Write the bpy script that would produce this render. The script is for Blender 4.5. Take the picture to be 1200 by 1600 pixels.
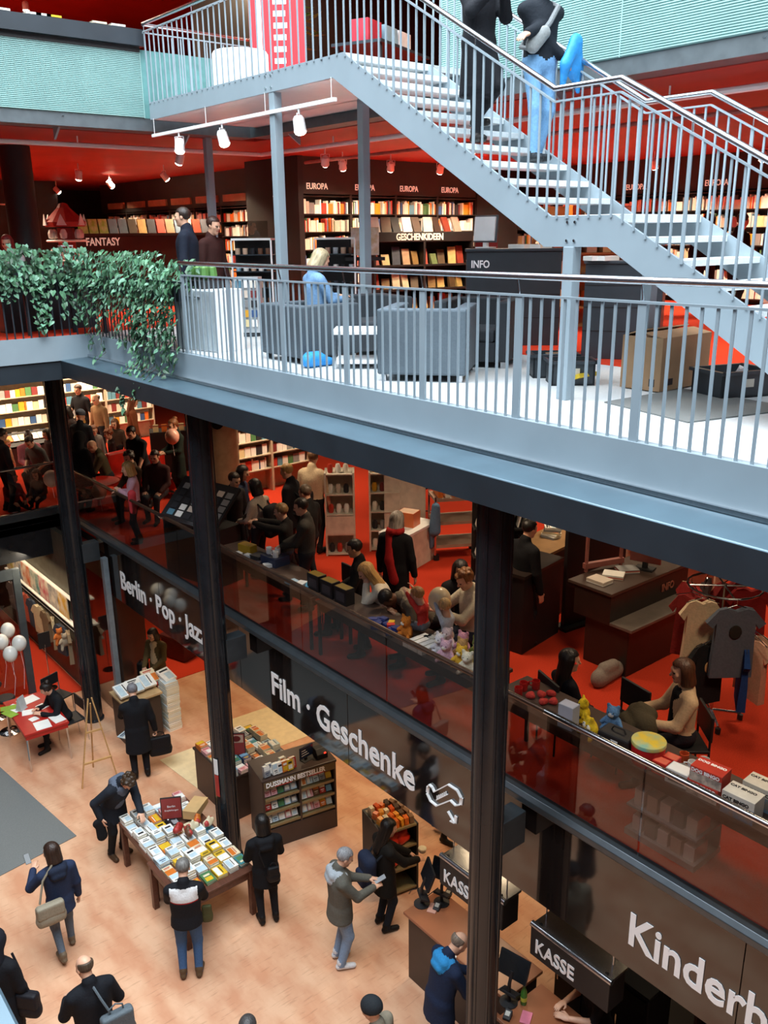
import bpy, bmesh, math, random
import numpy as np
from mathutils import Vector, Matrix, Euler

for o in list(bpy.data.objects):
    bpy.data.objects.remove(o, do_unlink=True)
scene = bpy.context.scene
COL = scene.collection
rnd = random.Random(7)
PI = math.pi

# ------------------------------------------------------------------ camera
# world: z = 0 is the ground floor, +x runs away to the right, +y away to the left
CAMZ = 8.9
YAW, PITCH, ROLL = math.radians(39.2054), math.radians(17.427), math.radians(-0.619)
_fw = Vector((math.sin(YAW)*math.cos(PITCH), math.cos(YAW)*math.cos(PITCH), -math.sin(PITCH)))
_r0 = Vector((math.cos(YAW), -math.sin(YAW), 0)); _u0 = _r0.cross(_fw)
_r = math.cos(ROLL)*_r0 + math.sin(ROLL)*_u0
_u = -math.sin(ROLL)*_r0 + math.cos(ROLL)*_u0
cam_data = bpy.data.cameras.new('camera'); cam = bpy.data.objects.new('camera', cam_data); COL.objects.link(cam)
cam.matrix_world = Matrix(((_r.x, _u.x, -_fw.x, 0), (_r.y, _u.y, -_fw.y, 0), (_r.z, _u.z, -_fw.z, CAMZ), (0, 0, 0, 1)))
cam_data.sensor_fit = 'VERTICAL'; cam_data.sensor_height = 36.0; cam_data.sensor_width = 27.0
cam_data.lens = 36.0*1383.5/1600.0
cam_data.clip_start = 0.05; cam_data.clip_end = 200
scene.camera = cam

# ------------------------------------------------------------------ world, skylight, exposure
world = bpy.data.worlds.new('world'); scene.world = world; world.use_nodes = True
_bg = world.node_tree.nodes['Background']
_bg.inputs['Color'].default_value = (0.72, 0.87, 1.0, 1); _bg.inputs['Strength'].default_value = 0.9
scene.view_settings.view_transform = 'Standard'; scene.view_settings.look = 'None'
scene.view_settings.exposure = 0.0; scene.view_settings.gamma = 1.0
scene.view_settings.use_curve_mapping = False
scene.cycles.max_bounces = 8; scene.cycles.diffuse_bounces = 3; scene.cycles.glossy_bounces = 3; scene.cycles.transparent_max_bounces = 10

def area_light(name, loc, sx, sy, energy, col, rot=(0, 0, 0), spread=PI):
    d = bpy.data.lights.new(name, 'AREA'); d.shape = 'RECTANGLE'; d.size = sx; d.size_y = sy
    d.energy = energy; d.color = col; d.spread = spread
    o = bpy.data.objects.new(name, d); o.location = loc; o.rotation_euler = rot; COL.objects.link(o)
    return o
def spot_light(name, loc, aim, energy, col, angle=70, blend=0.6, radius=0.06):
    d = bpy.data.lights.new(name, 'SPOT'); d.energy = energy; d.color = col
    d.spot_size = math.radians(angle); d.spot_blend = blend; d.shadow_soft_size = radius
    o = bpy.data.objects.new(name, d); o.location = loc
    o.rotation_euler = (Vector(aim)-Vector(loc)).to_track_quat('-Z', 'Y').to_euler(); COL.objects.link(o)
    return o
SKY = (0.86, 0.94, 1.0); WARM = (1.0, 0.77, 0.52); WARM2 = (1.0, 0.72, 0.44)
# the glass roof over the atrium
area_light('skylight', (2.6, 5.0, 17.3), 10.4, 15.5, 5600, SKY)
# shop ceilings: rows of warm downlights per level
L0, L1, L2, L3 = 0.0, 3.70, 7.47, 10.72
for x, y, e in ((7.6, 4.2, 8), (7.6, 7.0, 24), (7.6, 9.8, 30), (7.6, 12.6, 34), (10.5, 8, 26), (10.5, 12.5, 26), (10.5, 16, 24), (7.4, 16.5, 30)):
    area_light('ground_downlight', (x, y, 3.28), 0.5, 0.5, e*1.0, WARM2, spread=2.3)
for x, y, e in ((6.9, 3.0, 24), (7.6, 5.2, 15), (7.4, 7.4, 24), (7.4, 9.6, 24), (7.6, 12, 20), (10, 4.5, 20), (10, 7.5, 34), (10.2, 10.5, 34), (13, 6, 34), (13, 10, 34), (13.5, 14, 34), (8.5, 15.5, 20), (7.2, 18.8, 22), (3.8, 19.3, 22), (10.5, 18.5, 26), (6.0, 21.3, 30)):
    area_light('middle_downlight', (x, y, 6.74), 0.45, 0.45, e*0.85, WARM, spread=2.2)
for x, y, e in ((10.5, 6, 30), (10.5, 10, 34), (13.5, 13, 60), (11.8, 13.2, 60), (15.5, 9, 40), (15.5, 13.5, 50), (9.5, 18, 60), (9.6, 22, 60), (5, 18, 40), (6.5, 21, 40), (15.8, 5, 40), (2, 17, 30)):
    area_light('upper_downlight', (x, y, 10.28), 0.4, 0.4, e*2.6, WARM, spread=2.3)
for x, y, e in ((11, 9, 160), (6, 17, 200), (10.5, 16, 150), (2.5, 19, 200), (5, 22, 200)):
    area_light('top_downlight', (x, y, 13.7), 0.4, 0.4, e*1.0, WARM)

# ------------------------------------------------------------------ materials
MATS = {}
def lin(c):
    if isinstance(c, str):
        c = tuple(int(c[i:i+2], 16)/255 for i in (0, 2, 4))
    return tuple(((v/12.92) if v <= 0.04045 else ((v+0.055)/1.055)**2.4) for v in c)
def mat(name, color='808080', rough=0.6, metal=0.0, var=0.12, scale=6.0, bump=0.0, emit=None, estr=0.0, spec=0.5, color2=None, detail=3.0, stretch=None, sheen=0.0):
    if name in MATS: return MATS[name]
    m = bpy.data.materials.new(name); m.use_nodes = True
    nt = m.node_tree; b = nt.nodes['Principled BSDF']
    c = lin(color); b.inputs['Roughness'].default_value = rough; b.inputs['Metallic'].default_value = metal
    b.inputs['Specular IOR Level'].default_value = spec
    if sheen: b.inputs['Sheen Weight'].default_value = sheen
    tc = nt.nodes.new('ShaderNodeTexCoord'); no = nt.nodes.new('ShaderNodeTexNoise')
    no.inputs['Scale'].default_value = scale; no.inputs['Detail'].default_value = detail
    src = tc.outputs['Object']
    if stretch:
        mp = nt.nodes.new('ShaderNodeMapping'); mp.inputs['Scale'].default_value = stretch
        nt.links.new(src, mp.inputs['Vector']); src = mp.outputs['Vector']
    nt.links.new(src, no.inputs['Vector'])
    rp = nt.nodes.new('ShaderNodeValToRGB')
    c2 = lin(color2) if color2 else tuple(min(1, v*(1+var)) for v in c)
    c1 = c if color2 else tuple(v*(1-var) for v in c)
    rp.color_ramp.elements[0].position = 0.35; rp.color_ramp.elements[1].position = 0.65
    rp.color_ramp.elements[0].color = (*c1, 1); rp.color_ramp.elements[1].color = (*c2, 1)
    nt.links.new(no.outputs['Fac'], rp.inputs['Fac']); nt.links.new(rp.outputs['Color'], b.inputs['Base Color'])
    if bump:
        bm = nt.nodes.new('ShaderNodeBump'); bm.inputs['Strength'].default_value = bump; bm.inputs['Distance'].default_value = 0.02
        nt.links.new(no.outputs['Fac'], bm.inputs['Height']); nt.links.new(bm.outputs['Normal'], b.inputs['Normal'])
    if emit:
        b.inputs['Emission Color'].default_value = (*lin(emit), 1); b.inputs['Emission Strength'].default_value = estr
    MATS[name] = m
    return m
def glass_mat(name, tint='d8d4d0', gloss=1.0, base=0.06):
    if name in MATS: return MATS[name]
    m = bpy.data.materials.new(name); m.use_nodes = True; nt = m.node_tree; nt.nodes.clear()
    out = nt.nodes.new('ShaderNodeOutputMaterial'); mix = nt.nodes.new('ShaderNodeMixShader')
    tr = nt.nodes.new('ShaderNodeBsdfTransparent'); tr.inputs['Color'].default_value = (*lin(tint), 1)
    gl = nt.nodes.new('ShaderNodeBsdfGlossy'); gl.inputs['Roughness'].default_value = 0.02
    lw = nt.nodes.new('ShaderNodeLayerWeight'); lw.inputs['Blend'].default_value = 0.5
    mr = nt.nodes.new('ShaderNodeMapRange'); mr.inputs['To Min'].default_value = base; mr.inputs['To Max'].default_value = 0.75*gloss
    pw = nt.nodes.new('ShaderNodeMath'); pw.operation = 'POWER'; pw.inputs[1].default_value = 3.0
    nt.links.new(lw.outputs['Facing'], pw.inputs[0]); nt.links.new(pw.outputs[0], mr.inputs['Value'])
    nt.links.new(mr.outputs['Result'], mix.inputs['Fac']); nt.links.new(tr.outputs[0], mix.inputs[1]); nt.links.new(gl.outputs[0], mix.inputs[2])
    nt.links.new(mix.outputs[0], out.inputs['Surface']); MATS[name] = m
    return m

# ------------------------------------------------------------------ mesh builder
class MB:
    def __init__(s): s.v = []; s.f = []; s.m = []
    def add(s, vs, fs, mi=0):
        n = len(s.v); s.v += [tuple(p) for p in vs]; s.f += [tuple(i+n for i in f) for f in fs]; s.m += [mi]*len(fs)
        return s
    def box(s, x0, x1, y0, y1, z0, z1, mi=0):
        return s.add([(x0, y0, z0), (x1, y0, z0), (x1, y1, z0), (x0, y1, z0), (x0, y0, z1), (x1, y0, z1), (x1, y1, z1), (x0, y1, z1)],
                     [(0, 3, 2, 1), (4, 5, 6, 7), (0, 1, 5, 4), (1, 2, 6, 5), (2, 3, 7, 6), (3, 0, 4, 7)], mi)
    def cbox(s, c, d, mi=0, rz=0, mtx=None):
        hx, hy, hz = d[0]/2, d[1]/2, d[2]/2
        M = mtx or Matrix.Rotation(rz, 3, 'Z')
        vs = [Vector(c)+M @ Vector((sx*hx, sy*hy, sz*hz)) for sz in (-1, 1) for sx, sy in ((-1, -1), (1, -1), (1, 1), (-1, 1))]
        return s.add(vs, [(0, 3, 2, 1), (4, 5, 6, 7), (0, 1, 5, 4), (1, 2, 6, 5), (2, 3, 7, 6), (3, 0, 4, 7)], mi)
    def bar(s, p0, p1, w, h, mi=0):
        p0 = Vector(p0); p1 = Vector(p1); d = p1-p0; L = d.length; d.normalize()
        up = Vector((0, 0, 1)) if abs(d.z) < 0.95 else Vector((1, 0, 0))
        a = d.cross(up).normalized(); b = a.cross(d).normalized()
        M = Matrix((a, d, b)).transposed()
        return s.cbox((p0+p1)/2, (w, L, h), mi, mtx=M)
    def tube(s, pts, r, seg=8, mi=0, cap=True):
        pts = [Vector(p) for p in pts]; n = len(s.v); R = r if isinstance(r, (list, tuple)) else [r]*len(pts)
        a = None; rings = []
        for i, p in enumerate(pts):
            d = (pts[min(i+1, len(pts)-1)]-pts[max(i-1, 0)]).normalized()
            if a is None:
                a = d.cross(Vector((0, 0, 1)) if abs(d.z) < 0.9 else Vector((1, 0, 0))).normalized()
            else:
                a = (a-d*a.dot(d)).normalized()
            b = d.cross(a)
            rings.append([p+R[i]*(math.cos(t)*a+math.sin(t)*b) for t in [2*PI*k/seg for k in range(seg)]])
        vs = [q for rg in rings for q in rg]; fs = []
        for i in range(len(pts)-1):
            for k in range(seg):
                k2 = (k+1) % seg; fs.append((i*seg+k, i*seg+k2, (i+1)*seg+k2, (i+1)*seg+k))
        if cap:
            fs.append(tuple(range(seg-1, -1, -1))); fs.append(tuple((len(pts)-1)*seg+k for k in range(seg)))
        return s.add(vs, fs, mi)
    def lathe(s, prof, c=(0, 0, 0), seg=16, mi=0, sx=1, sy=1):
        vs = []; fs = []
        for r, z in prof:
            for k in range(seg):
                t = 2*PI*k/seg; vs.append((c[0]+r*sx*math.cos(t), c[1]+r*sy*math.sin(t), c[2]+z))
        for i in range(len(prof)-1):
            for k in range(seg):
                k2 = (k+1) % seg; fs.append((i*seg+k, i*seg+k2, (i+1)*seg+k2, (i+1)*seg+k))
        if prof[0][0] > 1e-4: fs.append(tuple(range(seg-1, -1, -1)))
        if prof[-1][0] > 1e-4: fs.append(tuple((len(prof)-1)*seg+k for k in range(seg)))
        return s.add(vs, fs, mi)
    def prism_x(s, poly, x0, x1, mi=0):      # poly of (y,z) extruded along x
        n = len(poly); vs = [(x0, y, z) for y, z in poly]+[(x1, y, z) for y, z in poly]
        fs = [tuple(range(n)), tuple(range(2*n-1, n-1, -1))]+[(i, i+n, (i+1) % n+n, (i+1) % n) for i in range(n)]
        return s.add(vs, fs, mi)
    def prism_y(s, poly, y0, y1, mi=0):
        n = len(poly); vs = [(x, y0, z) for x, z in poly]+[(x, y1, z) for x, z in poly]
        fs = [tuple(range(n)), tuple(range(2*n-1, n-1, -1))]+[(i, i+n, (i+1) % n+n, (i+1) % n) for i in range(n)]
        return s.add(vs, fs, mi)
    def prism_z(s, poly, z0, z1, mi=0):
        n = len(poly); vs = [(x, y, z0) for x, y in poly]+[(x, y, z1) for x, y in poly]
        fs = [tuple(range(n)), tuple(range(2*n-1, n-1, -1))]+[(i, i+n, (i+1) % n+n, (i+1) % n) for i in range(n)]
        return s.add(vs, fs, mi)
    def mesh(s, name, mats, smooth=False):
        me = bpy.data.meshes.new(name); me.from_pydata(s.v, [], s.f)
        if not isinstance(mats, (list, tuple)): mats = [mats]
        for m in mats: me.materials.append(m)
        if len(mats) > 1: me.polygons.foreach_set('material_index', s.m)
        bm = bmesh.new(); bm.from_mesh(me); bmesh.ops.recalc_face_normals(bm, faces=bm.faces); bm.to_mesh(me); bm.free()
        if smooth:
            me.polygons.foreach_set('use_smooth', [True]*len(me.polygons))
            try: me.set_sharp_from_angle(angle=math.radians(40))
            except Exception: pass
        me.update()
        return me
    def build(s, name, mats, parent=None, smooth=False, bevel=0.0, loc=None, rz=0.0):
        return link(name, s.mesh(name, mats, smooth), parent, bevel, loc, rz)
def link(name, me, parent=None, bevel=0.0, loc=None, rz=0.0):
    o = bpy.data.objects.new(name, me); COL.objects.link(o)
    if parent: o.parent = parent
    if loc is not None: o.location = loc
    if rz: o.rotation_euler = (0, 0, rz)
    if bevel:
        b = o.modifiers.new('bevel', 'BEVEL'); b.width = bevel; b.segments = 2; b.limit_method = 'ANGLE'
    return o
def tag(o, label=None, cat=None, group=None, kind=None):
    if label: o['label'] = label
    if cat: o['category'] = cat
    if group: o['group'] = group
    if kind: o['kind'] = kind
    return o
def thing(name, label, cat, loc=(0, 0, 0), rz=0.0, group=None):
    o = bpy.data.objects.new(name, None); COL.objects.link(o); o.location = loc; o.rotation_euler = (0, 0, rz)
    o.empty_display_size = 0.1
    return tag(o, label, cat, group)
def struct(o, label=None): return tag(o, label, None, None, 'structure')
def copy_tree(o, parent=None):
    c = o.copy(); COL.objects.link(c); c.parent = parent
    for ch in o.children: copy_tree(ch, c)
    return c
def text_mesh(txt, size, depth=0.004, bold=0.0, xs=1.0, align='LEFT'):
    cu = bpy.data.curves.new('lettering', 'FONT'); cu.body = txt; cu.size = size; cu.extrude = depth; cu.offset = bold
    cu.align_x = align; cu.resolution_u = 3
    o = bpy.data.objects.new('lettering', cu); COL.objects.link(o)
    dg = bpy.context.evaluated_depsgraph_get(); dg.update()
    me = bpy.data.meshes.new_from_object(o.evaluated_get(dg))
    bpy.data.objects.remove(o, do_unlink=True); bpy.data.curves.remove(cu)
    if xs != 1.0: me.transform(Matrix.Diagonal((xs, 1, 1, 1)))
    return me
def text(txt, size, material, parent, loc, face, name='lettering', depth=0.004, bold=0.0, xs=1.0, align='LEFT', tilt=0.0):
    """flat letters; face = the direction (radians in plan) the lettering looks towards"""
    me = text_mesh(txt, size, depth, bold, xs, align); me.materials.clear(); me.materials.append(material)
    o = bpy.data.objects.new(name, me); COL.objects.link(o); o.parent = parent
    o.location = loc; o.rotation_euler = (PI/2-tilt, 0, face+PI/2)
    return o
# ------------------------------------------------------------------ the building
M_grey = mat('blue_grey_paint', '909fa8', 0.38, 0.0, var=0.04, scale=2)
M_steel = mat('brushed_steel', 'c9ccd0', 0.22, 1.0, var=0.06, scale=30)
M_dark = mat('dark_slate_paint', '262e35', 0.45, 0.0, var=0.10, scale=3)
M_ledge = mat('sky_tinted_slate', '566c79', 0.3, 0.3, var=0.08, scale=2.5)  # ledge metal, the sky's reflection mixed into its blue base colour
M_black = mat('black_lacquer', '1e2125', 0.24, 0.0, var=0.15, scale=4)
M_blackm = mat('black_matt', '1b1a1c', 0.55, 0.0, var=0.15, scale=5)
M_white = mat('white_paint', 'eef0f0', 0.5, 0.0, var=0.03)
M_red_ceil = mat('red_ceiling', '97302a', 0.55, 0.0, var=0.10, scale=1.2)
M_carpet = mat('red_carpet', 'c23a22', 0.95, 0.0, var=0.14, scale=90, bump=0.25, detail=6, spec=0.15)
M_terrazzo = mat('pale_stone_floor', 'cfd3d4', 0.35, 0.0, var=0.05, scale=40)
M_tread = mat('pale_stone_tread', 'dfe6e8', 0.4, 0.0, var=0.05, scale=60)
M_mint = mat('mint_louvre', '93bab7', 0.45, 0.0, var=0.04, scale=3)
M_lino = mat('orange_linoleum', 'c88e6c', 0.42, 0.0, color2='dcae8c', scale=3.2, detail=12, stretch=(1.0, 0.45, 1))
def lino_streaks():
    nt = M_lino.node_tree; b = nt.nodes['Principled BSDF']; old = b.inputs['Base Color'].links[0].from_socket
    tc = nt.nodes.new('ShaderNodeTexCoord'); mp = nt.nodes.new('ShaderNodeMapping'); mp.inputs['Scale'].default_value = (3, 26, 1); mp.inputs['Rotation'].default_value = (0, 0, 0.5)
    no = nt.nodes.new('ShaderNodeTexNoise'); no.inputs['Scale'].default_value = 1.3; no.inputs['Detail'].default_value = 6
    rp = nt.nodes.new('ShaderNodeValToRGB'); rp.color_ramp.elements[0].position = 0.30; rp.color_ramp.elements[1].position = 0.42
    rp.color_ramp.elements[0].color = (0.62, 0.55, 0.5, 1); rp.color_ramp.elements[1].color = (1, 1, 1, 1)
    mx = nt.nodes.new('ShaderNodeMixRGB'); mx.blend_type = 'MULTIPLY'; mx.inputs['Fac'].default_value = 0.55
    nt.links.new(tc.outputs['Object'], mp.inputs['Vector']); nt.links.new(mp.outputs['Vector'], no.inputs['Vector'])
    nt.links.new(no.outputs['Fac'], rp.inputs['Fac']); nt.links.new(old, mx.inputs['Color1']); nt.links.new(rp.outputs['Color'], mx.inputs['Color2'])
    nt.links.new(mx.outputs['Color'], b.inputs['Base Color'])
lino_streaks()
M_glass = glass_mat('railing_glass', 'd6ccc8', 1.0, 0.05)
M_signglass = mat('dark_sign_glass', '1d1817', 0.06, 0.0, var=0.05, spec=0.9)
M_wall_dark = mat('dark_brown_wall', '2c2623', 0.6, 0.0, var=0.1, scale=2)
M_wall_red = mat('dark_red_wall', '7c1d16', 0.6, 0.0, var=0.1, scale=2)
M_sign_white = mat('white_lettering', 'ffffff', 0.5, 0.0, var=0.0)
M_cream = mat('cream_stone', 'e2cfa6', 0.4, var=0.06, scale=8)
M_greymat = mat('grey_mat', '6f716f', 0.9, var=0.12, scale=120, bump=0.2)

XE, YE = 19.5, 30.0     # outer walls
XW, YS = -7.5, -7.0
# ground
o = MB().box(XW, XE, YS, YE, -0.2, 0.0).build('floor_ground', M_lino); struct(o, 'orange marbled linoleum of the ground floor')
o = MB().box(6.62, XE, 15.75, YE, 0.0, 0.012).build('floor_ground_carpet', M_carpet); struct(o, 'red carpet of the ground floor shop')
# middle level
o = MB().box(5.80, XE, YS, YE, 3.45, 3.70).build('floor_middle', M_carpet); struct(o, 'red carpet floor of the middle gallery')
o = MB().box(XW, 5.80, 17.45, YE, 3.45, 3.70).build('floor_middle_end', M_carpet); struct(o, 'red carpet of the gallery end')
o = MB().box(5.80, XE, YS, YE, 3.30, 3.44).build('ceiling_ground', M_blackm); struct(o, 'dark ceiling under the middle gallery')
o = MB().box(XW, 5.80, 17.45, YE, 3.30, 3.44).build('ceiling_ground_end', M_blackm); struct(o, 'dark ceiling under the gallery end')
# upper level
o = MB().box(5.36, 8.25, YS, 13.83, 7.30, 7.47).build('floor_upper', M_terrazzo); struct(o, 'pale stone floor of the upper gallery')
o = MB().box(8.25, XE, YS, 13.83, 7.30, 7.47).build('floor_upper_carpet', M_carpet); struct(o, 'red carpet of the upper shop floor')
o = MB().box(XW, XE, 13.83, YE, 7.30, 7.47).build('floor_upper_end', M_carpet); struct(o, 'red carpet beyond the planter')
o = MB().box(5.6, XE, YS, YE, 6.80, 7.28).build('ceiling_middle', M_blackm); struct(o, 'dark ceiling under the upper gallery')
o = MB().box(XW, 5.6, 14.2, YE, 6.80, 7.28).build('ceiling_middle_end', M_blackm); struct(o, 'dark ceiling under the planter gallery')
# top level
o = MB().box(8.3, XE, YS, YE, 10.36, 10.44).build('ceiling_upper', M_red_ceil); struct(o, 'red ceiling of the upper gallery')
o = MB().box(XW, 8.3, 13.4, YE, 10.36, 10.44).build('ceiling_upper_end', M_red_ceil); struct(o, 'red ceiling of the upper gallery end')
o = MB().box(8.02, XE, YS, YE, 10.45, 10.72).build('floor_top', M_carpet); struct(o, 'top gallery floor')
o = MB().box(XW, 8.02, 13.1, YE, 10.45, 10.72).build('floor_top_end', M_carpet); struct(o, 'top gallery floor end')
o = MB().box(8.0, XE, YS, YE, 13.8, 14.0).build('ceiling_top', M_red_ceil); struct(o, 'red ceiling of the top gallery')
o = MB().box(XW, 8.0, 13.1, YE, 13.8, 14.0).build('ceiling_top_end', M_red_ceil); struct(o, 'red ceiling of the top gallery end')
# outer walls
o = MB().box(XE, XE+0.3, YS, YE, 0, 14).build('wall_back', M_wall_dark); struct(o)
o = MB().box(XW, XE, YE, YE+0.3, 0, 14).build('wall_left', M_wall_dark); struct(o)
o = MB().box(XW-0.3, XW, YS, YE, 0, 14).build('wall_front', M_wall_dark); struct(o)
o = MB().box(XW, XE, YS-0.3, YS, 0, 14).build('wall_right', M_wall_dark); struct(o)
# the gallery side the visitor stands on
o = MB().box(XW, -0.9, YS, 13.1, 7.0, 7.47).build('floor_upper_near', M_terrazzo); struct(o, 'gallery on the near side of the atrium')
o = MB().box(XW, -0.9, YS, 13.1, 3.3, 3.70).build('floor_middle_near', M_carpet); struct(o)
o = MB().box(XW, -0.9, YS, 13.1, 10.3, 10.72).build('floor_top_near', M_red_ceil); struct(o)

o = MB().prism_y([(-0.9, 7.46), (-0.06, 7.46), (-0.06, 7.12), (0.355, 7.10), (0.363, 7.09), (0.363, 6.84), (-0.9, 6.80)], YS, 13.1).build('trim_near', M_ledge); struct(o, 'ledge of the near gallery at the lower left corner')
# edge beam of the upper gallery
o = MB().prism_y([(5.36, 7.46), (5.30, 7.46), (5.30, 7.15), (5.36, 7.15)], YS, 13.77).build('trim_1', M_grey); struct(o, 'blue grey fascia plate under the gallery railing')
o = MB().prism_y([(5.36, 7.15), (5.27, 7.15), (5.265, 7.115), (5.36, 7.115)], YS, 13.77).build('trim_2', M_steel); struct(o, 'bright steel strip below the fascia')
o = MB().prism_y([(5.60, 7.115), (5.285, 7.11), (4.86, 7.095), (4.85, 7.085), (4.85, 6.84), (5.6, 6.80)], YS, 13.8).build('trim_3', [M_ledge], bevel=0.006); struct(o, 'dark slate edge beam with sky reflection painted on its ledge')
o = MB().box(4.846, 4.85, YS, 13.8, 6.842, 7.083).build('trim_3_face', M_dark); struct(o, 'dark front face of the edge beam')
o = MB().box(XW, 5.36, 13.77, 13.83, 7.09, 7.46).build('trim_4', M_grey); struct(o, 'blue grey fascia under the planter railing')
o = MB().box(XW, 5.6, 13.80, 14.2, 6.80, 7.085).build('trim_5', M_dark); struct(o, 'dark slate edge beam under the planter')
# middle gallery edge
o = MB().prism_y([(5.80, 3.72), (5.70, 3.72), (5.66, 3.68), (5.66, 3.62), (5.70, 3.58), (5.80, 3.58)], YS, 17.45).build('trim_6', mat('gunmetal_cap', '50575c', 0.3, 0.6, var=0.08), bevel=0.004); struct(o, 'gunmetal edge profile of the middle gallery')
o = MB().box(XW, 5.80, 17.38, 17.45, 3.58, 3.72).build('trim_7', MATS['gunmetal_cap']); struct(o, 'gunmetal edge profile of the gallery end')
o = MB().box(XW, 5.80, 17.45, 17.55, 2.75, 3.58).build('trim_8', M_black); struct(o, 'black fascia below the gallery end')

# columns with their brackets
for i, cy in enumerate((-0.31, 4.91, 10.13, 15.35)):
    t = thing('column', None, None, (5.22, cy, 0)); struct(t, ['round black column outside the view', 'round black lacquered column nearest the camera', 'round black lacquered column beside the book table', 'round black lacquered column farthest left'][i])
    prof = [(0.19, 0.0), (0.19, 0.03), (0.155, 0.045), (0.155, 6.80)]
    MB().lathe(prof, seg=28).build('shaft', M_black, t, smooth=True)
    mb = MB()
    for k in range(8):
        a = 2*PI*k/8+0.3; mb.lathe([(0.016, 0.05), (0.016, 6.78)], (0.152*math.cos(a), 0.152*math.sin(a), 0), seg=6)
    mb.build('fluting', M_black, t, smooth=True)
    MB().box(0.12, 0.44, -0.10, 0.10, 3.20, 3.56).build('bracket', mat('bracket_grey', '3d4347', 0.35, 0.3), t, bevel=0.008)

# upper railing along the void
def balusters(parent, pts0, pts1, w=0.022, d=0.010, m=None, name='baluster', along='y'):
    for a, b in zip(pts0, pts1):
        mb = MB(); mb.bar(a, b, w if along == 'y' else d, d if along == 'y' else w); mb.build(name, m or M_grey, parent)
rail = thing('railing', 'blue grey baluster railing with steel handrail along the upper gallery edge', 'railing', (5.33, 0, 7.47))
MB().tube([(-0.03, -6.9, 1.11), (-0.03, 10.5, 1.11)], 0.026, 12).build('handrail', M_steel, rail, smooth=True)
MB().box(-0.02, 0.02, -6.9, 10.5, 0.955, 0.972).build('top_bar', M_grey, rail)
post_y = [10.5-1.135*k for k in range(16)]
pm = MB().box(-0.012, 0.012, -0.035, 0.035, -0.02, 0.96).mesh('post', M_grey)
km = MB().tube([(0, 0, 0.96), (-0.03, 0, 1.09)], 0.007, 6).mesh('bracket', M_steel)
bm_ = MB().box(-0.006, 0.006, -0.011, 0.011, -0.02, 0.96).mesh('baluster', M_grey)
for k, y in enumerate(post_y):
    if y < -1.5: break
    po = link('post', pm, rail, loc=(0, y, 0)); link('bracket', km, po)
    for j in range(1, 10): link('baluster', bm_, rail, loc=(0, y-0.1135*j, 0))
# planter railing (dark) at the left and round the corner
prl = thing('planter_railing', 'dark thin bar railing behind the ivy', 'railing', (0, 13.80, 7.47))
mb_d = MB().box(-0.010, 0.010, -0.006, 0.006, -0.02, 0.86).mesh('baluster', M_dark)
MB().box(-1, 5.33, -0.02, 0.02, 0.86, 0.88).build('top_bar', M_dark, prl)
for k in range(34): link('baluster', mb_d, prl, loc=(5.28-0.118*k, 0, 0))
prc = thing('planter_railing', 'dark thin bar railing behind hanging ivy round the corner', 'railing', (5.33, 10.5, 7.47))
mb_c = MB().box(-0.006, 0.006, -0.010, 0.010, -0.02, 0.86).mesh('baluster', M_dark)
MB().box(-0.02, 0.02, 0.0, 3.3, 0.86, 0.88).build('top_bar', M_dark, prc)
for k in range(27): link('baluster', mb_c, prc, loc=(0, 0.12+0.118*k, 0))

# glass balustrade of the middle gallery
gr = thing('glass_railing', 'tinted glass balustrade with wooden handrail along the middle gallery', 'railing', (5.76, 0, 3.70))
M_hand = mat('bronze_handrail', '6b5548', 0.25, 0.7, var=0.1)
MB().tube([(0, -4.0, 0.95), (0, 4.72, 0.95)], 0.03, 12).build('handrail', M_steel, gr, smooth=True)
MB().tube([(0, 4.72, 0.95), (0, 17.35, 0.95)], 0.03, 12).build('handrail', M_hand, gr, smooth=True)
y = 17.3
while y > -2.5:
    MB().box(-0.006, 0.006, y-1.70, y-0.01, 0.0, 0.93).build('glass_panel', M_glass, gr)
    y -= 1.71
ge = thing('glass_railing', 'tinted glass balustrade with steel handrail at the far gallery end', 'railing', (0, 17.42, 3.70))
MB().tube([(-2, 0, 0.93), (5.76, 0, 0.93)], 0.025, 10).build('handrail', M_steel, ge, smooth=True)
for k in range(4): MB().box(5.74-1.9*(k+1), 5.72-1.9*k, -0.006, 0.006, 0.0, 0.91).build('glass_panel', M_glass, ge)
MB().box(-2, 5.76, -0.03, 0.03, -0.0, 0.05).build('bottom_rail', M_steel, ge)

# sign fascia
sg = thing('sign_fascia', 'dark mirror glass sign band with white department names', 'sign', (5.74, 0, 0))
y = 15.6
while y > -2:
    MB().box(0.0, 0.03, y-2.6, y-0.004, 2.53, 3.585).build('glass_panel', M_signglass, sg, bevel=0.003)
    y -= 2.604
F = PI   # looking to -x
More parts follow.
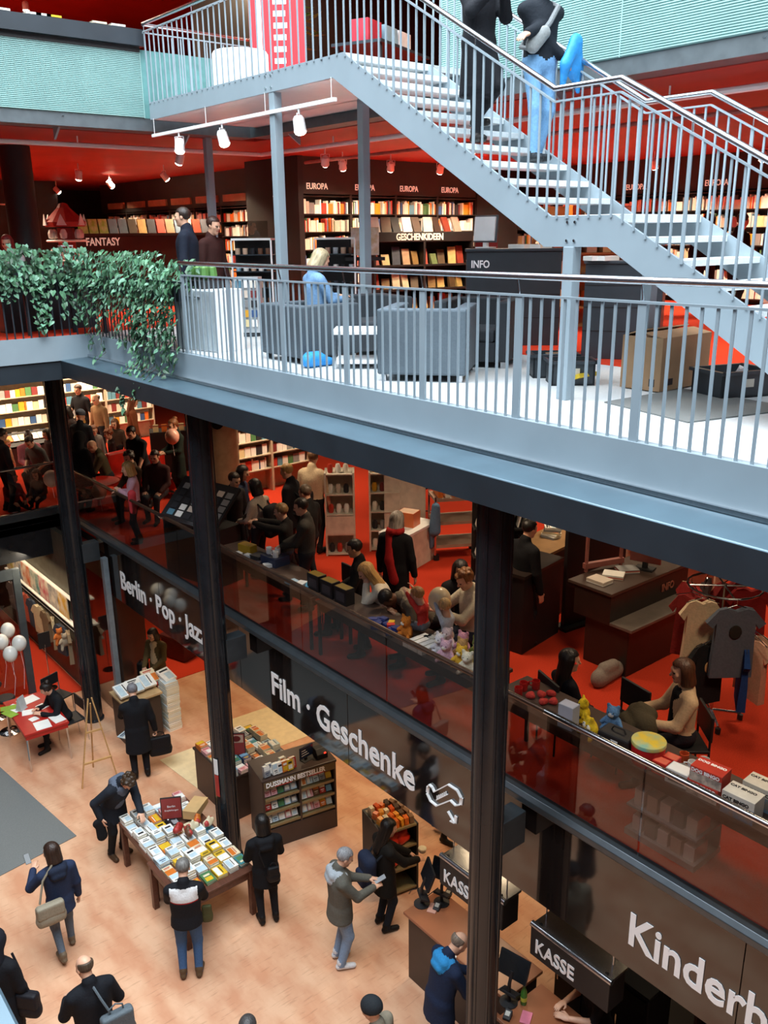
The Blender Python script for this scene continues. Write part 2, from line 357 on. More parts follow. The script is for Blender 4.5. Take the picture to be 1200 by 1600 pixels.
# ------------------------------------------------------------------ people: implicit surfaces meshed with surface nets
_ED = [(0, 1), (2, 3), (4, 5), (6, 7), (0, 2), (1, 3), (4, 6), (5, 7), (0, 4), (1, 5), (2, 6), (3, 7)]
_CO = np.array([(i & 1, (i >> 1) & 1, (i >> 2) & 1) for i in range(8)])
def surface_net(val, org, h):
    ins = val < 0
    nx, ny, nz = val.shape
    c = np.stack([ins[a:nx-1+a, b:ny-1+b, d:nz-1+d] for a, b, d in _CO])
    n = c.sum(0); act = np.argwhere((n > 0) & (n < 8))
    idx = -np.ones((nx-1, ny-1, nz-1), int); idx[tuple(act.T)] = np.arange(len(act))
    cv = np.stack([val[act[:, 0]+a, act[:, 1]+b, act[:, 2]+d] for a, b, d in _CO])
    acc = np.zeros((len(act), 3)); cnt = np.zeros(len(act))
    for a, b in _ED:
        va, vb = cv[a], cv[b]; s = (va < 0) != (vb < 0)
        t = np.where(s, va/np.where(s, va-vb, 1), 0)
        acc += np.where(s[:, None], _CO[a]+t[:, None]*(_CO[b]-_CO[a]), 0); cnt += s
    v = org+(act+acc/cnt[:, None])*h
    qs = []
    for ax in range(3):
        sl0 = [slice(None)]*3; sl1 = [slice(None)]*3; sl0[ax] = slice(0, -1); sl1[ax] = slice(1, None)
        a = ins[tuple(sl0)]; b = ins[tuple(sl1)]; e = np.argwhere(a != b)
        u, w = [(1, 2), (2, 0), (0, 1)][ax]
        e = e[(e[:, u] > 0) & (e[:, w] > 0) & (e[:, u] < val.shape[u]-1) & (e[:, w] < val.shape[w]-1)]
        q = []
        for du, dw in ((-1, -1), (0, -1), (0, 0), (-1, 0)):
            f = e.copy(); f[:, u] += du; f[:, w] += dw; q.append(idx[tuple(f.T)])
        q = np.stack(q, 1); fl = ~a[tuple(e.T)]
        q[fl] = q[fl][:, ::-1]; qs.append(q)
    return v, np.concatenate(qs)
class Sdf:
    """union of tapered capsules and ellipsoids, each with a material tag"""
    def __init__(s): s.p = []
    def cap(s, a, b, ra, rb, tag=0, sc=(1, 1, 1), k=0.025, zmin=None):
        s.p.append(('c', np.array(a, float), np.array(b, float), ra, rb, tag, np.array(sc, float), k, zmin)); return s
    def ell(s, c, r, tag=0, k=0.025, R=None):
        s.p.append(('e', np.array(c, float), np.array(r, float), R, None, tag, None, k, None)); return s
    def rbox(s, c, hb, r, tag=0, k=0.01, R=None):
        s.p.append(('b', np.array(c, float), np.array(hb, float), R, r, tag, None, k, None)); return s
    def prim(s, q, P):
        if q[0] == 'b':
            X = P-q[1]
            if q[3] is not None: X = X @ q[3]
            g = np.abs(X)-q[2]+q[4]
            return np.linalg.norm(np.maximum(g, 0), axis=1)+np.minimum(g.max(1), 0)-q[4]
        if q[0] == 'c':
            sc = q[6]; a = q[1]/sc; b = q[2]/sc; X = P/sc; d = b-a; l2 = max(d @ d, 1e-9)
            t = np.clip(((X-a) @ d)/l2, 0, 1)
            r_ = (np.linalg.norm(X-a-t[:, None]*d, axis=1)-(q[3]+t*(q[4]-q[3])))*sc.min()
            return r_ if q[8] is None else np.maximum(r_, q[8]-P[:, 2])
        X = P-q[1]
        if q[3] is not None: X = X @ q[3]
        k0 = np.linalg.norm(X/q[2], axis=1); k1 = np.linalg.norm(X/q[2]**2, axis=1)+1e-9
        return k0*(k0-1)/k1
    def bounds(s, q):
        if q[0] == 'c':
            r = max(q[3], q[4])*q[6]; return np.minimum(q[1], q[2])-r, np.maximum(q[1], q[2])+r
        r = np.full(3, np.linalg.norm(q[2])) if q[3] is not None else q[2]
        return q[1]-r, q[1]+r
    def mesh(s, h, cut=None):
        B = [s.bounds(q) for q in s.p]; lo = np.min([b[0] for b in B], 0)-2.5*h; hi = np.max([b[1] for b in B], 0)+2.5*h
        n = np.ceil((hi-lo)/h).astype(int)+1
        ax = [lo[i]+np.arange(n[i])*h for i in range(3)]
        V = np.full(n, 1.0)
        for q, b in zip(s.p, B):
            m = q[7]+2*h
            i0 = np.maximum(np.floor((b[0]-m-lo)/h).astype(int), 0); i1 = np.minimum(np.ceil((b[1]+m-lo)/h).astype(int)+1, n)
            g = np.stack(np.meshgrid(*[ax[i][i0[i]:i1[i]] for i in range(3)], indexing='ij'), -1).reshape(-1, 3)
            d = s.prim(q, g).reshape(i1-i0); sl = tuple(slice(i0[i], i1[i]) for i in range(3)); o = V[sl]
            hh = np.maximum(q[7]-np.abs(o-d), 0)/max(q[7], 1e-6)
            V[sl] = np.minimum(o, d)-hh*hh*q[7]*0.25
        if cut is not None:
            g = np.stack(np.meshgrid(*ax, indexing='ij'), -1).reshape(-1, 3)
            V = np.maximum(V, cut(g).reshape(n))
        v, f = surface_net(V, lo, h)
        c = v[f].mean(1); best = np.full(len(c), 9.0); t = np.zeros(len(c), int)
        for q in s.p:
            d = s.prim(q, c); w = d < best; best[w] = d[w]; t[w] = q[5]
        return v, f, t
def np_mesh(name, v, f, t, mats):
    me = bpy.data.meshes.new(name); me.from_pydata(v.tolist(), [], f.tolist())
    for m in mats: me.materials.append(m)
    me.polygons.foreach_set('material_index', t.astype(np.int32)); me.polygons.foreach_set('use_smooth', np.ones(len(f), bool))
    me.update(); return me
def boxd(P, c, r): 
    q = np.abs(P-np.array(c))-np.array(r)
    return np.linalg.norm(np.maximum(q, 0), axis=1)+np.minimum(q.max(1), 0)
# tags: 0 skin 1 lips 2 eyes
def _head(h):
    s = Sdf()
    s.ell((0, -.01, .03), (.076, .095, .09)).ell((0, .022, -.035), (.060, .066, .085)).ell((0, .062, -.098), (.026, .024, .022))
    s.cap((0, .086, .008), (0, .106, -.026), .009, .014, k=.012).cap((-.032, .078, .024), (.032, .078, .024), .014, .014, k=.02)
    for x in (-1, 1):
        s.ell((x*.078, -.006, -.006), (.010, .022, .032), k=.008).ell((x*.04, .06, -.02), (.022, .02, .02), k=.03)
        s.ell((x*.031, .080, .006), (.013, .009, .008), 2, k=.004)
    s.cap((-.018, .083, -.061), (.018, .083, -.061), .0075, .0075, 1, k=.006)
    s.cap((0, -.018, -.06), (0, -.03, -.19), .053, .058)
    return s.mesh(h)
_HEADS = {}
def head_mesh(h):
    if h not in _HEADS: _HEADS[h] = _head(h)
    return _HEADS[h]
def _face(P, z0=.062, y0=.022): return -np.minimum(boxd(P, (0, y0+.12, z0-.14), (.2, .12, .14)), 9)
def _hair(style):
    s = Sdf(); h = .010
    base = lambda r=1.0: s.ell((0, -.018, .038), (.088*r, .106*r, .094*r))
    low = lambda P, z, y=9: np.where(P[:, 1] < y, z-P[:, 2], -1)
    if style == 'short':
        base(); cut = lambda P: np.maximum(_face(P), -boxd(P, (0, .1, -.2), (.2, .13, .18)))*1.0
        cut2 = lambda P: np.maximum(cut(P), (-.055-P[:, 2]))
        return s.mesh(h, cut2)
    if style == 'thin':
        base(.985); cut = lambda P: np.maximum.reduce([_face(P, .2, -.01), -.05-P[:, 2], P[:, 2]-.065])
        return s.mesh(h, cut)
    if style == 'curly':
        base(1.06)
        for k in range(26):
            a = rnd.uniform(0, 2*PI); b = rnd.uniform(-.3, 1.4)
            s.ell((.088*math.cos(a)*math.cos(b), -.018+.104*math.sin(a)*math.cos(b), .038+.094*math.sin(b)), (.03, .03, .03), k=.008)
        return s.mesh(h, lambda P: np.maximum(_face(P, .075), -.08-P[:, 2]))
    if style in ('long', 'bob', 'pony', 'bun'):
        base(1.03)
        if style == 'long':
            s.cap((0, -.055, .0), (0, -.085, -.30), .092, .085, sc=(1.15, .62, 1)); s.cap((-.07, -.0, .02), (-.085, -.03, -.2), .03, .025); s.cap((.07, -.0, .02), (.085, -.03, -.2), .03, .025)
            return s.mesh(h, lambda P: _face(P, .068, .03))
        if style == 'bob':
            s.cap((0, -.03, .0), (0, -.04, -.115), .095, .095, sc=(1.08, .95, 1))
            return s.mesh(h, lambda P: np.maximum(_face(P, .066, .028), -.14-P[:, 2]))
        if style == 'pony': s.cap((0, -.11, .05), (0, -.145, -.17), .034, .02)
        else: s.ell((0, -.085, .12), (.048, .048, .042), k=.01)
        return s.mesh(h, lambda P: np.maximum(_face(P, .07), np.where(P[:, 1] > -.1, -.05-P[:, 2], -1)))
    if style == 'beanie':
        s.ell((0, -.012, .055), (.094, .112, .098)); s.cap((0, -.012, .03), (0, -.012, .045), .09, .09, sc=(1.04, 1.22, 1))
        return s.mesh(h, lambda P: .012-P[:, 2])
    if style == 'hood':
        s.ell((0, -.02, .02), (.125, .135, .14)); s.cap((0, -.05, -.05), (0, -.06, -.18), .11, .12, sc=(1.1, .8, 1))
        return s.mesh(h, lambda P: np.maximum(-boxd(P, (0, .15, -.04), (.085, .12, .12)), P[:, 1]-.085))
_HAIR = {}
def _hand(curl, h=.007):
    s = Sdf(); s.ell((0, .05, 0), (.042, .056, .017)).cap((0, -.03, 0), (0, .02, 0), .027, .028, sc=(1, 1, .8))
    b1, b2 = curl
    for x, L in ((-.031, .072), (-.0105, .082), (.0105, .076), (.030, .06)):
        p = np.array((x, .088, 0)); l1, l2, l3 = L*.45, L*.3, L*.25; a = -b1*.6
        for l, r0, r1, db in ((l1, .0105, .0098, b2*.6), (l2, .0098, .009, b2*.5), (l3, .009, .0075, 0)):
            q = p+l*np.array((0, math.cos(a), math.sin(a))); s.cap(p, q, r0, r1, k=.004); p = q; a -= db
    s.cap((-.034, .022, -.004), (-.060, .058, -.014), .0135, .012, k=.008).cap((-.060, .058, -.014), (-.058, .088, -.024), .0115, .009, k=.005)
    return s.mesh(h)
_HANDS = {}
def hand_mesh(kind):
    if kind not in _HANDS: _HANDS[kind] = _hand((.35, .45) if kind == 'open' else (1.1, 1.25))
    return _HANDS[kind]
def _ik(a, b, l1, l2, hint):
    d = b-a; L = np.linalg.norm(d); L2 = min(max(L, abs(l1-l2)+.01), (l1+l2)*.995); u = d/max(L, 1e-6); b = a+u*L2
    x = (l1*l1-l2*l2+L2*L2)/(2*L2); y = math.sqrt(max(l1*l1-x*x, 0)); w = hint-u*(hint @ u); w = w/max(np.linalg.norm(w), 1e-6)
    return a+u*x+w*y, b
def _rx(a): c, s = math.cos(a), math.sin(a); return np.array(((1, 0, 0), (0, c, -s), (0, s, c)))
def _rz(a): c, s = math.cos(a), math.sin(a); return np.array(((c, -s, 0), (s, c, 0), (0, 0, 1)))
SKIN = {'light': 'dba98c', 'mid': 'c48f6d', 'dark': '6a4430', 'pale': 'e6bfa6'}
def cloth(c, rough=.85): return mat('cloth_'+c, c, rough, var=0.07, scale=45, bump=0.25, detail=4, spec=0.25)
def person(label, x, y, z, f, h=1.74, top='1c1d22', legs='22242a', shoe='1a1614', skin='light', hair=('short', '2a1d14'), lean=0.0, look=(12, 0),
           L=None, R=None, hem=None, sit=None, step=0.0, girth=1.0, sleeve=True, res=.019, group=None, grip='open', sweater=None, hood=None, scarf=None, yoke=None, feet=None, cat='person', spread=.10, collar=True):
    """f: heading in degrees clockwise, 0 = away from the viewer's side of the atrium; hands L/R are local targets (x right, y ahead, z up) for a 1.75 m figure"""
    s = h/1.75; hs = s**.35 if h < 1.4 else 1.0/1.0; child = h < 1.45
    hd = (0.23*1.0)*(0.94 if child and h < 1.1 else 1.0)
    t = thing('person', label, cat, (x, y, z), math.radians(51-f)-PI/2, group)
    S = Sdf(); A = np.array
    hz = (.91*s if sit is None else sit+.085)
    RL = _rx(-math.radians(lean)); P = A((0, 0, hz))
    at = lambda v: P+RL @ (A(v)*s)
    g = girth
    C = at((0, 0, .34)); N = at((0, -.005, .525)); 
    # torso, tag 1 = top, 2 = legs, 3 = shoes, 0 = skin, 4 = extra
    S.cap(at((0, 0, .03)), C, .142*s*g, .158*s*g, 1, (1.16, .80, 1))
    S.cap(at((-.125, -.005, .445)), at((.125, -.005, .445)), .082*s, .082*s, 1, (1, .95, 1), k=.05)
    if collar: S.cap(at((0, -.012, .49)), at((0, -.006, .555)), .090*s, .074*s, 1, k=.02)
    if sweater: S.cap(at((0, .045, .1)), at((0, .035, .44)), .105*s*g, .095*s*g, 4, (1, .95, 1), k=.01)
    if sit is None:
        if hem is not None:
            S.cap(P, A((0, -.01, hem*s-.06)), .150*s*g, .172*s*g, 1, (1.14, .84, 1), k=.012, zmin=hem*s)
        S.cap(at((-.05, 0, -.01)), at((.05, 0, -.01)), .125*s*g, .125*s*g, 2 if hem is None or hem > .85 else 1, (1, .9, 1))
    else:
        S.cap((-.06*s, -.01, hz+.01), (.06*s, -.01, hz+.01), .125*s, .125*s, 2 if hem is None else 1, (1, 1, .9))
    # legs
    for sd in (-1, 1):
        hip = A((sd*.085*s, 0, hz-.02*s))
        if sit is None:
            st = step*sd*s
            an = A((sd*spread*s, st-.03*s, .085*s+(0.05*s if st < -.1 else 0)))
            if feet is not None: an = A(feet[0 if sd < 0 else 1])*s
            kn, an = _ik(hip, an, .412*s, .412*s, A((sd*.1, 1.0, 0)))
        else:
            kn = A((sd*.115*s, .40*s, sit+.04)); an = A((sd*.11*s, .40*s+(-.06 if sd > 0 else .04)*s, max(.08, sit-.40*s)))
            if feet is not None: an = A(feet[0 if sd < 0 else 1])*s; kn, an = _ik(hip, an, .43*s, .43*s, A((sd*.25, .6, 1.0)))
        S.cap(hip, kn, .088*s*g, .062*s*g, 2).cap(kn, an, .061*s*g, .045*s*g, 2)
        S.cap(an+A((0, -.035*s, -.035*s)), an+A((sd*.025*s, .15*s, -.045*s)), .043*s, .038*s, 3, (1, 1, .95), k=.015)
        S.cap(an+A((0, -.01, .03*s)), an, .05*s, .047*s, 3, k=.01)
    # arms
    wr = {}
    for sd, tg in ((-1, L), (1, R)):
        sh = at((sd*.185, -.005, .435))
        if tg is None: tg = (sd*.27, .05, .80)
        if isinstance(tg, tuple): tgt = A(tg)*s
        if sit is not None and tg[2] == .80: tgt = A((sd*.16*s, .30*s, sit+.14))
        hint = A((sd*.55, -.6, -.6))
        el, w = _ik(sh, tgt, .285*s, .25*s, hint)
        fat = .012 if sleeve else 0
        S.cap(sh, el, (.060+fat)*s, (.047+fat)*s, 1)
        if sleeve: S.cap(el, w, (.047+fat)*s, (.036+fat)*s, 1)
        else: S.cap(sh+(el-sh)*.8, w, .044*s, .030*s, 0, k=.008)
        wr[sd] = (el, w)
    if hood: S.cap(at((-.07, -.09, .50)), at((.07, -.09, .50)), .06*s, .06*s, 4).cap(at((-.05, -.12, .43)), at((.05, -.12, .43)), .055*s, .055*s, 4).cap(at((-.10, -.03, .51)), at((-.085, .05, .47)), .036*s, .03*s, 4).cap(at((.10, -.03, .51)), at((.085, .05, .47)), .036*s, .03*s, 4)
    v, fc, tg = S.mesh(res)
    if yoke is not None:
        c = v[fc].mean(1); b = (c-P) @ RL; sel = (tg == 1) & (b[:, 2] > .33*s) & (np.abs(b[:, 0]) < .17*s) & (b[:, 2] < .5*s) & (b[:, 1] < .02); tg[sel] = 4
        sel2 = (tg == 1) & (b[:, 2] > .305*s) & (b[:, 2] <= .33*s) & (np.abs(b[:, 0]) < .17*s) & (b[:, 1] < .02); tg[sel2] = 5
    # head and hands joined to the same mesh
    hp = RL @ _rx(-math.radians(look[0])) @ _rz(-math.radians(look[1]))
    ks = (1.0 if not child else max(.82, s**.4))
    HC = N+RL @ A((0, .012, .045*s))+hp @ A((0, .028, .125))*ks
    hv, hf, ht = head_mesh(.009 if res < .02 else .013)
    V = [v, HC+(hv*ks) @ hp.T]; Fs = [fc, hf+len(v)]; T = [tg, np.where(ht == 0, 0, np.where(ht == 1, 6, 7))]
    n = len(v)+len(hv)
    for sd in (-1, 1):
        el, w = wr[sd]; d = w-el; d /= np.linalg.norm(d)
        up = A((sd*1.0, 0, .35)) if abs(d[2]) > .75 else A((sd*.35, 0, 1.0))
        zz = up-d*(up @ d); zz /= np.linalg.norm(zz); xx = np.cross(d, zz)
        M = np.stack((xx*(1 if sd > 0 else -1), d, zz), 1)
        mv, mf, mt = hand_mesh(grip)
        V.append(w+(mv*s*(1.0 if not child else 1.1)) @ M.T); Fs.append((mf if sd > 0 else mf[:, ::-1])+n); T.append(np.zeros(len(mf), int)); n += len(mv)
    sk = mat('skin_'+skin, SKIN[skin], .5, var=.06, scale=20)
    ex = sweater or hood or yoke or '888888'
    mats = [sk, cloth(top), cloth(legs), cloth(shoe, .5), cloth(ex), cloth('a82028'), mat('lips_'+skin, {'dark': '5a2f28'}.get(skin, 'b8695c'), .5), mat('eye_dark', '2b2320', .3)]
    body = link('body', np_mesh('body', np.concatenate(V), np.concatenate(Fs), np.concatenate(T), mats), t)
    if hair and hair[0] != 'bald':
        key = hair
        if key not in _HAIR:
            a, b, c_ = _hair(hair[0]); _HAIR[key] = np_mesh('hair', a, b, c_, [cloth(hair[1]) if hair[0] in ('beanie', 'hood') else mat('hair_'+hair[1], hair[1], .45, var=.3, scale=60, stretch=(1, 1, .15), bump=.4)])
        ho = link({'beanie': 'cap', 'hood': 'hood'}.get(hair[0], 'hair'), _HAIR[key], t)
        ho.matrix_local = Matrix.Translation(Vector(HC)) @ Matrix([[*r_, 0] for r_ in (hp*ks*1.0).tolist()]+[[0, 0, 0, 1]])
    if scarf:
        s2 = Sdf(); 
        for k in range(8):
            a = 2*PI*k/8; b = 2*PI*(k+1)/8
            s2.cap(N+A((.085*math.cos(a), .075*math.sin(a), .035)), N+A((.085*math.cos(b), .075*math.sin(b), .035)), .042, .042)
        s2.cap(N+A((-.06, -.08, .0)), at((-.03, -.165, .16)), .05, .06, sc=(1, .5, 1)).cap(at((-.03, -.165, .16)), at((.05, -.175, -.12)), .06, .07, sc=(1, .5, 1))
        a, b, c_ = s2.mesh(.016); link('scarf', np_mesh('scarf', a, b, c_, [cloth(scarf)]), t)
    
    return t
def wpt(p, v):
    """a point given in a person's own frame, in the world"""
    a = p.rotation_euler[2]; c, s = math.cos(a), math.sin(a)
    return (p.location[0]+c*v[0]-s*v[1], p.location[1]+s*v[0]+c*v[1], p.location[2]+v[2])
# ------------------------------------------------------------------ shared props
def fit_text(txt, y0, y1, zb, cap, x, parent, material, bold=0.02):
    """letters in a plane x = const that look to -x, running from y0 down to y1"""
    ref = text_mesh('B', 1.0, 0.0, bold); ch = max(v.co.y for v in ref.vertices)-min(v.co.y for v in ref.vertices)
    me = text_mesh(txt, 1.0, 0.003, bold); xs = [v.co.x for v in me.vertices]
    sx = (y0-y1)/(max(xs)-min(xs)); me.transform(Matrix.Translation((-min(xs), 0, 0))); me.transform(Matrix.Diagonal((sx, cap/ch, 1, 1)))
    # one object per letter
    bm = bmesh.new(); bm.from_mesh(me); isl = []; seen = set()
    for v in bm.verts:
        if v in seen: continue
        st = [v]; seen.add(v); comp = []
        while st:
            w = st.pop(); comp.append(w)
            for e in w.link_edges:
                u = e.other_vert(w)
                if u not in seen: seen.add(u); st.append(u)
        isl.append([min(q.co.x for q in comp), max(q.co.x for q in comp), comp])
    isl.sort(key=lambda q: q[0]); cl = []
    for a, b, comp in isl:
        if cl and a < cl[-1][1]-.3*min(b-a, cl[-1][1]-cl[-1][0]): cl[-1][1] = max(b, cl[-1][1]); cl[-1][2] += comp
        else: cl.append([a, b, list(comp)])
    for a, b, comp in cl:
        ix = {v: i for i, v in enumerate(comp)}; fs = {f for v in comp for f in v.link_faces}
        m2 = bpy.data.meshes.new('letter'); m2.from_pydata([v.co[:] for v in comp], [], [[ix[v] for v in f.verts] for f in fs]); m2.materials.append(material)
        o = bpy.data.objects.new('letter', m2); COL.objects.link(o); o.parent = parent
        o.location = (x, y0, zb); o.rotation_euler = (PI/2, 0, F+PI/2)
    bm.free()
COVERS = {'white': 'e9e7e0', 'cream': 'dccfae', 'yellow': 'd9b12c', 'sky blue': '6f9fc0', 'navy': '27375c', 'red': 'a92a24', 'black': '1f1f22', 'grey': '8d8f92', 'orange': 'd0722a', 'pink': 'd9a2a4', 'green': '4d7a4f', 'brown': '6b4630', 'teal': '3f7f86', 'pale blue': 'b9cfda'}
M_pages = mat('book_pages', 'e8dfc8', 0.8, var=0.08, scale=200, stretch=(1, 1, 30))
_BK = {}
def book_mesh(col, w=.13, d=.20, t=.028, lay=0):
    k = (col, w, d, t, lay)
    if k in _BK: return _BK[k]
    mb = MB(); c = .0025
    mb.box(-w/2, w/2, -d/2, d/2, 0, c, 0).box(-w/2, w/2, -d/2, d/2, t-c, t, 0).box(-w/2, -w/2+c, -d/2, d/2, 0, t, 0)
    mb.box(-w/2+c, w/2-.004, -d/2+.004, d/2-.004, c, t-c, 1)
    q = t+.0008; b = lambda x0, x1, y0, y1, mi: mb.box(x0*w, x1*w, y0*d, y1*d, t, q, mi)
    [lambda: (b(-.3, .3, .12, .30, 2), b(-.33, .33, -.36, .02, 3)), lambda: (b(-.46, .48, -.47, .1, 3), b(-.36, .2, .22, .27, 2), b(-.36, .3, .32, .40, 2)), lambda: (b(-.46, .48, .05, .47, 3), b(-.3, .3, -.2, -.12, 2), b(-.2, .2, -.35, -.30, 2)), lambda: (b(-.4, .05, -.42, .42, 3), b(.14, .22, -.3, .4, 2)), lambda: (b(-.36, .36, .26, .38, 2), b(-.15, .38, -.4, .12, 3))][lay]()
    inv = {'white': 'black', 'cream': 'red', 'yellow': 'black', 'sky blue': 'white', 'navy': 'yellow', 'red': 'white', 'black': 'white', 'grey': 'navy', 'orange': 'white', 'pink': 'red', 'green': 'cream', 'brown': 'cream', 'teal': 'cream', 'pale blue': 'navy'}[col]
    alt = {'white': 'pale blue', 'cream': 'orange', 'yellow': 'white', 'sky blue': 'teal', 'navy': 'sky blue', 'red': 'cream', 'black': 'grey', 'grey': 'white', 'orange': 'yellow', 'pink': 'white', 'green': 'yellow', 'brown': 'orange', 'teal': 'green', 'pale blue': 'white'}[col]
    cm = lambda n: mat('cover_'+n.replace(' ', '_'), COVERS[n], .35, var=.08, scale=20)
    _BK[k] = mb.mesh('book', [cm(col), M_pages, cm(inv), cm(alt)])
    return _BK[k]
ORD = ['first', 'second', 'third', 'fourth', 'fifth', 'sixth', 'seventh', 'eighth', 'ninth', 'tenth', 'eleventh', 'twelfth', 'thirteenth', 'fourteenth', 'fifteenth', 'sixteenth', 'seventeenth', 'eighteenth', 'nineteenth', 'twentieth', 'twenty-first', 'twenty-second', 'twenty-third', 'twenty-fourth', 'twenty-fifth', 'twenty-sixth']
def book(col, x, y, z, rz, where, w=.13, d=.20, t=.028, rot=None, which=None):
    o = link('book', book_mesh(col, w, d, t, int(abs(x*37+y*53)*7) % 5), None, loc=(x, y, z))
    o.rotation_euler = rot if rot else (0, 0, rz)
    return tag(o, f'{col} book, {which}' if which else f'{col} covered book {where}', 'book', f'{col} books {where}')
def pick(r, light=.5):
    return r.choice(['white']*4+['cream']*2+['pale blue']*2+['pink', 'yellow']) if r.random() < light else r.choice(list(COVERS))
def sdf_obj(name, S, h, mats, parent=None):
    v, f, t = S.mesh(h); return link(name, np_mesh(name, v, f, t, mats), parent)
def backpack(label, p, col, z=1.12, y=-.23, w=.15, hh=.2, tilt=0):
    c = wpt(p, (0, y, z)); t = thing('backpack', label, 'backpack', c, p.rotation_euler[2])
    S = Sdf(); S.rbox((0, 0, -.02), (w, .085, hh+.06), .07).cap((-w*.5, 0, hh*.7), (w*.5, 0, hh*.7), .08, .08, 0, (1, .8, 1), k=.05)
    bd = sdf_obj('body', S, .018, [cloth(col)], t)
    S = Sdf(); S.rbox((0, -.085, -hh*.45), (w*.75, .05, hh*.55), .04)
    sdf_obj('pocket', S, .018, [cloth(col)], bd)
    for s in (-1, 1):
        MB().tube([(s*.10, .06, hh*.75), (s*.12, .17, hh*1.25), (s*.12, .30, hh*1.0), (s*.14, .32, hh*.2), (s*.15, .2, -hh*.5), (s*.12, .06, -hh*.8)], .016, 8).build('strap', cloth('1d1f24'), t, smooth=True)
    return t
def handbag(label, p, at, col, w=.17, hh=.12, d=.05, strap=None, name='bag', cat='bag', handle=True):
    t = thing(name, label, cat, wpt(p, at), p.rotation_euler[2])
    S = Sdf(); S.rbox((0, 0, -.02), (w*.62, d, hh), d*.75).ell((0, 0, -hh*.55), (w*.66, d*1.2, hh*.55), k=.04)
    bd = sdf_obj('body', S, .014, [cloth(col, .6)], t)
    S = Sdf(); S.rbox((0, -d*.45, hh*.30), (w*.60, d*.75, hh*.62), d*.5)
    sdf_obj('flap', S, .014, [cloth(col, .6)], bd)
    if handle:
        MB().tube([(-w*.3, 0, hh*.6), (-w*.25, 0, hh*1.2), (0, 0, hh*1.4), (w*.25, 0, hh*1.2), (w*.3, 0, hh*.6)], .009, 8).build('handle', cloth(col, .6), t, smooth=True)
    if strap:
        MB().tube(strap, .014, 6).build('strap', cloth(col, .6), t, smooth=True)
    return t
def placard(label, x, y, z, rz, w=.24, hh=.32, white_top=False, lines=()):
    t = thing('placard', label, 'sign', (x, y, z), rz)
    MB().box(-w/2, w/2, -.012, .012, 0, hh).build('frame', M_blackm, t, bevel=.004)
    f = MB().box(-w/2+.012, w/2-.012, -.015, -.012, .012, hh-.012).build('poster', mat('placard_red', '9c3a38', .5, var=.05), t)
    if white_top: MB().box(-w/2+.03, w/2-.03, -.0165, -.015, hh*.58, hh-.03).build('panel', mat('placard_cream', 'd8b9a4', .5), f); MB().lathe([(.0, 0), (.07, 0)], seg=16, sx=1, sy=.8).build('ring', mat('placard_red', '9c3a38'), f, loc=(0, -.0175, hh*.76)).rotation_euler = (PI/2, 0, 0)
    for txt, zz, sz in lines: text(txt, sz, M_sign_white, f, (0, -.017, zz), -PI/2, align='CENTER', depth=.0005)
    MB().box(-.05, .05, -.04, .05, -.005, .006).build('foot', M_blackm, t)
    return t
# ------------------------------------------------------------------ ground floor
rb = random.Random(11)
# department names on the sign band
fit_text('Berlin · Pop · Jazz', 14.58, 11.40, 2.83, .34, -0.006, sg, M_sign_white)
fit_text('Film · Geschenke', 9.53, 6.53, 2.82, .345, -0.006, sg, M_sign_white)
fit_text('Kinderbuch', 3.62, 1.75, 2.80, .345, -0.006, sg, M_sign_white)
ic = MB()
def icon_line(pts, w=.045):
    for a, b in zip(pts, pts[1:]): ic.bar((-.008, 6.33-a[0], 2.75+a[1]), (-.008, 6.33-b[0], 2.75+b[1]), w, .012)
icon_line([(.03, .26), (.06, .31), (.11, .30), (.14, .26), (.36, .47), (.50, .47), (.56, .41), (.55, .32), (.48, .27), (.40, .29), (.18, .10), (.08, .11), (.02, .18), (.03, .26)])
icon_line([(.17, .17), (.34, .33)], .02)
for k in range(6): icon_line([(.18+.028*k, .19+.026*k), (.18+.028*k, .225+.026*k)], .012)
icon_line([(.36, .13), (.46, .05)], .04); icon_line([(.40, .03), (.47, .04), (.48, .13)], .04)
ic.build('escalator_symbol', M_sign_white, sg)

# pale floor inlays and the grey entrance mat
o = MB().prism_z([(5.55, 13.2), (5.66, 12.0), (7.0, 11.9), (6.9, 13.15)], 0, .006).build('trim_9', M_cream); struct(o, 'cream stone inlay in the orange floor')
o = MB().prism_z([(7.1, 13.6), (7.2, 12.2), (8.6, 12.1), (8.5, 13.5)], 0, .006).build('trim_10', M_cream); struct(o, 'cream stone inlay behind the counter')
o = MB().prism_z([(-2.0, 17.0), (3.2, 15.6), (3.62, 12.1), (2.40, 11.93), (-2, 11.2)], 0, .014).build('entrance_mat', M_greymat, bevel=.004); tag(o, 'large grey entrance mat on the orange floor at the left edge', 'mat')

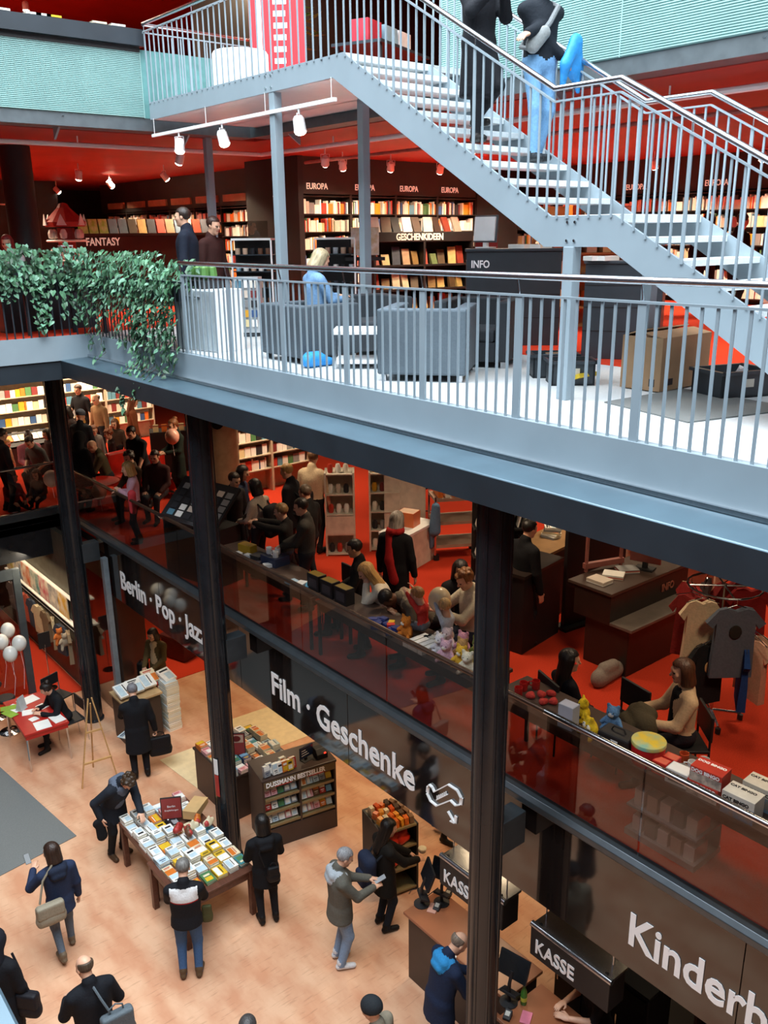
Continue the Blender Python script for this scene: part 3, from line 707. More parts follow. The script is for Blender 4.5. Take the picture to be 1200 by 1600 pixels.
# two front book tables
M_wood = mat('dark_red_wood', '5f3a2c', .4, var=.18, scale=3, stretch=(8, 1, 8))
for i, (y0, y1, x0, x1) in enumerate(((9.93, 11.0, 3.90, 4.95), (8.86, 9.92, 3.84, 4.92))):
    t = thing('book_table', ['dark wooden book table with the red placard on it', 'dark wooden book table in front of the man in the white yoked jacket'][i], 'table', ((x0+x1)/2, (y0+y1)/2, 0)); w, d = (x1-x0)/2, (y1-y0)/2
    MB().box(-w, w, -d, d, .715, .745).build('table_top', M_wood, t, bevel=.006)
    MB().box(-w+.03, w-.03, -d+.03, d-.03, .60, .715).build('apron', M_wood, t)
    for sx in (-1, 1):
        for sy in (-1, 1): MB().cbox((sx*(w-.05), sy*(d-.05), .36), (.075, .075, .715)).build('leg', M_wood, t, bevel=.005)
W1 = 'in the piles on the front wooden tables'
for r in range(9):
    for c in range(6):
        x = 3.99+c*.168; y = 10.90-r*.228
        if r == 4: y -= .02
        if 2 <= r <= 4 and 3 <= c <= 5 and (r, c) in ((1, 4), (2, 4), (3, 5)): continue
        n = rb.choice([1, 2, 2, 3, 3, 4]); col = pick(rb, .72)
        if c <= 1 and r < 4 or rb.random() < .15: col = 'white'
        tk = rb.choice([.022, .028, .034]); big = rb.random() < .35
        for k in range(n):
            book(col, x+rb.uniform(-.006, .006), y+rb.uniform(-.006, .006), .745+k*(tk+.001), rb.choice([0, PI])+rb.uniform(-.05, .05), W1, .15 if big else .135, .21 if big else .195, tk, which=f'{"topmost" if k == n-1 else ORD[n-1-k]+" from top"} in {ORD[c]} pile from left, {ORD[r]} row of front tables')
placard('red framed placard standing among the books on the front table', 4.52, 10.50, .80, math.radians(-30), .30, .36, lines=(('Berlin', .20, .05), ('Empfehlungen', .14, .035)))
t = thing('cardboard_wedge', 'tan cardboard wedge lying on the front table by the column', 'cardboard', (4.86, 10.42, .82), math.radians(40))
MB().prism_y([(-.22, 0), (.22, 0), (.22, .09), (-.22, .14)], -.11, .11).build('carton', mat('tan_card', 'cda873', .75, var=.06), t, bevel=.004)
for i, (x, y, a, col) in enumerate(((4.42, 10.10, .4, 'red'), (4.60, 10.02, -.3, 'cream'), (4.50, 9.95, 1.2, 'brown'), (4.72, 10.1, .8, 'orange'), (4.82, 9.95, .2, 'cream'))):
    S = Sdf(); S.cap((-.05, 0, .05), (.05, 0, .05), .05, .045, 0, (1, .8, 1)).cap((0, 0, .04), (.01, 0, .13), .055, .02, 0).ell((.06, .02, .06), (.03, .04, .04), 1).ell((-.06, -.02, .06), (.03, .04, .04), 1)
    o = sdf_obj('gift_bag', S, .016, [mat('gift_'+col, COVERS[col], .5), mat('gift_label', 'b03a35', .5)]); o.location = (x, y, .86); o.rotation_euler = (0, 0, a)
    tag(o, f'crumpled {col} gift bag number {i+1} on the front table'.replace(f' number {i+1}', ['', ' with a label', '', '', ' near the column'][i]), 'bag')

# second book table behind the column
t = thing('book_plinth', 'dark brown display plinth covered with books behind the black column', 'table', (6.2, 11.42, 0))
M_brown = mat('dark_brown_laminate', '3a2b25', .45, var=.1, scale=3)
MB().box(-.54, .54, -.60, .58, .0, .76).build('body', M_brown, t, bevel=.008); MB().box(-.56, .56, -.62, .60, .76, .80).build('top', M_brown, t, bevel=.006)
W2 = 'on the brown plinth behind the column'
for r in range(6):
    for c in range(6):
        col = pick(rb, .45); n = rb.choice([1, 2, 3, 4])
        for k in range(n): book(col, 5.74+c*.182, 10.90+r*.195, .80+k*.03, rb.uniform(-.08, .08), W2, .14, .18, .029, which=f'{"topmost" if k == n-1 else ORD[n-1-k]+" from top"} in {ORD[c]} pile, {ORD[r]} row of brown plinth')
placard('red and cream placard on the brown plinth', 6.05, 11.25, .86, math.radians(-35), .28, .40, True)

# bestseller stand
BR = math.radians(-11)
t = thing('bestseller_stand', 'dark brown bestseller shelf unit with slanted lit shelves', 'shelf', (5.70, 9.90, 0), BR)
MB().box(0, .03, 0, .62, 0, 1.2).build('side_panel', M_brown, t, bevel=.006); MB().box(1.17, 1.20, 0, .62, 0, 1.2).build('side_panel', M_brown, t, bevel=.006)
MB().box(.03, 1.17, .45, .62, 0, 1.2).build('back_panel', M_brown, t); MB().box(-.01, 1.21, -.01, .63, 1.17, 1.21).build('top', M_brown, t, bevel=.006)
MB().box(.03, 1.17, -.005, .45, 0, .33).build('plinth', M_brown, t, bevel=.006); MB().box(.585, .615, .0, .45, .33, 1.17).build('divider', M_brown, t)
hd = MB().box(.02, 1.18, -.012, .02, 1.06, 1.18).build('header', mat('olive_header', '6c5a3c', .5), t)
text('DUSSMANN BESTSELLER', .108, M_sign_white, hd, (.05, -.014, 1.085), -PI/2, bold=.003, xs=.82)
MB().box(.20, .46, -.014, -.011, 1.062, 1.075).build('stripe', mat('red_stripe', 'c03a2c', .5), t); MB().box(.72, 1.0, -.014, -.011, 1.062, 1.075).build('stripe', MATS['red_stripe'], t)
M_shelf = mat('olive_shelf', '8a7a55', .45)
cs, sn = math.cos(BR), math.sin(BR)
W3 = 'facing out on the bestseller shelves'
for c in range(2):
    for r in range(3):
        z = .36+r*.235
        MB().prism_x([(.02, z), (.30, z+.05), (.30, z+.065), (.02, z+.015), (.0, z+.05), (-.01, z+.05), (.0, z)], .035+c*.58, .58+c*.58).build('shelf', M_shelf, t)
        for k in range(5):
            lx = .095+c*.58+k*.105; ly = .10; col = pick(rb, .25)
            o = book(col, 5.70+cs*lx-sn*ly, 9.90+sn*lx+cs*ly, z+.12, 0, W3, .095, .155, .02, which=f'{ORD[k]} on {["bottom", "middle", "top"][r]} bestseller shelf, {["left", "right"][c]} half')
            o.rotation_euler = (math.radians(62), 0, BR); 
W4 = 'standing on top of the bestseller unit'
for k, (lx, ly, col, dd) in enumerate(((.10, .12, 'grey', .22), (.16, .16, 'grey', .22), (.24, .12, 'white', .2), (.31, .12, 'white', .2), (.39, .12, 'orange', .2), (.40, .22, 'cream', .22), (.47, .12, 'yellow', .2), (.53, .15, 'red', .18))):
    o = book(col, 5.70+cs*lx-sn*ly, 9.90+sn*lx+cs*ly, 1.30, 0, W4, .10, .17, .06, which=f'{ORD[k]} from left on top of the bestseller unit'); o.rotation_euler = (math.radians(80), 0, BR+.15)
mn = thing('till_monitor', 'black till screen on the bestseller unit', 'monitor', (5.70+cs*.80-sn*.2, 9.90+sn*.80+cs*.2, 1.21), BR+.3)
MB().box(-.13, .13, -.012, .012, .06, .25).build('screen', mat('screen_navy', '1f2a44', .15), mn, bevel=.006); MB().box(-.02, .02, .0, .03, 0, .08).build('stand', M_blackm, mn); MB().box(-.08, .08, -.05, .07, 0, .012).build('base', M_blackm, mn)
for k in range(3): MB().box(-.10, -.02+.03*k, -.0135, -.012, .19-.04*k, .198-.04*k).build('screen_line', M_sign_white, mn)
pr = thing('receipt_printer', 'small black receipt printer with a red light on the bestseller unit', 'printer', (5.70+cs*1.03-sn*.2, 9.90+sn*1.03+cs*.2, 1.21), BR)
MB().prism_x([(-.09, 0), (.09, 0), (.09, .15), (-.02, .15), (-.09, .08)], -.09, .09).build('housing', M_blackm, pr, bevel=.008); MB().box(.03, .06, -.095, -.08, .085, .10).build('light', mat('red_led', 'ff3020', .4, emit='ff3020', estr=3), pr)

# tall piles of books by the door
pt = thing('display_bin', 'low brown display bin with large white books on top', 'display', (5.85, 14.2, 0), 0)
MB().box(-.55, .15, -.25, .3, 0, .86).build('body', M_brown, pt, bevel=.008); MB().box(-.58, .18, -.3, .34, .86, .9).build('top', mat('pale_wood', 'b89a70', .5), pt, bevel=.004)
W5 = 'in the tall pile beside the man in the long coat'
for k in range(26):
    book(rb.choice(['white', 'white', 'cream', 'cream', 'pale blue']), 6.24+rb.uniform(-.008, .008), 14.10+rb.uniform(-.008, .008), k*.0385, PI+rb.uniform(-.03, .03), W5, .26, .33, .037, which=f'{ORD[k]} from the floor in the tall pile by the doorway')
W6 = 'propped on the low display bin by the door'
for k, (x, y, a, col) in enumerate(((5.38, 14.15, .1, 'white'), (5.62, 14.18, 0, 'white'), (5.88, 14.22, .05, 'white'), (6.0, 14.36, 0, 'cream'), (6.26, 14.2, .2, 'white'))):
    o = book(col, x, y, 1.03, a, W6, .25, .32, .04, which=f'{ORD[k]} from left propped on the low display bin'); o.rotation_euler = (math.radians(22), 0, a)
o = book('pale blue', 5.12, 13.45, .55, .5, 'magazine held low by the man in the long coat', .22, .3, .01); o['category'] = 'magazine'; o.name = 'magazine'

# red information table with chairs
M_chrome = mat('chrome', 'd0d2d4', .12, 1.0, var=.03)
t = thing('red_table', 'red topped table with chrome legs covered in leaflets', 'table', (4.06, 15.0, 0), math.radians(-3))
MB().box(-.38, .38, -.72, .72, .70, .74).build('table_top', mat('red_laminate', 'b3201a', .4, var=.05), t, bevel=.006); MB().box(-.36, .36, -.70, .70, .62, .70).build('apron', MATS['red_laminate'], t)
for sx in (-1, 1):
    for sy in (-1, 1): MB().tube([(sx*.34, sy*.68, .64), (sx*.35, sy*.70, 0)], .018, 8).build('leg', M_chrome, t, smooth=True)
for i, (x, y, a, w, d) in enumerate(((4.28, 14.5, .1, .2, .3), (4.0, 14.45, -.1, .26, .3), (3.95, 14.75, .2, .14, .14), (4.1, 15.5, .2, .34, .26), (3.8, 15.35, .5, .25, .3), (4.22, 15.1, .3, .15, .2), (3.95, 15.05, -.3, .2, .2))):
    o = MB().cbox((0, 0, .0), (w, d, .006)).build('leaflet', mat('paper_white', 'f0efe9', .7, var=.03), loc=(x, y, .745), rz=a); tag(o, ['white leaflet at the near right corner of the red table', 'white leaflet at the near left corner of the red table', 'small white card left on the red table', 'large white sheet at the far end of the red table', 'white leaflet at the far left of the red table', 'small white sheet by the seated woman', 'white leaflet in the middle of the red table'][i], 'paper', 'leaflets on the red table')
for i, (x, y) in enumerate(((3.68, 15.2), (3.74, 15.42))):
    o = MB().cbox((0, 0, .0), (.16, .3, .006)).build('leaflet', mat('paper_green', '8fb03c', .6), loc=(x, y, .753), rz=.3+i); tag(o, ['green printed leaflet nearest the front of the red table', 'green printed leaflet farther back on the red table'][i], 'paper', 'green leaflets on the red table')
o = thing('display_stand', 'small clear leaflet holder on the red table', 'holder', (3.9, 15.25, .745), .6); MB().prism_x([(-.06, 0), (.06, 0), (.0, .25), (-.012, .25)], -.08, .08).build('panel', mat('acrylic_grey', 'b9bdbb', .2), o); MB().box(-.09, .09, -.07, .07, 0, .006).build('base', mat('acrylic_grey'), o)
def chair(label, x, y, rz, group=None):
    t = thing('chair', label, 'chair', (x, y, 0), rz, group)
    MB().box(-.2, .2, -.2, .2, .44, .47).build('seat', M_blackm, t, bevel=.01); MB().box(-.2, .2, -.21, -.185, .62, .84).build('backrest', M_blackm, t, bevel=.01)
    for sx in (-1, 1):
        MB().tube([(sx*.19, .18, 0), (sx*.19, .17, .45)], .011, 8).build('leg', M_chrome, t, smooth=True); MB().tube([(sx*.19, -.22, 0), (sx*.19, -.19, .45), (sx*.19, -.2, .84)], .011, 8).build('leg', M_chrome, t, smooth=True)
    return t
chair('black chair with chrome legs the seated woman at the red table uses', 4.62, 14.85, math.radians(95)); chair('empty black folding chair behind the red table', 4.75, 15.85, math.radians(200))
t = thing('easel', 'pale wooden easel standing on the orange floor near the red table', 'easel', (4.46, 13.22, 0), math.radians(-8))
M_pine = mat('pale_pine', 'c79a62', .5, var=.1, stretch=(1, 1, 8))
for a, b in (((-.30, 0, 0), (-.02, .05, 1.6)), ((.30, 0, 0), (.04, .05, 1.6)), ((.02, .55, 0), (.01, .06, 1.5))): MB().bar(a, b, .03, .02).build('leg', M_pine, t)
MB().bar((-.22, -.01, .45), (.24, -.01, .45), .03, .03).build('ledge', M_pine, t); MB().bar((-.13, .02, 1.0), (.15, .02, 1.0), .02, .03).build('crossbar', M_pine, t)
for i, (px, py) in enumerate(((3.921, 15.924), (3.889, 16.627))):
    t = thing('bar_stool', ['chrome pedestal stool partly under the red table', 'chrome pedestal stool at the left edge of the view'][i], 'stool', (px-.1, py, 0))
    MB().lathe([(.20, 0), (.20, .012), (.05, .03), (.03, .05), (.03, .66)], seg=20).build('pedestal', M_chrome, t, smooth=True); MB().lathe([(.16, .66), (.17, .68), (.17, .71), (.15, .73)], seg=20).build('seat', M_blackm, t, smooth=True)
for i, (px, py, zz) in enumerate(((12, 985, 1.75), (30, 1010, 1.7), (15, 1022, 1.55), (2, 1000, 1.65))):
    x, y = ((4.199, 16.559), (4.212, 15.953), (4.02, 15.923), (4.001, 16.342))[i]
    t = thing('balloon', ['white party balloon, highest of the bunch at the left edge', 'white party balloon, rightmost of the bunch at the left edge', 'white party balloon, lowest of the bunch at the left edge', 'white party balloon cut by the left edge'][i], 'balloon', (x, y, zz), 0, 'white balloons at the left edge')
    S = Sdf(); S.ell((0, 0, 0), (.13, .13, .155)); S.cap((0, 0, -.13), (0, 0, -.17), .03, .008); sdf_obj('body', S, .02, [mat('balloon_white', 'e4e2da', .25, var=.02)], t)
    MB().tube([(0, 0, -.16), (.03, .0, -.5), (-.02*i, .02, -.95)], .003, 4).build('string', M_white, t)

# shop entrance at the left: frames, glass, shelf wall with shirts and posters
M_frame = mat('door_frame_grey', '4a545a', .4, .3)
o = MB().box(4.56, 4.70, 17.05, 17.15, 0, 2.75).build('door_1', M_frame, bevel=.006); struct(o, 'grey door post of the shop entrance')
o = MB().box(2.0, 4.56, 17.05, 17.15, 2.55, 2.75).build('door_2', M_frame, bevel=.006); struct(o, 'grey door head of the shop entrance')
o = MB().box(2.0, 4.54, 17.09, 17.10, 0.05, 2.55).build('window_1', M_glass); struct(o, 'glass pane beside the shop entrance')
o = MB().box(5.60, 5.70, 15.0, 15.12, 0, 3.3).build('trim_11', mat('pale_frame', '7d8a92', .4, .2), bevel=.006); struct(o, 'grey glazing post')
o = MB().box(5.63, 5.645, 15.12, 16.3, 0.04, 3.2).build('window_2', M_glass); struct(o, 'glass screen behind the column')
o = MB().prism_z([(5.75, 15.15), (5.80, 15.10), (6.66, 15.9), (6.60, 15.96)], 0, 3.3).build('wall_partition', M_brown); struct(o, 'brown partition by the shop entrance')
o = MB().prism_z([(5.70, 16.3), (6.60, 15.96), (6.66, 16.05), (5.76, 16.5)], 0, 3.3).build('wall_partition_2', M_wall_red); struct(o)
o = MB().box(3.0, 5.50, 16.6, 25, 0.0, 0.012).build('floor_ground_carpet_2', M_carpet); struct(o, 'red carpet inside the shop entrance')
o = MB().box(5.52, 5.62, 16.3, 26, 0, 3.3).build('wall_shop', mat('olive_grey_wall', '5a574b', .6)); struct(o, 'wall of the ground floor shop')
ws = thing('wall_shelf', 'long lit wall shelf with shirts hanging below it', 'shelf', (5.50, 18.2, 0))
MB().box(-.09, .0, -1.9, 2.6, 1.47, 1.50).build('shelf', mat('shelf_white_glow', 'efe9dc', .5, emit='fff0d8', estr=.2), ws); MB().box(-.07, .0, -1.9, 2.6, 2.02, 2.05).build('shelf', MATS['shelf_white_glow'], ws)  # boards get their lamplit look from a faint glow in the material
MB().tube([(-.12, -1.9, 1.42), (-.12, 2.6, 1.42)], .012, 6).build('rail', M_chrome, ws)
area_light('shelf_light', (4.9, 18.2, 2.9), .2, 4.0, 90, WARM, rot=(0, .5, 0))
for i, col in enumerate(('b9b04a', '3c6a8e', 'c85f2a', '4f8a86', 'c04058', '8c8c8c', 'd0a030')):
    y = 20.4-i*.56
    o = MB().box(5.44, 5.46, y-.26, y+.26, 1.53, 2.0).build('poster', mat('poster_'+col, col, .5, color2='e6dcc8', scale=5)); tag(o, ['mustard', 'blue', 'orange', 'teal', 'crimson', 'grey', 'golden'][i]+' picture poster above the shirt rail', 'poster')
def shirt_mesh(name, col, w=.46, hh=.66, d=.07, logo=None):
    key = (name, col)
    n = 9; mb = MB()
    out = [(-.09, 0), (-.16, -.02), (-.27, -.16), (-.21, -.22), (-.175, -.16), (-.185, -.4), (-.20, -hh), (.20, -hh), (.185, -.4), (.175, -.16), (.21, -.22), (.27, -.16), (.16, -.02), (.09, 0), (0, -.035)]
    sc = w/.54
    f = [(x*sc, -d/2-.012*math.sin(9*x+5*z), z) for x, z in out]; b = [(x*sc, d/2+.012*math.sin(7*x+4*z), z) for x, z in out]
    k = len(out); mb.add(f+b, [tuple(range(k-1, -1, -1)), tuple(range(k, 2*k))]+[(i, (i+1) % k, (i+1) % k+k, i+k) for i in range(k)])
    return mb.mesh(name, cloth(col))
def hung(name, label, cat, col, x, y, z, rz, group=None, w=.46, hh=.66, logo=None):
    t = thing(name, label, cat, (x, y, z), rz, group)
    link('shirt', shirt_mesh(name, col, w, hh), t); MB().tube([(-.17, 0, -.03), (0, 0, .03), (.17, 0, -.03)], .006, 6).build('hanger', M_chrome, t); MB().tube([(0, 0, .03), (0, 0, .09)], .004, 5).build('hook', M_chrome, t)
    if logo: S = Sdf(); S.ell((0, 0, 0), (.075, .012, .09)); o = sdf_obj('print', S, .012, [cloth(logo)], t); o.location = (0, -.035, -.26)
    return t
for i, col in enumerate(('8f949c', '5a6470', 'b05a48', '3c4858', 'c8b894', '7c6a52', 'a89878', '47505c', '9a8468')):
    hung('hanging_shirt', ['pale grey', 'slate', 'rust', 'navy', 'cream', 'brown', 'sand', 'dark blue', 'tan'][i]+' garment hanging on the wall rail of the entrance shop', 'shirt', col, 5.36, 20.2-i*.44, 1.33, PI/2+rb.uniform(-.3, .3))
for i, (y, col) in enumerate(((17.05, 'c46a2c'), (16.75, 'a89a84'))):
    t = thing('plush_animal', ['orange plush animal dangling from the wall rail', 'grey plush animal dangling from the wall rail'][i], 'toy', (5.3, y, 1.1))
    S = Sdf(); S.ell((0, 0, 0), (.08, .07, .1)).ell((0, -.02, .13), (.065, .06, .06)).cap((-.06, 0, -.06), (-.09, -.05, -.14), .035, .03).cap((.06, 0, -.06), (.09, -.05, -.14), .035, .03).cap((-.07, 0, .05), (-.12, -.03, 0), .03, .025).cap((.07, 0, .05), (.12, -.03, 0), .03, .025).ell((-.05, -.02, .19), (.022, .015, .025)).ell((.05, -.02, .19), (.022, .015, .025))
    sdf_obj('body', S, .016, [mat('plush_'+col, col, .95, bump=.5, scale=60)], t); MB().tube([(0, 0, .18), (0, 0, .32)], .003, 4).build('cord', M_blackm, t)
st = thing('floor_sign', 'small dark notice board on a pole inside the entrance', 'sign', (5.0, 17.1, 0)); MB().tube([(0, 0, 0), (0, 0, 1.0)], .012, 6).build('pole', M_chrome, st); MB().cbox((0, 0, 1.1), (.24, .02, .34)).build('board', M_blackm, st); MB().lathe([(.14, 0), (.14, .015), (.02, .02)], seg=16).build('base', M_chrome, st)

# back of the ground floor shop
o = MB().box(11.8, 12.0, 2, 15.7, 0, 3.3).build('wall_ground_back', M_wall_dark); struct(o)
bk = thing('bench', 'dark box bench on the red carpet by the doorway', 'bench', (8.1, 16.8, 0), .3); MB().box(-.6, .6, -.35, .35, .03, .48).build('body', mat('dark_red_leather', '4a1816', .5), bk, bevel=.02); MB().box(-.62, .62, -.37, .37, .48, .55).build('cushion', mat('dark_red_leather'), bk, bevel=.02)

# orange goods stand by the tills
t = thing('goods_stand', 'black open stand with orange packs on top beside the tills', 'stand', (6.72, 8.18, 0), math.radians(-12))
MB().box(-.28, -.25, -.32, .32, 0, 1.1).build('side_panel', M_blackm, t); MB().box(.25, .28, -.32, .32, 0, 1.1).build('side_panel', M_blackm, t); MB().box(-.25, .25, .28, .32, 0, 1.1).build('back_panel', M_blackm, t)
for z in (.04, .40, .75, 1.07): MB().box(-.25, .25, -.32, .28, z, z+.03).build('shelf', mat('olive_shelf'), t)
cc = math.cos(math.radians(-12)); ss = math.sin(math.radians(-12))
for i in range(24):
    lx = -.2+(i % 6)*.08; ly = -.24+(i//6)*.14; c = rb.choice(['e8742a', 'f0a030', 'e05a20', 'd8c8a0']) if lx+ly*.3 < .08 else rb.choice(['c8b8a0', '8a6a50', '5a4638'])
    S = MB(); S.prism_x([(-.05, 0), (.05, 0), (.035, .10+.03*rb.random()), (-.035, .10)], -.032, .032)
    o = S.build('snack_pack', mat('pack_'+c, c, .35, var=.2, scale=25), loc=(6.72+cc*lx-ss*ly, 8.18+ss*lx+cc*ly, 1.10), rz=rb.uniform(-.4, .4)); tag(o, ('orange' if c in ('e8742a', 'f0a030', 'e05a20') else 'brown beige')+f' snack pack, {ORD[i % 6]} in the {ORD[i//6]} row on the goods stand', 'package', ('orange' if c in ('e8742a', 'f0a030', 'e05a20') else 'brown')+' packs on the goods stand')
for i, (lx, z) in enumerate(((-.05, .78), (.08, .78), (-.1, .43))):
    S = Sdf(); S.cap((-.05, 0, .08), (.05, 0, .08), .08, .07).cap((-.04, 0, .18), (.04, 0, .18), .05, .04); o = sdf_obj('red_bag', S, .018, [mat('red_plastic', 'd8341e', .35, var=.12)])
    o.location = (6.72+cc*lx+ss*.22, 8.18+ss*lx-cc*.22, z); tag(o, ['bright red soft pack on the upper shelf of the goods stand', 'bright red soft pack behind the woman with the backpack', 'bright red soft pack on the lower shelf of the goods stand'][i], 'package')

# till counters
def till_counter(label, x0, x1, y0, y1, lab2):
    t = thing('till_counter', label, 'counter', ((x0+x1)/2, (y0+y1)/2, 0)); w, d = (x1-x0)/2, (y1-y0)/2
    MB().box(-w+.05, w-.05, -d+.04, d-.04, 0, .96).build('body', M_brown, t, bevel=.006)
    MB().box(-w, w, -d, d, .96, 1.0).build('worktop', mat('copper_worktop', '9a5f40', .3, var=.08, scale=2), t, bevel=.006)
    MB().box(-w-.01, -w+.05, -d+.1, d-.9, .62, .66).build('bag_shelf', MATS['copper_worktop'], t)
    return t
till_counter('brown till counter in front of the man with the blue hood', 5.74, 6.35, 5.05, 6.75, 0)
till_counter('brown till counter behind the nearest column with a green bottle', 5.50, 6.20, 3.2, 4.95, 0)
def kasse(label, y1, L, group=None):
    t = thing('till_sign', label, 'sign', (5.92, y1-L/2, 1.62)); h = L/2
    kb = MB().box(0, .26, -h, h, 0, .36).build('box', M_blackm, t, bevel=.01)
    MB().tube([(.03, -h-.01, .37), (.03, h+.01, .37)], .035, 12).build('trim', mat('satin_aluminium', 'b9bcc0', .25, .9), t, smooth=True); MB().box(.03, .30, -h, h, .355, .385).build('top_plate', mat('satin_aluminium'), t, bevel=.005)
    text('KASSE', .235, M_sign_white, kb, (-.004, h-.07, .08), F, bold=.004, xs=.80)
    for y in (-h+.08, h-.08): MB().tube([(.15, y, .38), (.15, y, 1.68)], .008, 6).build('rod', M_chrome, t); MB().lathe([(.02, .385), (.02, .40)], (.06, y, 0), 10).build('screw', M_blackm, t)
    return t
kasse('black hanging KASSE sign with aluminium top left of the nearest column', 6.30, 1.0); kasse('black hanging KASSE sign with aluminium top right of the nearest column', 4.90, 1.0)
def monitor_arm(label, x, y, rz):
    t = thing('till_screen', label, 'monitor', (x, y, 1.0), rz); MB().tube([(0, 0, 0), (0, 0, .25), (.05, 0, .38)], .02, 8).build('pole', M_blackm, t); MB().lathe([(.1, 0), (.1, .012), (.02, .02)], seg=14).build('base', M_blackm, t)
    MB().cbox((.08, 0, .42), (.03, .36, .26), mtx=Matrix.Rotation(.35, 3, 'Y')).build('screen', M_black, t, bevel=.006); MB().cbox((.02, .0, .12), (.12, .2, .03), mtx=Matrix.Rotation(.4, 3, 'Y')).build('keyboard', M_blackm, t, bevel=.004); MB().tube([(0, .05, .2), (-.1, .15, .1), (-.12, .18, .02)], .006, 5).build('cable', M_blackm, t)
    return t
monitor_arm('black till screen on a pole at the far till', 6.202, 6.559, .3); monitor_arm('black card terminal screen behind the green bottle', 5.741, 5.006, .2); monitor_arm('black till screen beside the KASSE sign', 6.0, 6.7, -.5)
def till_scanner(label, x, y): 
    t = thing('card_reader', label, 'reader', (x, y, 1.0), .4); MB().prism_y([(-.05, 0), (.05, 0), (.05, .07), (-.05, .03)], -.04, .04).build('housing', M_blackm, t, bevel=.006); MB().cbox((.0, 0, .056), (.05, .05, .008), mtx=Matrix.Rotation(-.38, 3, 'Y')).build('keypad', mat('pad_grey', 'c9c4b8', .5), t); MB().tube([(.04, 0, .03), (.12, .03, .01), (.18, 0, .01)], .005, 5).build('cable', M_blackm, t); return t
till_scanner('small black card reader on the far till counter', 6.089, 6.518); till_scanner('small card reader near the hands of the blue hooded man', 6.342, 6.592); till_scanner('card reader on the near till counter behind the column', 5.586, 4.878)
t = thing('bottle', 'green plastic drinks bottle on the near till counter', 'bottle', (5.85, 4.891, 1.0)); MB().lathe([(.033, 0), (.036, .01), (.036, .13), (.03, .17), (.015, .21), (.013, .235)], seg=16).build('body', mat('green_bottle', '3f7a2c', .1, var=.05), t, smooth=True); MB().lathe([(.015, .235), (.015, .255)], seg=12).build('cap', mat('green_cap', '2f6a30', .4), t); MB().lathe([(.0365, .05), (.0365, .10)], seg=16).build('label', mat('label_lime', 'c8c84a', .5), t, smooth=True)
for i, (x, y, col, lab) in enumerate(((6.05, 6.55, 'd9a08a', 'pink card lying on the far till counter'), (5.649, 5.826, 'f4f2ee', 'white receipt sheet on the till counter by the bald man'), (5.729, 4.746, 'd87a90', 'pink purse on the near till counter'))):
    o = MB().cbox((0, 0, .008), (.16, .11, .016)).build(['card', 'receipt', 'purse'][i], mat('flat_'+col, col, .5), loc=(x, y, 1.0), rz=.5, bevel=.003); tag(o, lab, ['card', 'paper', 'purse'][i])

# goods shelf deep under the sign band at the right
t = thing('goods_shelf', 'dark shelf with red and gold packs under the sign band at the right', 'shelf', (7.1, 3.1, 0), .1)
for z in (.35, .85): MB().box(0, .5, -.9, .5, z, z+.03).build('shelf', M_brown, t)
for y in (-.9, .47): MB().box(0, .5, y, y+.03, 0, 1.1).build('side_panel', M_brown, t)
for i in range(10):
    c = ['b02018', 'c8a860', 'b02018', '8a1a14', 'c8a860'][i % 5]
    o = MB().prism_x([(-.055, 0), (.055, 0), (.05, .11), (-.045, .13)], -.09, .09).build('gift_pack', mat('pack_'+c, c, .3, var=.2, scale=25), loc=(7.25+.2*(i % 2), 2.4+.135*i, .88), rz=.3*(i % 3)-.2); tag(o, {'b02018': 'bright red', 'c8a860': 'gold', '8a1a14': 'dark red'}[c]+f' gift pack, {ORD[i]} along the shelf under the sign band', 'package', 'gift packs under the sign band')

t = thing('back_counter', 'low black back counter behind the near till', 'counter', (7.0, 4.75, 0)); MB().box(-.18, .28, -.75, .5, 0, 1.1).build('body', M_blackm, t, bevel=.01); MB().box(-.2, .3, -.77, .52, 1.1, 1.14).build('top', M_black, t)
for k in range(3): d_ = MB().box(-.195, -.18, -.72+.41*k, -.34+.41*k, .08, 1.05).build('door', M_blackm, t); MB().box(-.215, -.195, -.40+.41*k, -.38+.41*k, .5, .65).build('handle', M_chrome, d_)
o = MB().box(6.35, 9.5, 1.5, 5.2, 0.0, 0.008).build('floor_till_black', mat('black_sheet', '1c1a1a', .7)); struct(o, 'black sheet on the floor behind the tills')  # thin black sheet laid over the floor behind the tills
# notice on the column
cn = thing('column_notice', 'white and red paper notice stuck on the black column by the front table', 'sign', (5.22, 10.13, 0), math.radians(24))
def curved(z0, z1):
    mb = MB(); vs = []; n = 6
    for k in range(n+1):
        a = math.radians(-172-24*k/n); vs += [(.176*math.cos(a), .176*math.sin(a), z0), (.176*math.cos(a), .176*math.sin(a), z1), (.173*math.cos(a), .173*math.sin(a), z1), (.173*math.cos(a), .173*math.sin(a), z0)]
    fs = []
    for k in range(n):
        for j in range(4): fs.append((4*k+j, 4*k+(j+1) % 4, 4*k+4+(j+1) % 4, 4*k+4+j))
    return mb.add(vs, fs+[(0, 1, 2, 3), (4*n+3, 4*n+2, 4*n+1, 4*n)])
curved(1.525, 1.779).build('header', M_white, cn); curved(1.162, 1.513).build('panel', mat('notice_red', 'b8342e', .5), cn)
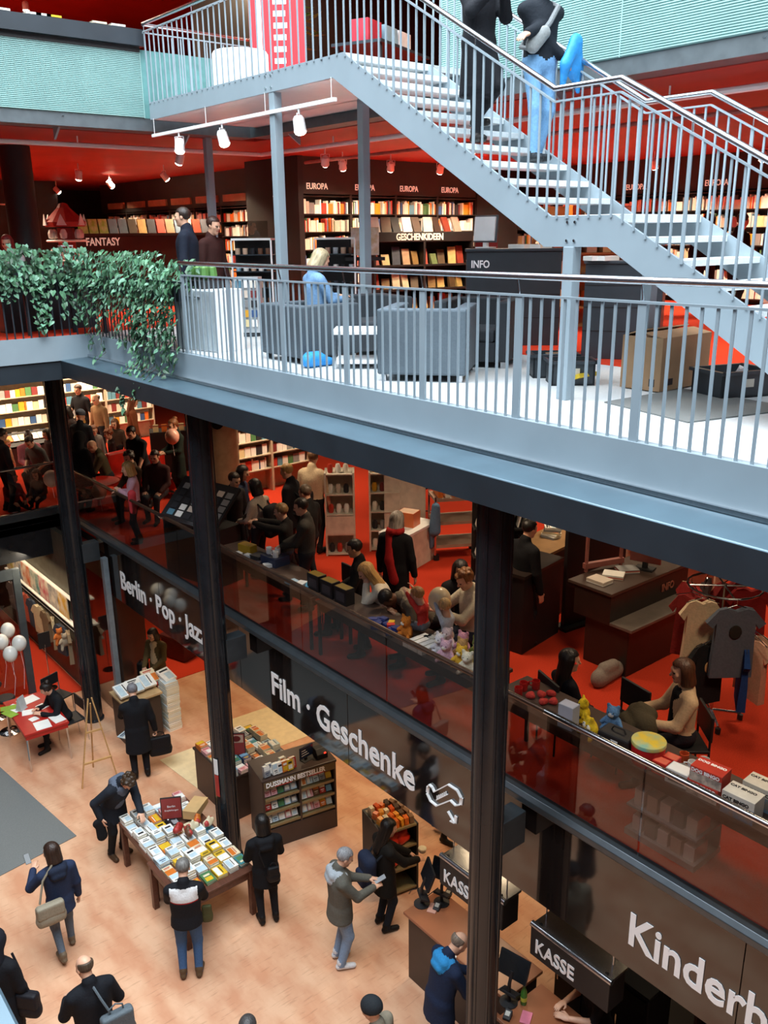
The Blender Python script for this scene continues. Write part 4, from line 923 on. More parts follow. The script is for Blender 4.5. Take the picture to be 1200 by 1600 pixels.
# ------------------------------------------------------------------ staircase, upper and top galleries
r2 = random.Random(23)
ZP = 10.73                                   # platform level
stair = thing('staircase', 'pale blue grey steel staircase with open stone treads up to a platform', 'staircase', (6.2, 0, 0))
top = [(12.82, ZP), (8.21, 10.72), (5.29, 9.03), (4.63, 9.03), (1.75, 7.47)]
poly = top+[(2.46, 7.47), (4.68, 8.78), (5.35, 8.78), (8.39, 10.50), (12.82, 10.50)]
for x, w in ((0.0, .03), (1.22, .03)): MB().prism_x(poly, x, x+w).build('stringer', M_grey, stair)
MB().box(.03, 1.76, 8.25, 12.82, 10.50, 10.53).build('platform_soffit', mat('white_gloss', 'f0f0f0', .25, var=.02), stair); MB().box(.03, 1.76, 8.22, 12.82, 10.66, 10.725).build('platform', M_tread, stair)
MB().box(1.73, 1.77, 8.25, 12.82, 10.50, 10.72).build('platform_edge', M_grey, stair); MB().box(.03, 1.76, 12.79, 12.82, 10.50, 10.72).build('platform_edge', M_grey, stair)
MB().box(.03, 1.22, 4.60, 5.32, 8.97, 9.035).build('landing', M_tread, stair, bevel=.004)
tm = MB().box(.03, 1.22, -.29, .0, -.05, 0).mesh('tread', M_tread)
for k in range(1, 10): link('tread', tm, stair, loc=(0, 8.21-.292*(k-1)-.02, 10.72-.169*k), bevel=.004)
for k in range(1, 9): link('tread', tm, stair, loc=(0, 4.63-.32*(k-1)-.01, 9.03-.1733*k), bevel=.004)
bolt = MB().lathe([(.012, 0), (.012, .012)], seg=8).mesh('bolt', M_steel)
for y, z in ((9.60, 10.68), (9.72, 10.68), (9.60, 10.55), (9.72, 10.55), (5.02, 8.98), (5.10, 8.98), (5.02, 8.83), (5.10, 8.83)):
    o = link('bolt', bolt, stair, loc=(0, y, z)); o.rotation_euler = (0, -PI/2, 0)
def zl(y):
    for (a, za), (b, zb) in zip(top, top[1:]):
        if b <= y <= a: return zb+(za-zb)*(y-b)/(a-b)
    return 7.47
def stair_rail(x, y_hi, name):
    rl = thing('stair_railing', name, 'railing', (6.2+x, 0, 0))
    P = [(y, z) for y, z in [(y_hi, zl(y_hi))]+[q for q in top if q[0] < y_hi]]
    P[-1] = (1.3, 7.25+.0)
    MB().tube([(.0, y, z+1.0) for y, z in P], .024, 10).build('handrail', M_steel, rl, smooth=True)
    for (a, za), (b, zb) in zip(P, P[1:]): MB().bar((0, a, za+.90), (0, b, zb+.90), .035, .014).build('top_bar', M_grey, rl)
    y = y_hi-.02; i = 0
    while y > 1.5:
        z = zl(y); w = .03 if i % 10 == 0 else .018
        MB().box(-.006, .006, y-w/2, y+w/2, z-.02, z+.90).build('post' if i % 10 == 0 else 'baluster', M_grey, rl)
        if i % 10 == 0: MB().tube([(0, y, z+.9), (0, y, z+.985)], .006, 6).build('bracket', M_steel, rl)
        y -= .14 if y > 8.2 else .113; i += 1
    return rl
stair_rail(-.008, 12.80, 'pale bar railing with steel handrail on the near side of the staircase')
stair_rail(1.258, 8.9, 'pale bar railing with steel handrail on the far side of the staircase')
er = thing('platform_railing', 'pale bar railing across the end of the stair platform', 'railing', (6.2, 12.84, ZP))
MB().tube([(0, 0, 1.0), (1.72, 0, 1.0)], .024, 10).build('handrail', M_steel, er, smooth=True); MB().box(0, 1.72, -.017, .017, .89, .905).build('top_bar', M_grey, er)
for k in range(13): MB().box(.02+.14*k-.009, .02+.14*k+.009, -.006, .006, 0, .9).build('baluster', M_grey, er)
for i, (x, y, z0, z1) in enumerate(((6.24, 5.07, L2, 8.78), (7.40, 5.07, L2, 8.78), (6.26, 9.62, L2, 10.50), (7.42, 9.42, L2, 10.50), (7.42, 13.4, L2, 10.5))):
    o = MB().box(-.055, .055, -.055, .055, 0, z1-z0).build('stair_post', M_grey, loc=(x, y, z0), bevel=.005)
    struct(o, ['pale steel post carrying the landing at the near side', 'pale steel post carrying the landing at the far side', 'pale steel post under the platform, nearest', 'pale steel post under the platform, far side', 'pale steel post at the planter corner'][i])
# track lights
M_lens = mat('lamp_lens', 'fff4e0', .3, emit='fff0d8', estr=14)
def spotlamp(label, x, y, z, aim, drop=.25, e=25, white=True, group=None):
    m = M_white if white else M_blackm
    t = thing('spotlight', label, 'spotlight', (x, y, z), 0, group)
    MB().tube([(0, 0, 0), (0, 0, -drop)], .012, 6).build('stem', m, t)
    d = (Vector(aim)-Vector((x, y, z-drop))).normalized(); c = Vector((0, 0, -drop))
    for s in (-1, 1): 
        a = d.cross(Vector((0, 0, 1))).normalized()*.075*s; MB().tube([c+a*.2, c+a, c+a-Vector((0, 0, .1))], .006, 5).build('yoke', m, t)
    c2 = c-Vector((0, 0, .1)); hs = MB().tube([c2-d*.08, c2-d*.05, c2+d*.06, c2+d*.09], [.045, .065, .07, .075], 14).build('housing', m, t, smooth=True)
    MB().tube([c2+d*.088, c2+d*.11, c2+d*.125], [.064, .06, .035], 14).build('lens', M_lens, hs)
    if e: spot_light('spot_beam', Vector((x, y, z))+c2+d*.13, aim, e, WARM, 75)
    return t
tr = thing('light_track', 'white lighting track hung under the stair platform', 'light track', (6.2, 0, 10.29))
MB().box(-.02, .02, 8.35, 12.78, -.025, .015).build('track', M_white, tr); 
for y in (8.42, 9.75, 11.2, 12.72): MB().tube([(0, y, .0), (0, y, .22)], .004, 5).build('cable', M_white, tr)
spotlamp('white spotlight on the platform track, leftmost', 6.2, 11.98, 10.27, (6.0, 11.9, 7.5), .06, 10); spotlamp('white spotlight on the platform track, middle', 6.2, 10.79, 10.27, (6.6, 10.2, 7.5), .06, 10); spotlamp('white spotlight on the platform track, right end', 6.2, 9.05, 10.27, (6.4, 8.8, 7.5), .06, 10)
tp = thing('light_track', 'long white ceiling track round the upper gallery', 'light track', (0, 0, 10.235))
MB().tube([(-3, 14.1, 0), (8.85, 14.1, 0), (8.85, -3, 0)], .035, 8).build('track', M_white, tp, smooth=True); MB().tube([(10.1, 14.6, -.05), (10.1, -3, -.05)], .03, 8).build('track', mat('dull_pink_pipe', 'a5736c', .5), tp, smooth=True)
for x in (-1, 1.2, 3.4, 5.6, 7.8): MB().tube([(x, 14.1, .03), (x, 14.1, .13)], .012, 5).build('hanger', M_white, tp)
for y in (12, 9, 6, 3): MB().tube([(8.85, y, .03), (8.85, y, .13)], .012, 5).build('hanger', M_white, tp)
SP = [(7.39, 14.3, (7.2, 16, 7.5), 'white box spotlight left of the platform post'), (7.56, 19.15, (7.5, 20, 7.5), 'ceiling spotlight above the fantasy counter'), (9.44, 22.02, (10.9, 22, 8.5), 'ceiling spotlight lighting the far left bookcase'), (9.36, 25.4, (11, 25, 8.5), 'farthest left ceiling spotlight'), (9.23, 18.65, (11, 18.8, 8.4), 'ceiling spotlight before the left bookcase'), (9.77, 13.5, (10.9, 15.2, 8.5), 'bright ceiling spotlight left of the EUROPA shelves'), (10.6, 14.1, (11.6, 15.2, 8.5), 'bright ceiling spotlight over the first EUROPA shelf'), (11.6, 13.9, (12.4, 15.2, 8.5), 'bright ceiling spotlight over the second EUROPA shelf'), (12.89, 13.9, (13.6, 15.2, 8.5), 'bright ceiling spotlight over the third EUROPA shelf'), (14.16, 13.9, (14.5, 15.2, 8.5), 'bright ceiling spotlight over the fourth EUROPA shelf'), (15.6, 13.0, (17, 13.3, 8.5), 'ceiling spotlight seen between the stair bars, left'), (15.6, 10.8, (17, 11, 8.5), 'ceiling spotlight seen between the stair bars, middle'), (15.6, 8.6, (17, 9, 8.5), 'ceiling spotlight seen between the stair bars, right'), (10.4, 10.5, (10.8, 12, 8.0), 'ceiling spotlight over the gift table')]
for x, y, a, lab in SP: spotlamp(lab, x, y, 10.36, a, .12, 260)
rg = random.Random(5)
# grey beam with brackets below the mint parapet, mint louvres, dark coping
o = MB().box(XW, 8.05, 13.02, 13.4, 10.37, 10.54).build('trim_12', mat('mid_grey_beam', '565e62', .5, .1)); struct(o, 'grey edge beam below the mint parapet on the left')
o = MB().box(7.98, 8.3, YS, 13.02, 10.37, 10.54).build('trim_13', mat('mid_grey_beam')); struct(o, 'grey edge beam below the mint parapet on the right')
for x in (-0.4, 2.3, 5.0, 7.0):
    o = MB().prism_x([(13.0, 10.50), (13.4, 10.50), (13.4, 10.22)], x-.015, x+.015).build('console', M_grey); struct(o, 'triangular bracket under the left beam')
for y in (-.5, 2.0, 4.5, 7.0, 9.6, 12.2):
    o = MB().prism_y([(7.96, 10.50), (8.36, 10.50), (8.36, 10.22)], y-.015, y+.015).build('console', M_grey); struct(o, 'triangular bracket under the right beam')
mp = thing('mint_parapet', 'mint green finely louvred parapet on the left side of the top gallery', 'parapet', (0, 13.0, 10.54))
MB().box(XW, 7.9, .015, .03, 0, .90).build('backing', mat('mint_backing', '5f9494', .6), mp)
ms = MB()
for k in range(38): ms.prism_x([(-.006, .012+k*.0232), (.014, .002+k*.0232), (.014, .016+k*.0232), (-.006, .024+k*.0232)], -4, 6.19)
tag(ms.build('louvre_slats', M_mint, mp), kind='stuff')
for x in (1.0, 3.7, 6.2): MB().box(x-.006, x+.006, -.009, .0, 0, .9).build('joint', M_mint, mp)
cp = MB().prism_x([(12.90, 11.68), (13.25, 11.72), (13.25, 11.47), (12.90, 11.47)], XW, 6.25).build('coping', M_dark); struct(cp, 'dark slate coping on the left parapet'); cp.name = 'trim_14'
o = MB().box(XW, 6.2, 12.98, 13.03, 11.40, 11.48).build('gap_shade', M_blackm); struct(o)  # black strip drawn in as the shaded gap below the coping
mq = thing('mint_parapet', 'bright mint green louvred parapet behind the staircase', 'parapet', (7.96, 0, 10.54))
MB().box(.015, .03, YS, 8.6, 0, 1.15).build('backing', mat('mint_backing'), mq)
ms = MB()
for k in range(49): ms.prism_y([(-.006, .012+k*.0232), (.014, .002+k*.0232), (.014, .016+k*.0232), (-.006, .024+k*.0232)], -3, 8.6)
tag(ms.build('louvre_slats', M_mint, mq), kind='stuff')
for y in (0.6, 3.3, 6.0, 8.58): MB().box(-.009, 0, y-.006, y+.006, 0, 1.13).build('joint', M_mint, mq)
# top gallery contents
t = thing('pouf', 'round white seat on the stair platform', 'stool', (6.80, 11.25, 10.725)); MB().lathe([(.36, 0), (.37, .02), (.37, .46), (.35, .49), (.0, .50)], seg=32).build('body', M_white, t, smooth=True)
t = thing('banner', 'tall red banner with white print at the top gallery', 'banner', (7.7, 11.7, 10.725), math.radians(-45)); MB().box(-.40, .40, -.01, .01, .05, 2.0).build('panel', mat('banner_red', 'c8202c', .5, var=.05), t); MB().box(-.42, .42, -.06, .06, 0, .05).build('foot', M_steel, t)
for k in range(9): MB().box(-.05+.0, -.05+.10+.1*rg.random(), -.013, -.010, .5+.15*k, .57+.15*k).build('print', M_sign_white, t)
MB().box(-.30, -.22, -.013, -.010, .45, 1.85).build('print', M_sign_white, t)
t = thing('display_table', 'grey display table with boxes on the top gallery', 'table', (9.2, 11.2, L3), .4); MB().box(-.8, .8, -.4, .4, .72, .76).build('table_top', M_dark, t)
for sx in (-1, 1):
    for sy in (-1, 1): MB().cbox((sx*.72, sy*.34, .36), (.05, .05, .72)).build('leg', M_dark, t)
for i, (x, c) in enumerate(((-.5, 'b03040'), (0, '86a8b8'), (.45, 'd8d8d8'))):
    o = MB().box(-.2, .2, -.15, .15, 0, .3).build('game_box', mat('tbox_'+c, c, .4), loc=(9.2+.92*x, 11.2+.39*x, L3+.76), rz=.4, bevel=.004); tag(o, ['red', 'blue grey', 'white'][i]+' box on the display table of the top gallery', 'box')
t = thing('planter', 'leafy green plant in a pot on the top gallery', 'plant', (8.6, 12.7, L3)); MB().lathe([(.15, 0), (.2, .4), (.18, .42)], seg=16).build('pot', M_dark, t)
lf = MB()
for k in range(60):
    a = rg.uniform(0, 2*PI); r_ = rg.uniform(.05, .45); z = rg.uniform(.6, 1.7); d = Vector((math.cos(a), math.sin(a), rg.uniform(-.4, .5))); c = Vector((r_*math.cos(a), r_*math.sin(a), z)); s = d.cross(Vector((0, 0, 1))).normalized()*.07; lf.add([c-d*.12, c+s, c+d*.14, c-s], [(0, 1, 2), (0, 2, 3)])
MB().tube([(0, 0, .4), (.03, 0, 1.4)], .02, 6).build('stem', mat('stem_brown', '4a3a28', .8), t); tag(lf.build('foliage', mat('leaf_green', '4f7a3c', .5), t), kind='stuff')
for i, (x, col) in enumerate(((4.45, 'white'), (4.85, 'white'), (4.98, 'white'), (5.12, 'yellow'), (5.75, 'cream'), (6.02, 'white'))):
    book(col, x-.1, 13.05, 11.70, PI/2, 'lying on the dark coping at the top left', .13, .2, .03, which=f'{ORD[i]} from left lying on the dark coping at the top')
o = MB().box(2.0, 4.6, 16.0, 16.2, L3, 13.8).build('wall_top_pier', M_dark); struct(o)
for i, (x, y) in enumerate(((6.2, 19.5), (7.6, 21.2))): spotlamp(['small round spotlight on the red ceiling at the top left', 'second small spotlight on the top red ceiling'][i], x, y, 13.8, (x, y, 10), .08, 0)
o = MB().box(9.0, 18, 16.2, 16.5, L3, 13.8).build('wall_top_back', M_wall_dark); struct(o)

# bookcases of the upper gallery
M_case = mat('black_brown_case', '231c18', .5, var=.12, scale=4)
SPC = [mat('spine_'+c, c, .5, var=.06) for c in ('efe9dc', 'e6d3a0', 'f2efe9', 'c23a2a', 'd9a02c', '3a5a8a', '4f7d50', '8a8a8a', '2a2a2e', 'e0762c', 'd8c8b8', '7a3030', '5a8aa0', 'f5f3ee')]
SPW = [0, 0, 0, 1, 1, 2, 2, 2, 3, 4, 5, 6, 7, 8, 9, 10, 10, 11, 12, 13, 13, 13]
def rows(mb, x0, x1, y, z, hh, r, face=.12, depth=.16):
    x = x0+.01
    while x < x1-.03:
        if r.random() < face:
            w = r.uniform(.10, .15); b = r.uniform(.17, .22)
            if x+w > x1: break
            mb.box(x, x+w, y+.02, y+.05, z, z+min(b, hh), r.choice(SPW)); x += w+.012
        else:
            w = r.uniform(.016, .042); b = r.uniform(.70, .95)*hh
            if r.random() < .03: x += .05
            mb.box(x, min(x+w, x1), y+r.uniform(0, .03), y+depth, z, z+b, r.choice(SPW)); x += w+.001
def bookcase(label, x, y, z, rz, w, H, head=None, n=6, face=.12, foot=.12, group=None, hbox=False, seed=0, cm=None):
    cm = cm or M_case
    r = random.Random(seed*31+7); t = thing('bookcase', label, 'bookcase', (x, y, z), rz, group)
    MB().box(0, .025, 0, .30, 0, H).build('side_panel', cm, t); MB().box(w-.025, w, 0, .30, 0, H).build('side_panel', cm, t); MB().box(.025, w-.025, .28, .30, 0, H).build('back_panel', cm, t)
    st = (H-foot-.03)/n
    for k in range(n+1): MB().box(.025, w-.025, 0, .28, foot+k*st-.02, foot+k*st).build('shelf', cm, t)
    mb = MB()
    for k in range(n): rows(mb, .03, w-.03, .03, foot+k*st, st-.05, r, face)
    b = mb.build('book_rows', SPC, None, loc=(x, y, z), rz=rz); tag(b, 'rows of books filling the '+label.split(' with ')[0][:70], 'books', None, 'stuff')
    if head:
        if hbox: MB().box(.15, w-.15, -.03, .0, H+.02, H+.22).build('header', mat('header_tan', 'a08a6c', .6), t)
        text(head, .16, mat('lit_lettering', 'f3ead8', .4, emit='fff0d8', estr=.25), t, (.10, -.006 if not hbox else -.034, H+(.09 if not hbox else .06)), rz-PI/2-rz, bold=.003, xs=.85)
    return t
H2 = 2.20
for i in range(4): bookcase(['first EUROPA bookcase at the left of the lit book wall', 'second EUROPA bookcase of the lit book wall', 'third EUROPA bookcase of the lit book wall', 'fourth EUROPA bookcase partly behind the stair stringer'][i], 10.42+1.2*i, 15.2, L2, 0, 1.2, H2, 'EUROPA', 6, seed=i)
o = MB().box(10.42, 15.25, 15.22, 15.55, L2+H2, 10.36).build('wall_europa', M_wall_dark); struct(o, 'dark header wall above the EUROPA shelves')
o = MB().box(15.22, 16.6, 15.18, 15.5, L2, 10.36).build('wall_end_panel', M_blackm); struct(o)
for i in range(6): bookcase(['EUROPA bookcase at the far back, first from the left', 'EUROPA bookcase at the far back, second from the left', 'EUROPA bookcase at the far back, third from the left', 'EUROPA bookcase at the far back, fourth from the left', 'EUROPA bookcase at the far back, fifth from the left', 'EUROPA bookcase at the far back, behind the right stair rail'][i], 17.1, 16.4-1.9*i, L2, -PI/2, 1.9, H2, 'EUROPA', 6, seed=10+i)
o = MB().box(17.2, 17.5, 4.5, 16.5, L2+H2, 10.36).build('wall_back_header', M_wall_dark); struct(o)
for i in range(7): bookcase(['far left wall bookcase with a tan header, ' + s for s in ('nearest', 'second', 'third', 'fourth', 'fifth', 'sixth', 'farthest')][i], 11.2, 18.45+1.35*i, L2, -PI/2, 1.35, 2.1, None, 6, .35, seed=20+i)
for i in range(7): 
    o = MB().box(11.19, 11.25, 17.25+1.35*i, 18.3+1.35*i, L2+2.2, L2+2.36).build('shelf_sign', mat('header_tan', 'a08a6c', .6)); tag(o, ['tan header board above the far left bookcases, '+s for s in ('nearest', 'second', 'third', 'fourth', 'fifth', 'sixth', 'farthest')][i], 'sign')
o = MB().box(11.25, 11.6, 17.0, 27, L2+2.1, 10.36).build('wall_left_header', M_wall_dark); struct(o)
o = MB().box(10.30, 10.42, 15.15, 17.1, L2, 10.36).build('wall_pier', M_blackm); struct(o, 'black pier with directory arrow')
dr = thing('directory', 'white arrow and directory lines on the black pier', 'sign', (10.295, 16.2, 9.55))
MB().box(-.004, 0, -.55, -.15, .085, .11).build('arrow_shaft', M_sign_white, dr); MB().bar((-.002, -.44, .18), (-.002, -.56, .098), .004, .025).build('arrow_head', M_sign_white, dr); MB().bar((-.002, -.44, .015), (-.002, -.56, .098), .004, .025).build('arrow_head', M_sign_white, dr)
for k in range(7): MB().box(-.004, 0, -.55, -.22-.12*rg.random(), -.12-.09*k, -.08-.09*k).build('line', mat('grey_lettering', 'b0b0b0', .5), dr)
# dark wall and column on the left
t = thing('column', None, None, (7.018, 21.22, L2)); t.location = (5.32, 16.15, L2); struct(t, 'thick black round column on the upper gallery'); MB().lathe([(.25, 0), (.25, 2.89)], seg=28).build('shaft', M_blackm, t, smooth=True)
o = MB().box(4.9, 9.4, 25.5, 25.8, L2, 10.36).build('wall_upper_far', M_blackm); struct(o)
da = thing('wall_arrow', 'white arrow sign on the dark far wall at the left', 'sign', (8.0, 25.48, 9.75)); MB().box(-.35, .25, -.01, 0, -.02, .02).build('shaft', M_sign_white, da); MB().bar((.1, -.005, .16), (.3, -.005, 0), .01, .05).build('head', M_sign_white, da); MB().bar((.1, -.005, -.16), (.3, -.005, 0), .01, .05).build('head', M_sign_white, da)
# fantasy counter, tower display
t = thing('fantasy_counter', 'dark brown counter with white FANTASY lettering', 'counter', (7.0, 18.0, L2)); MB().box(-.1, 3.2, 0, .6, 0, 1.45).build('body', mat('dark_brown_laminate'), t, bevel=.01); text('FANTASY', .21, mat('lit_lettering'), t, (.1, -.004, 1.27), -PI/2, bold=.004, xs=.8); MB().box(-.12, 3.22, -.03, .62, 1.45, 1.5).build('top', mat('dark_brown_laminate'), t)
for i in range(14):
    c = ['9ab03c', '9ab03c', '9ab03c', '7a8894', '6a7884', '5a4a3a', 'c8a060', '3a3a40', 'b04030', '8a6a50', '5a6a7a', 'c0b090', '7a3020', '4a4a50'][i]
    o = MB().prism_x([(0, 0), (.05, 0), (.11, .28), (.07, .28)], -.09, .09).build('display_book', mat('disp_'+c, c, .45, color2='d8c090' if i < 3 else None, scale=9), loc=(7.15+.21*i, 18.15, L2+1.5)); tag(o, ['green', 'green', 'green', 'slate', 'slate', 'dark brown', 'tan', 'black', 'red', 'brown', 'blue grey', 'beige', 'maroon', 'charcoal'][i]+' book propped on the FANTASY counter'+([', leftmost', ', second', ', third', ', beside the green ones', ', next in the row'][i] if i < 5 else ''), 'book')
t = thing('tower_display', 'red tiered tower display with white shelves and pointed roof', 'display', (6.35, 17.0, L2)); M_tr = mat('tower_red', 'a02a26', .5)
MB().lathe([(.16, 0), (.16, 1.6)], seg=10).build('core', M_tr, t); 
for z in (.55, 1.0, 1.35): MB().lathe([(.36, z), (.38, z+.02), (.36, z+.04)], seg=10).build('shelf', M_white, t)
MB().lathe([(.36, 1.62), (.38, 1.70), (.12, 1.95), (.08, 2.02), (.0, 2.04)], seg=10).build('roof', M_tr, t)
for k in range(6):
    a = 2*PI*k/6
    for z in (.6, 1.05, 1.4): MB().lathe([(.0, 0), (.06, .02), (.07, .1), (.04, .17), (0, .18)], (.27*math.cos(a), .27*math.sin(a), z), 8).build('plush', mat('plush_white', 'ddd6d0', .9), t)
    MB().prism_x([(-.09, 0), (.09, 0), (0, .2)], -.008, .008).build('gable', M_white, t, loc=(.37*math.cos(a), .37*math.sin(a), 1.64), rz=a)
t = thing('kinder_counter', 'dark counter with white lettering at the far left edge', 'counter', (4.2, 18.3, L2)); MB().box(-1.2, .6, 0, .5, 0, 1.42).build('body', mat('dark_brown_laminate'), t); text('KINDERB', .2, mat('lit_lettering'), t, (-.42, -.004, 1.25), -PI/2, bold=.004, xs=.8)
for i in range(5): 
    o = MB().box(-.07, .07, -.02, .02, 0, .25).build('display_book', SPC[[0, 3, 4, 11, 0][i]], loc=(3.85+.2*i, 18.45, L2+1.42)); tag(o, ['white', 'red', 'golden', 'maroon', 'ivory'][i]+' book standing on the far left counter', 'book')
t = thing('folding_stool', 'small white folding stool frame on the counter behind the ivy', 'stool', (5.55, 14.9, L2+1.0)); 
for sx in (-1, 1): MB().tube([(sx*.14, 0, 0), (sx*.09, 0, .30)], .010, 6).build('leg', M_white, t); MB().tube([(sx*.12, .14, 0), (sx*.08, .1, .30)], .010, 6).build('leg', M_white, t)
MB().box(-.1, .1, -.02, .12, .29, .31).build('seat', M_white, t)
t = thing('reading_desk', 'dark desk behind the planter', 'desk', (5.2, 14.9, L2)); MB().box(-.9, .7, -.25, .35, .95, 1.0).build('top', M_dark, t); MB().box(-.85, .65, -.2, .3, 0, .95).build('body', M_dark, t)
# souvenir racks
def rack(label, x, y, rz, h=1.36, w=.62, seed=0):
    r = random.Random(seed); t = thing('souvenir_rack', label, 'rack', (x, y, L2), rz)
    for sx in (-1, 1):
        for sy in (-1, 1): MB().box(sx*w/2-.012, sx*w/2+.012, sy*.18-.012, sy*.18+.012, 0, h).build('upright', M_white, t)
    MB().box(-w/2, w/2, -.19, .19, h, h+.03).build('top', M_white, t); MB().box(-w/2, w/2, -.2, .2, .03, .09).build('base', M_dark, t); MB().box(-w/2, w/2, -.01, .01, .1, h).build('panel', M_blackm, t)
    for k in range(5): MB().box(-w/2, w/2, -.18, .18, .16+k*.245, .175+k*.245).build('shelf', M_dark, t)
    for k in range(5):
        for j in range(5):
            c = r.choice(['e8e4de', '8fb4c8', '3a3f48', 'c8a890', '2a2a2e', 'b8c4cc', '6a4a3a']); m = mat('mug_'+c, c, .25)
            o = MB().lathe([(.038, 0), (.04, .01), (.04, .09), (.036, .09), (.034, .02)], seg=10).build('mug', m, None, smooth=True)
            lx, ly = -w/2+.07+j*.12, -.1; ca, sa = math.cos(rz), math.sin(rz); o.location = (x+ca*lx-sa*ly, y+sa*lx+ca*ly, L2+.175+k*.245)
            tag(o, f'{ORD[j]} mug from left on {ORD[k]} shelf from floor of '+('nearer' if seed == 1 else 'farther')+' souvenir rack', 'mug', 'mugs on the '+label.split(' with')[0])
    MB().box(-.22, .22, -.01, .01, h+.05, h+.28).build('clear_holder', glass_mat('acrylic', 'e8e4e0', .6, .12), t)
    return t
rack('white framed souvenir rack beside the platform post', 7.45, 12.2, math.radians(-48), seed=1); rack('second white framed souvenir rack before the EUROPA shelves', 8.35, 11.3, math.radians(-48), seed=2)
t = thing('magnet_stand', 'low pale rack of small items near the corner', 'rack', (7.0, 11.7, L2), -.8); MB().box(-.18, .18, -.12, .12, .05, .85).build('panel', mat('pale_grey_rack', 'b8c0c4', .4), t); MB().lathe([(.22, 0), (.22, .03), (.03, .05)], seg=14).build('base', M_dark, t)
for k in range(5):
    for j in range(3): MB().box(-.15+.11*j, -.07+.11*j, -.15, -.12, .14+.14*k, .24+.14*k).build('packet', SPC[(k*3+j) % 14], t)
# gift table
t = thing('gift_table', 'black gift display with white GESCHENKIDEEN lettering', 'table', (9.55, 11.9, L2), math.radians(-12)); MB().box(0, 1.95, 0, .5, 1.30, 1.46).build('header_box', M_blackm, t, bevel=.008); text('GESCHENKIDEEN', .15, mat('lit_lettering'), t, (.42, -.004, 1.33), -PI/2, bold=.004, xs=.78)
for x in (0, .95, 1.91): MB().box(x, x+.04, 0, .5, 0, 1.30).build('side_panel', M_blackm, t)
for z in (.1, .5, .9): MB().box(.04, 1.91, 0, .5, z, z+.03).build('shelf', M_blackm, t)
MB().box(.04, 1.91, .46, .5, 0, 1.3).build('back_panel', M_blackm, t)
ca, sa = math.cos(math.radians(-12)), math.sin(math.radians(-12))
for i in range(30):
    k = i//10; j = i % 10; lx = .12+.185*j; ly = .12+.1*r2.random(); c = r2.choice(['c8a868', '8a6a3c', 'b09070', '5a4630', 'd8c8a8', 'a04030', '6a7a50', '3a4050'])
    hh = r2.uniform(.16, .30); o = MB().prism_x([(-.03, 0), (.03, 0), (.06, hh), (.03, hh)], -.07, .07).build('gift_item', mat('gift_box_'+c, c, .5, var=.2, scale=9), loc=(9.55+ca*lx-sa*ly, 11.9+sa*lx+ca*ly, L2+(.13, .53, .93)[k]), rz=math.radians(-12)+r2.uniform(-.3, .3)); tag(o, {'c8a868': 'straw yellow', '8a6a3c': 'mustard brown', 'b09070': 'tan', '5a4630': 'dark brown', 'd8c8a8': 'cream', 'a04030': 'brick red', '6a7a50': 'moss green', '3a4050': 'dark blue'}[c]+f' gift item, {ORD[j]} on the '+('lower', 'middle', 'upper')[k]+' gift display shelf', 'gift', 'gift items in the black display')
for i in range(9):
    lx = .1+.2*i; c = ['e8e4da', '8a7a6a', '2a2c30', 'f0f0f0', '6a5a50', 'd8d0c0', '4a3a34', 'a04a3a', 'c0b0a0'][i]
    o = MB().prism_x([(0, 0), (.04, 0), (.14, .22), (.11, .24)], -.08, .08).build('gift_book', mat('gb_'+c, c, .5), loc=(9.55+ca*lx-sa*.1, 11.9+sa*lx+ca*.1, L2+1.46), rz=math.radians(-12)+r2.uniform(-.4, .4)); tag(o, ['ivory', 'taupe', 'black', 'white', 'umber', 'stone', 'espresso', 'brick red', 'sand'][i]+' picture book leaning on the GESCHENKIDEEN display', 'book')
t = thing('calendar_stand', 'stand with two floral picture calendars by the platform post', 'stand', (8.62, 10.95, L2), math.radians(-40)); MB().box(-.02, .02, -.02, .02, 0, 1.1).build('pole', M_blackm, t); MB().box(-.3, .3, -.05, .05, 1.05, 1.1).build('ledge', M_blackm, t); MB().lathe([(.2, 0), (.2, .03), (.03, .04)], seg=14).build('base', M_blackm, t)
for s in (-1, 1): MB().cbox((s*.11, -.02, 1.33), (.20, .02, .40)).build('calendar', mat('floral_print', 'e2ded4', .5, color2='c8b48c', scale=12, detail=8), t)
# info desk and second counter
def info_desk(label, a, b, h, txt=True):
    d = Vector(b)-Vector(a); ang = math.atan2(d.y, d.x); w = d.length; t = thing('info_desk', label, 'desk', (a[0], a[1], L2), ang)
    M_charc = mat('charcoal_laminate', '343a40', .4, var=.06)
    fp = MB().box(0, w, 0, .06, 0, h).build('front_panel', M_charc, t, bevel=.006); MB().box(0, w, .06, .7, 0, h-.12).build('body', M_charc, t); MB().box(-.02, w+.02, -.02, .35, h, h+.035).build('top', M_charc, t, bevel=.006)
    for z in (h*.3, h*.55, h*.78): MB().box(0, w, -.003, 0, z-.006, z+.006).build('seam', M_blackm, t)
    if txt: text('INFO', .13, M_sign_white, fp, (.06, -.004, h-.2), -PI/2, bold=.003, xs=.8)
    return t
info_desk('charcoal INFO desk with white lettering below the landing', (8.40, 8.55), (9.28, 7.70), 1.20); info_desk('charcoal counter behind the landing post', (8.50, 6.70), (8.95, 5.95), 1.08, False)
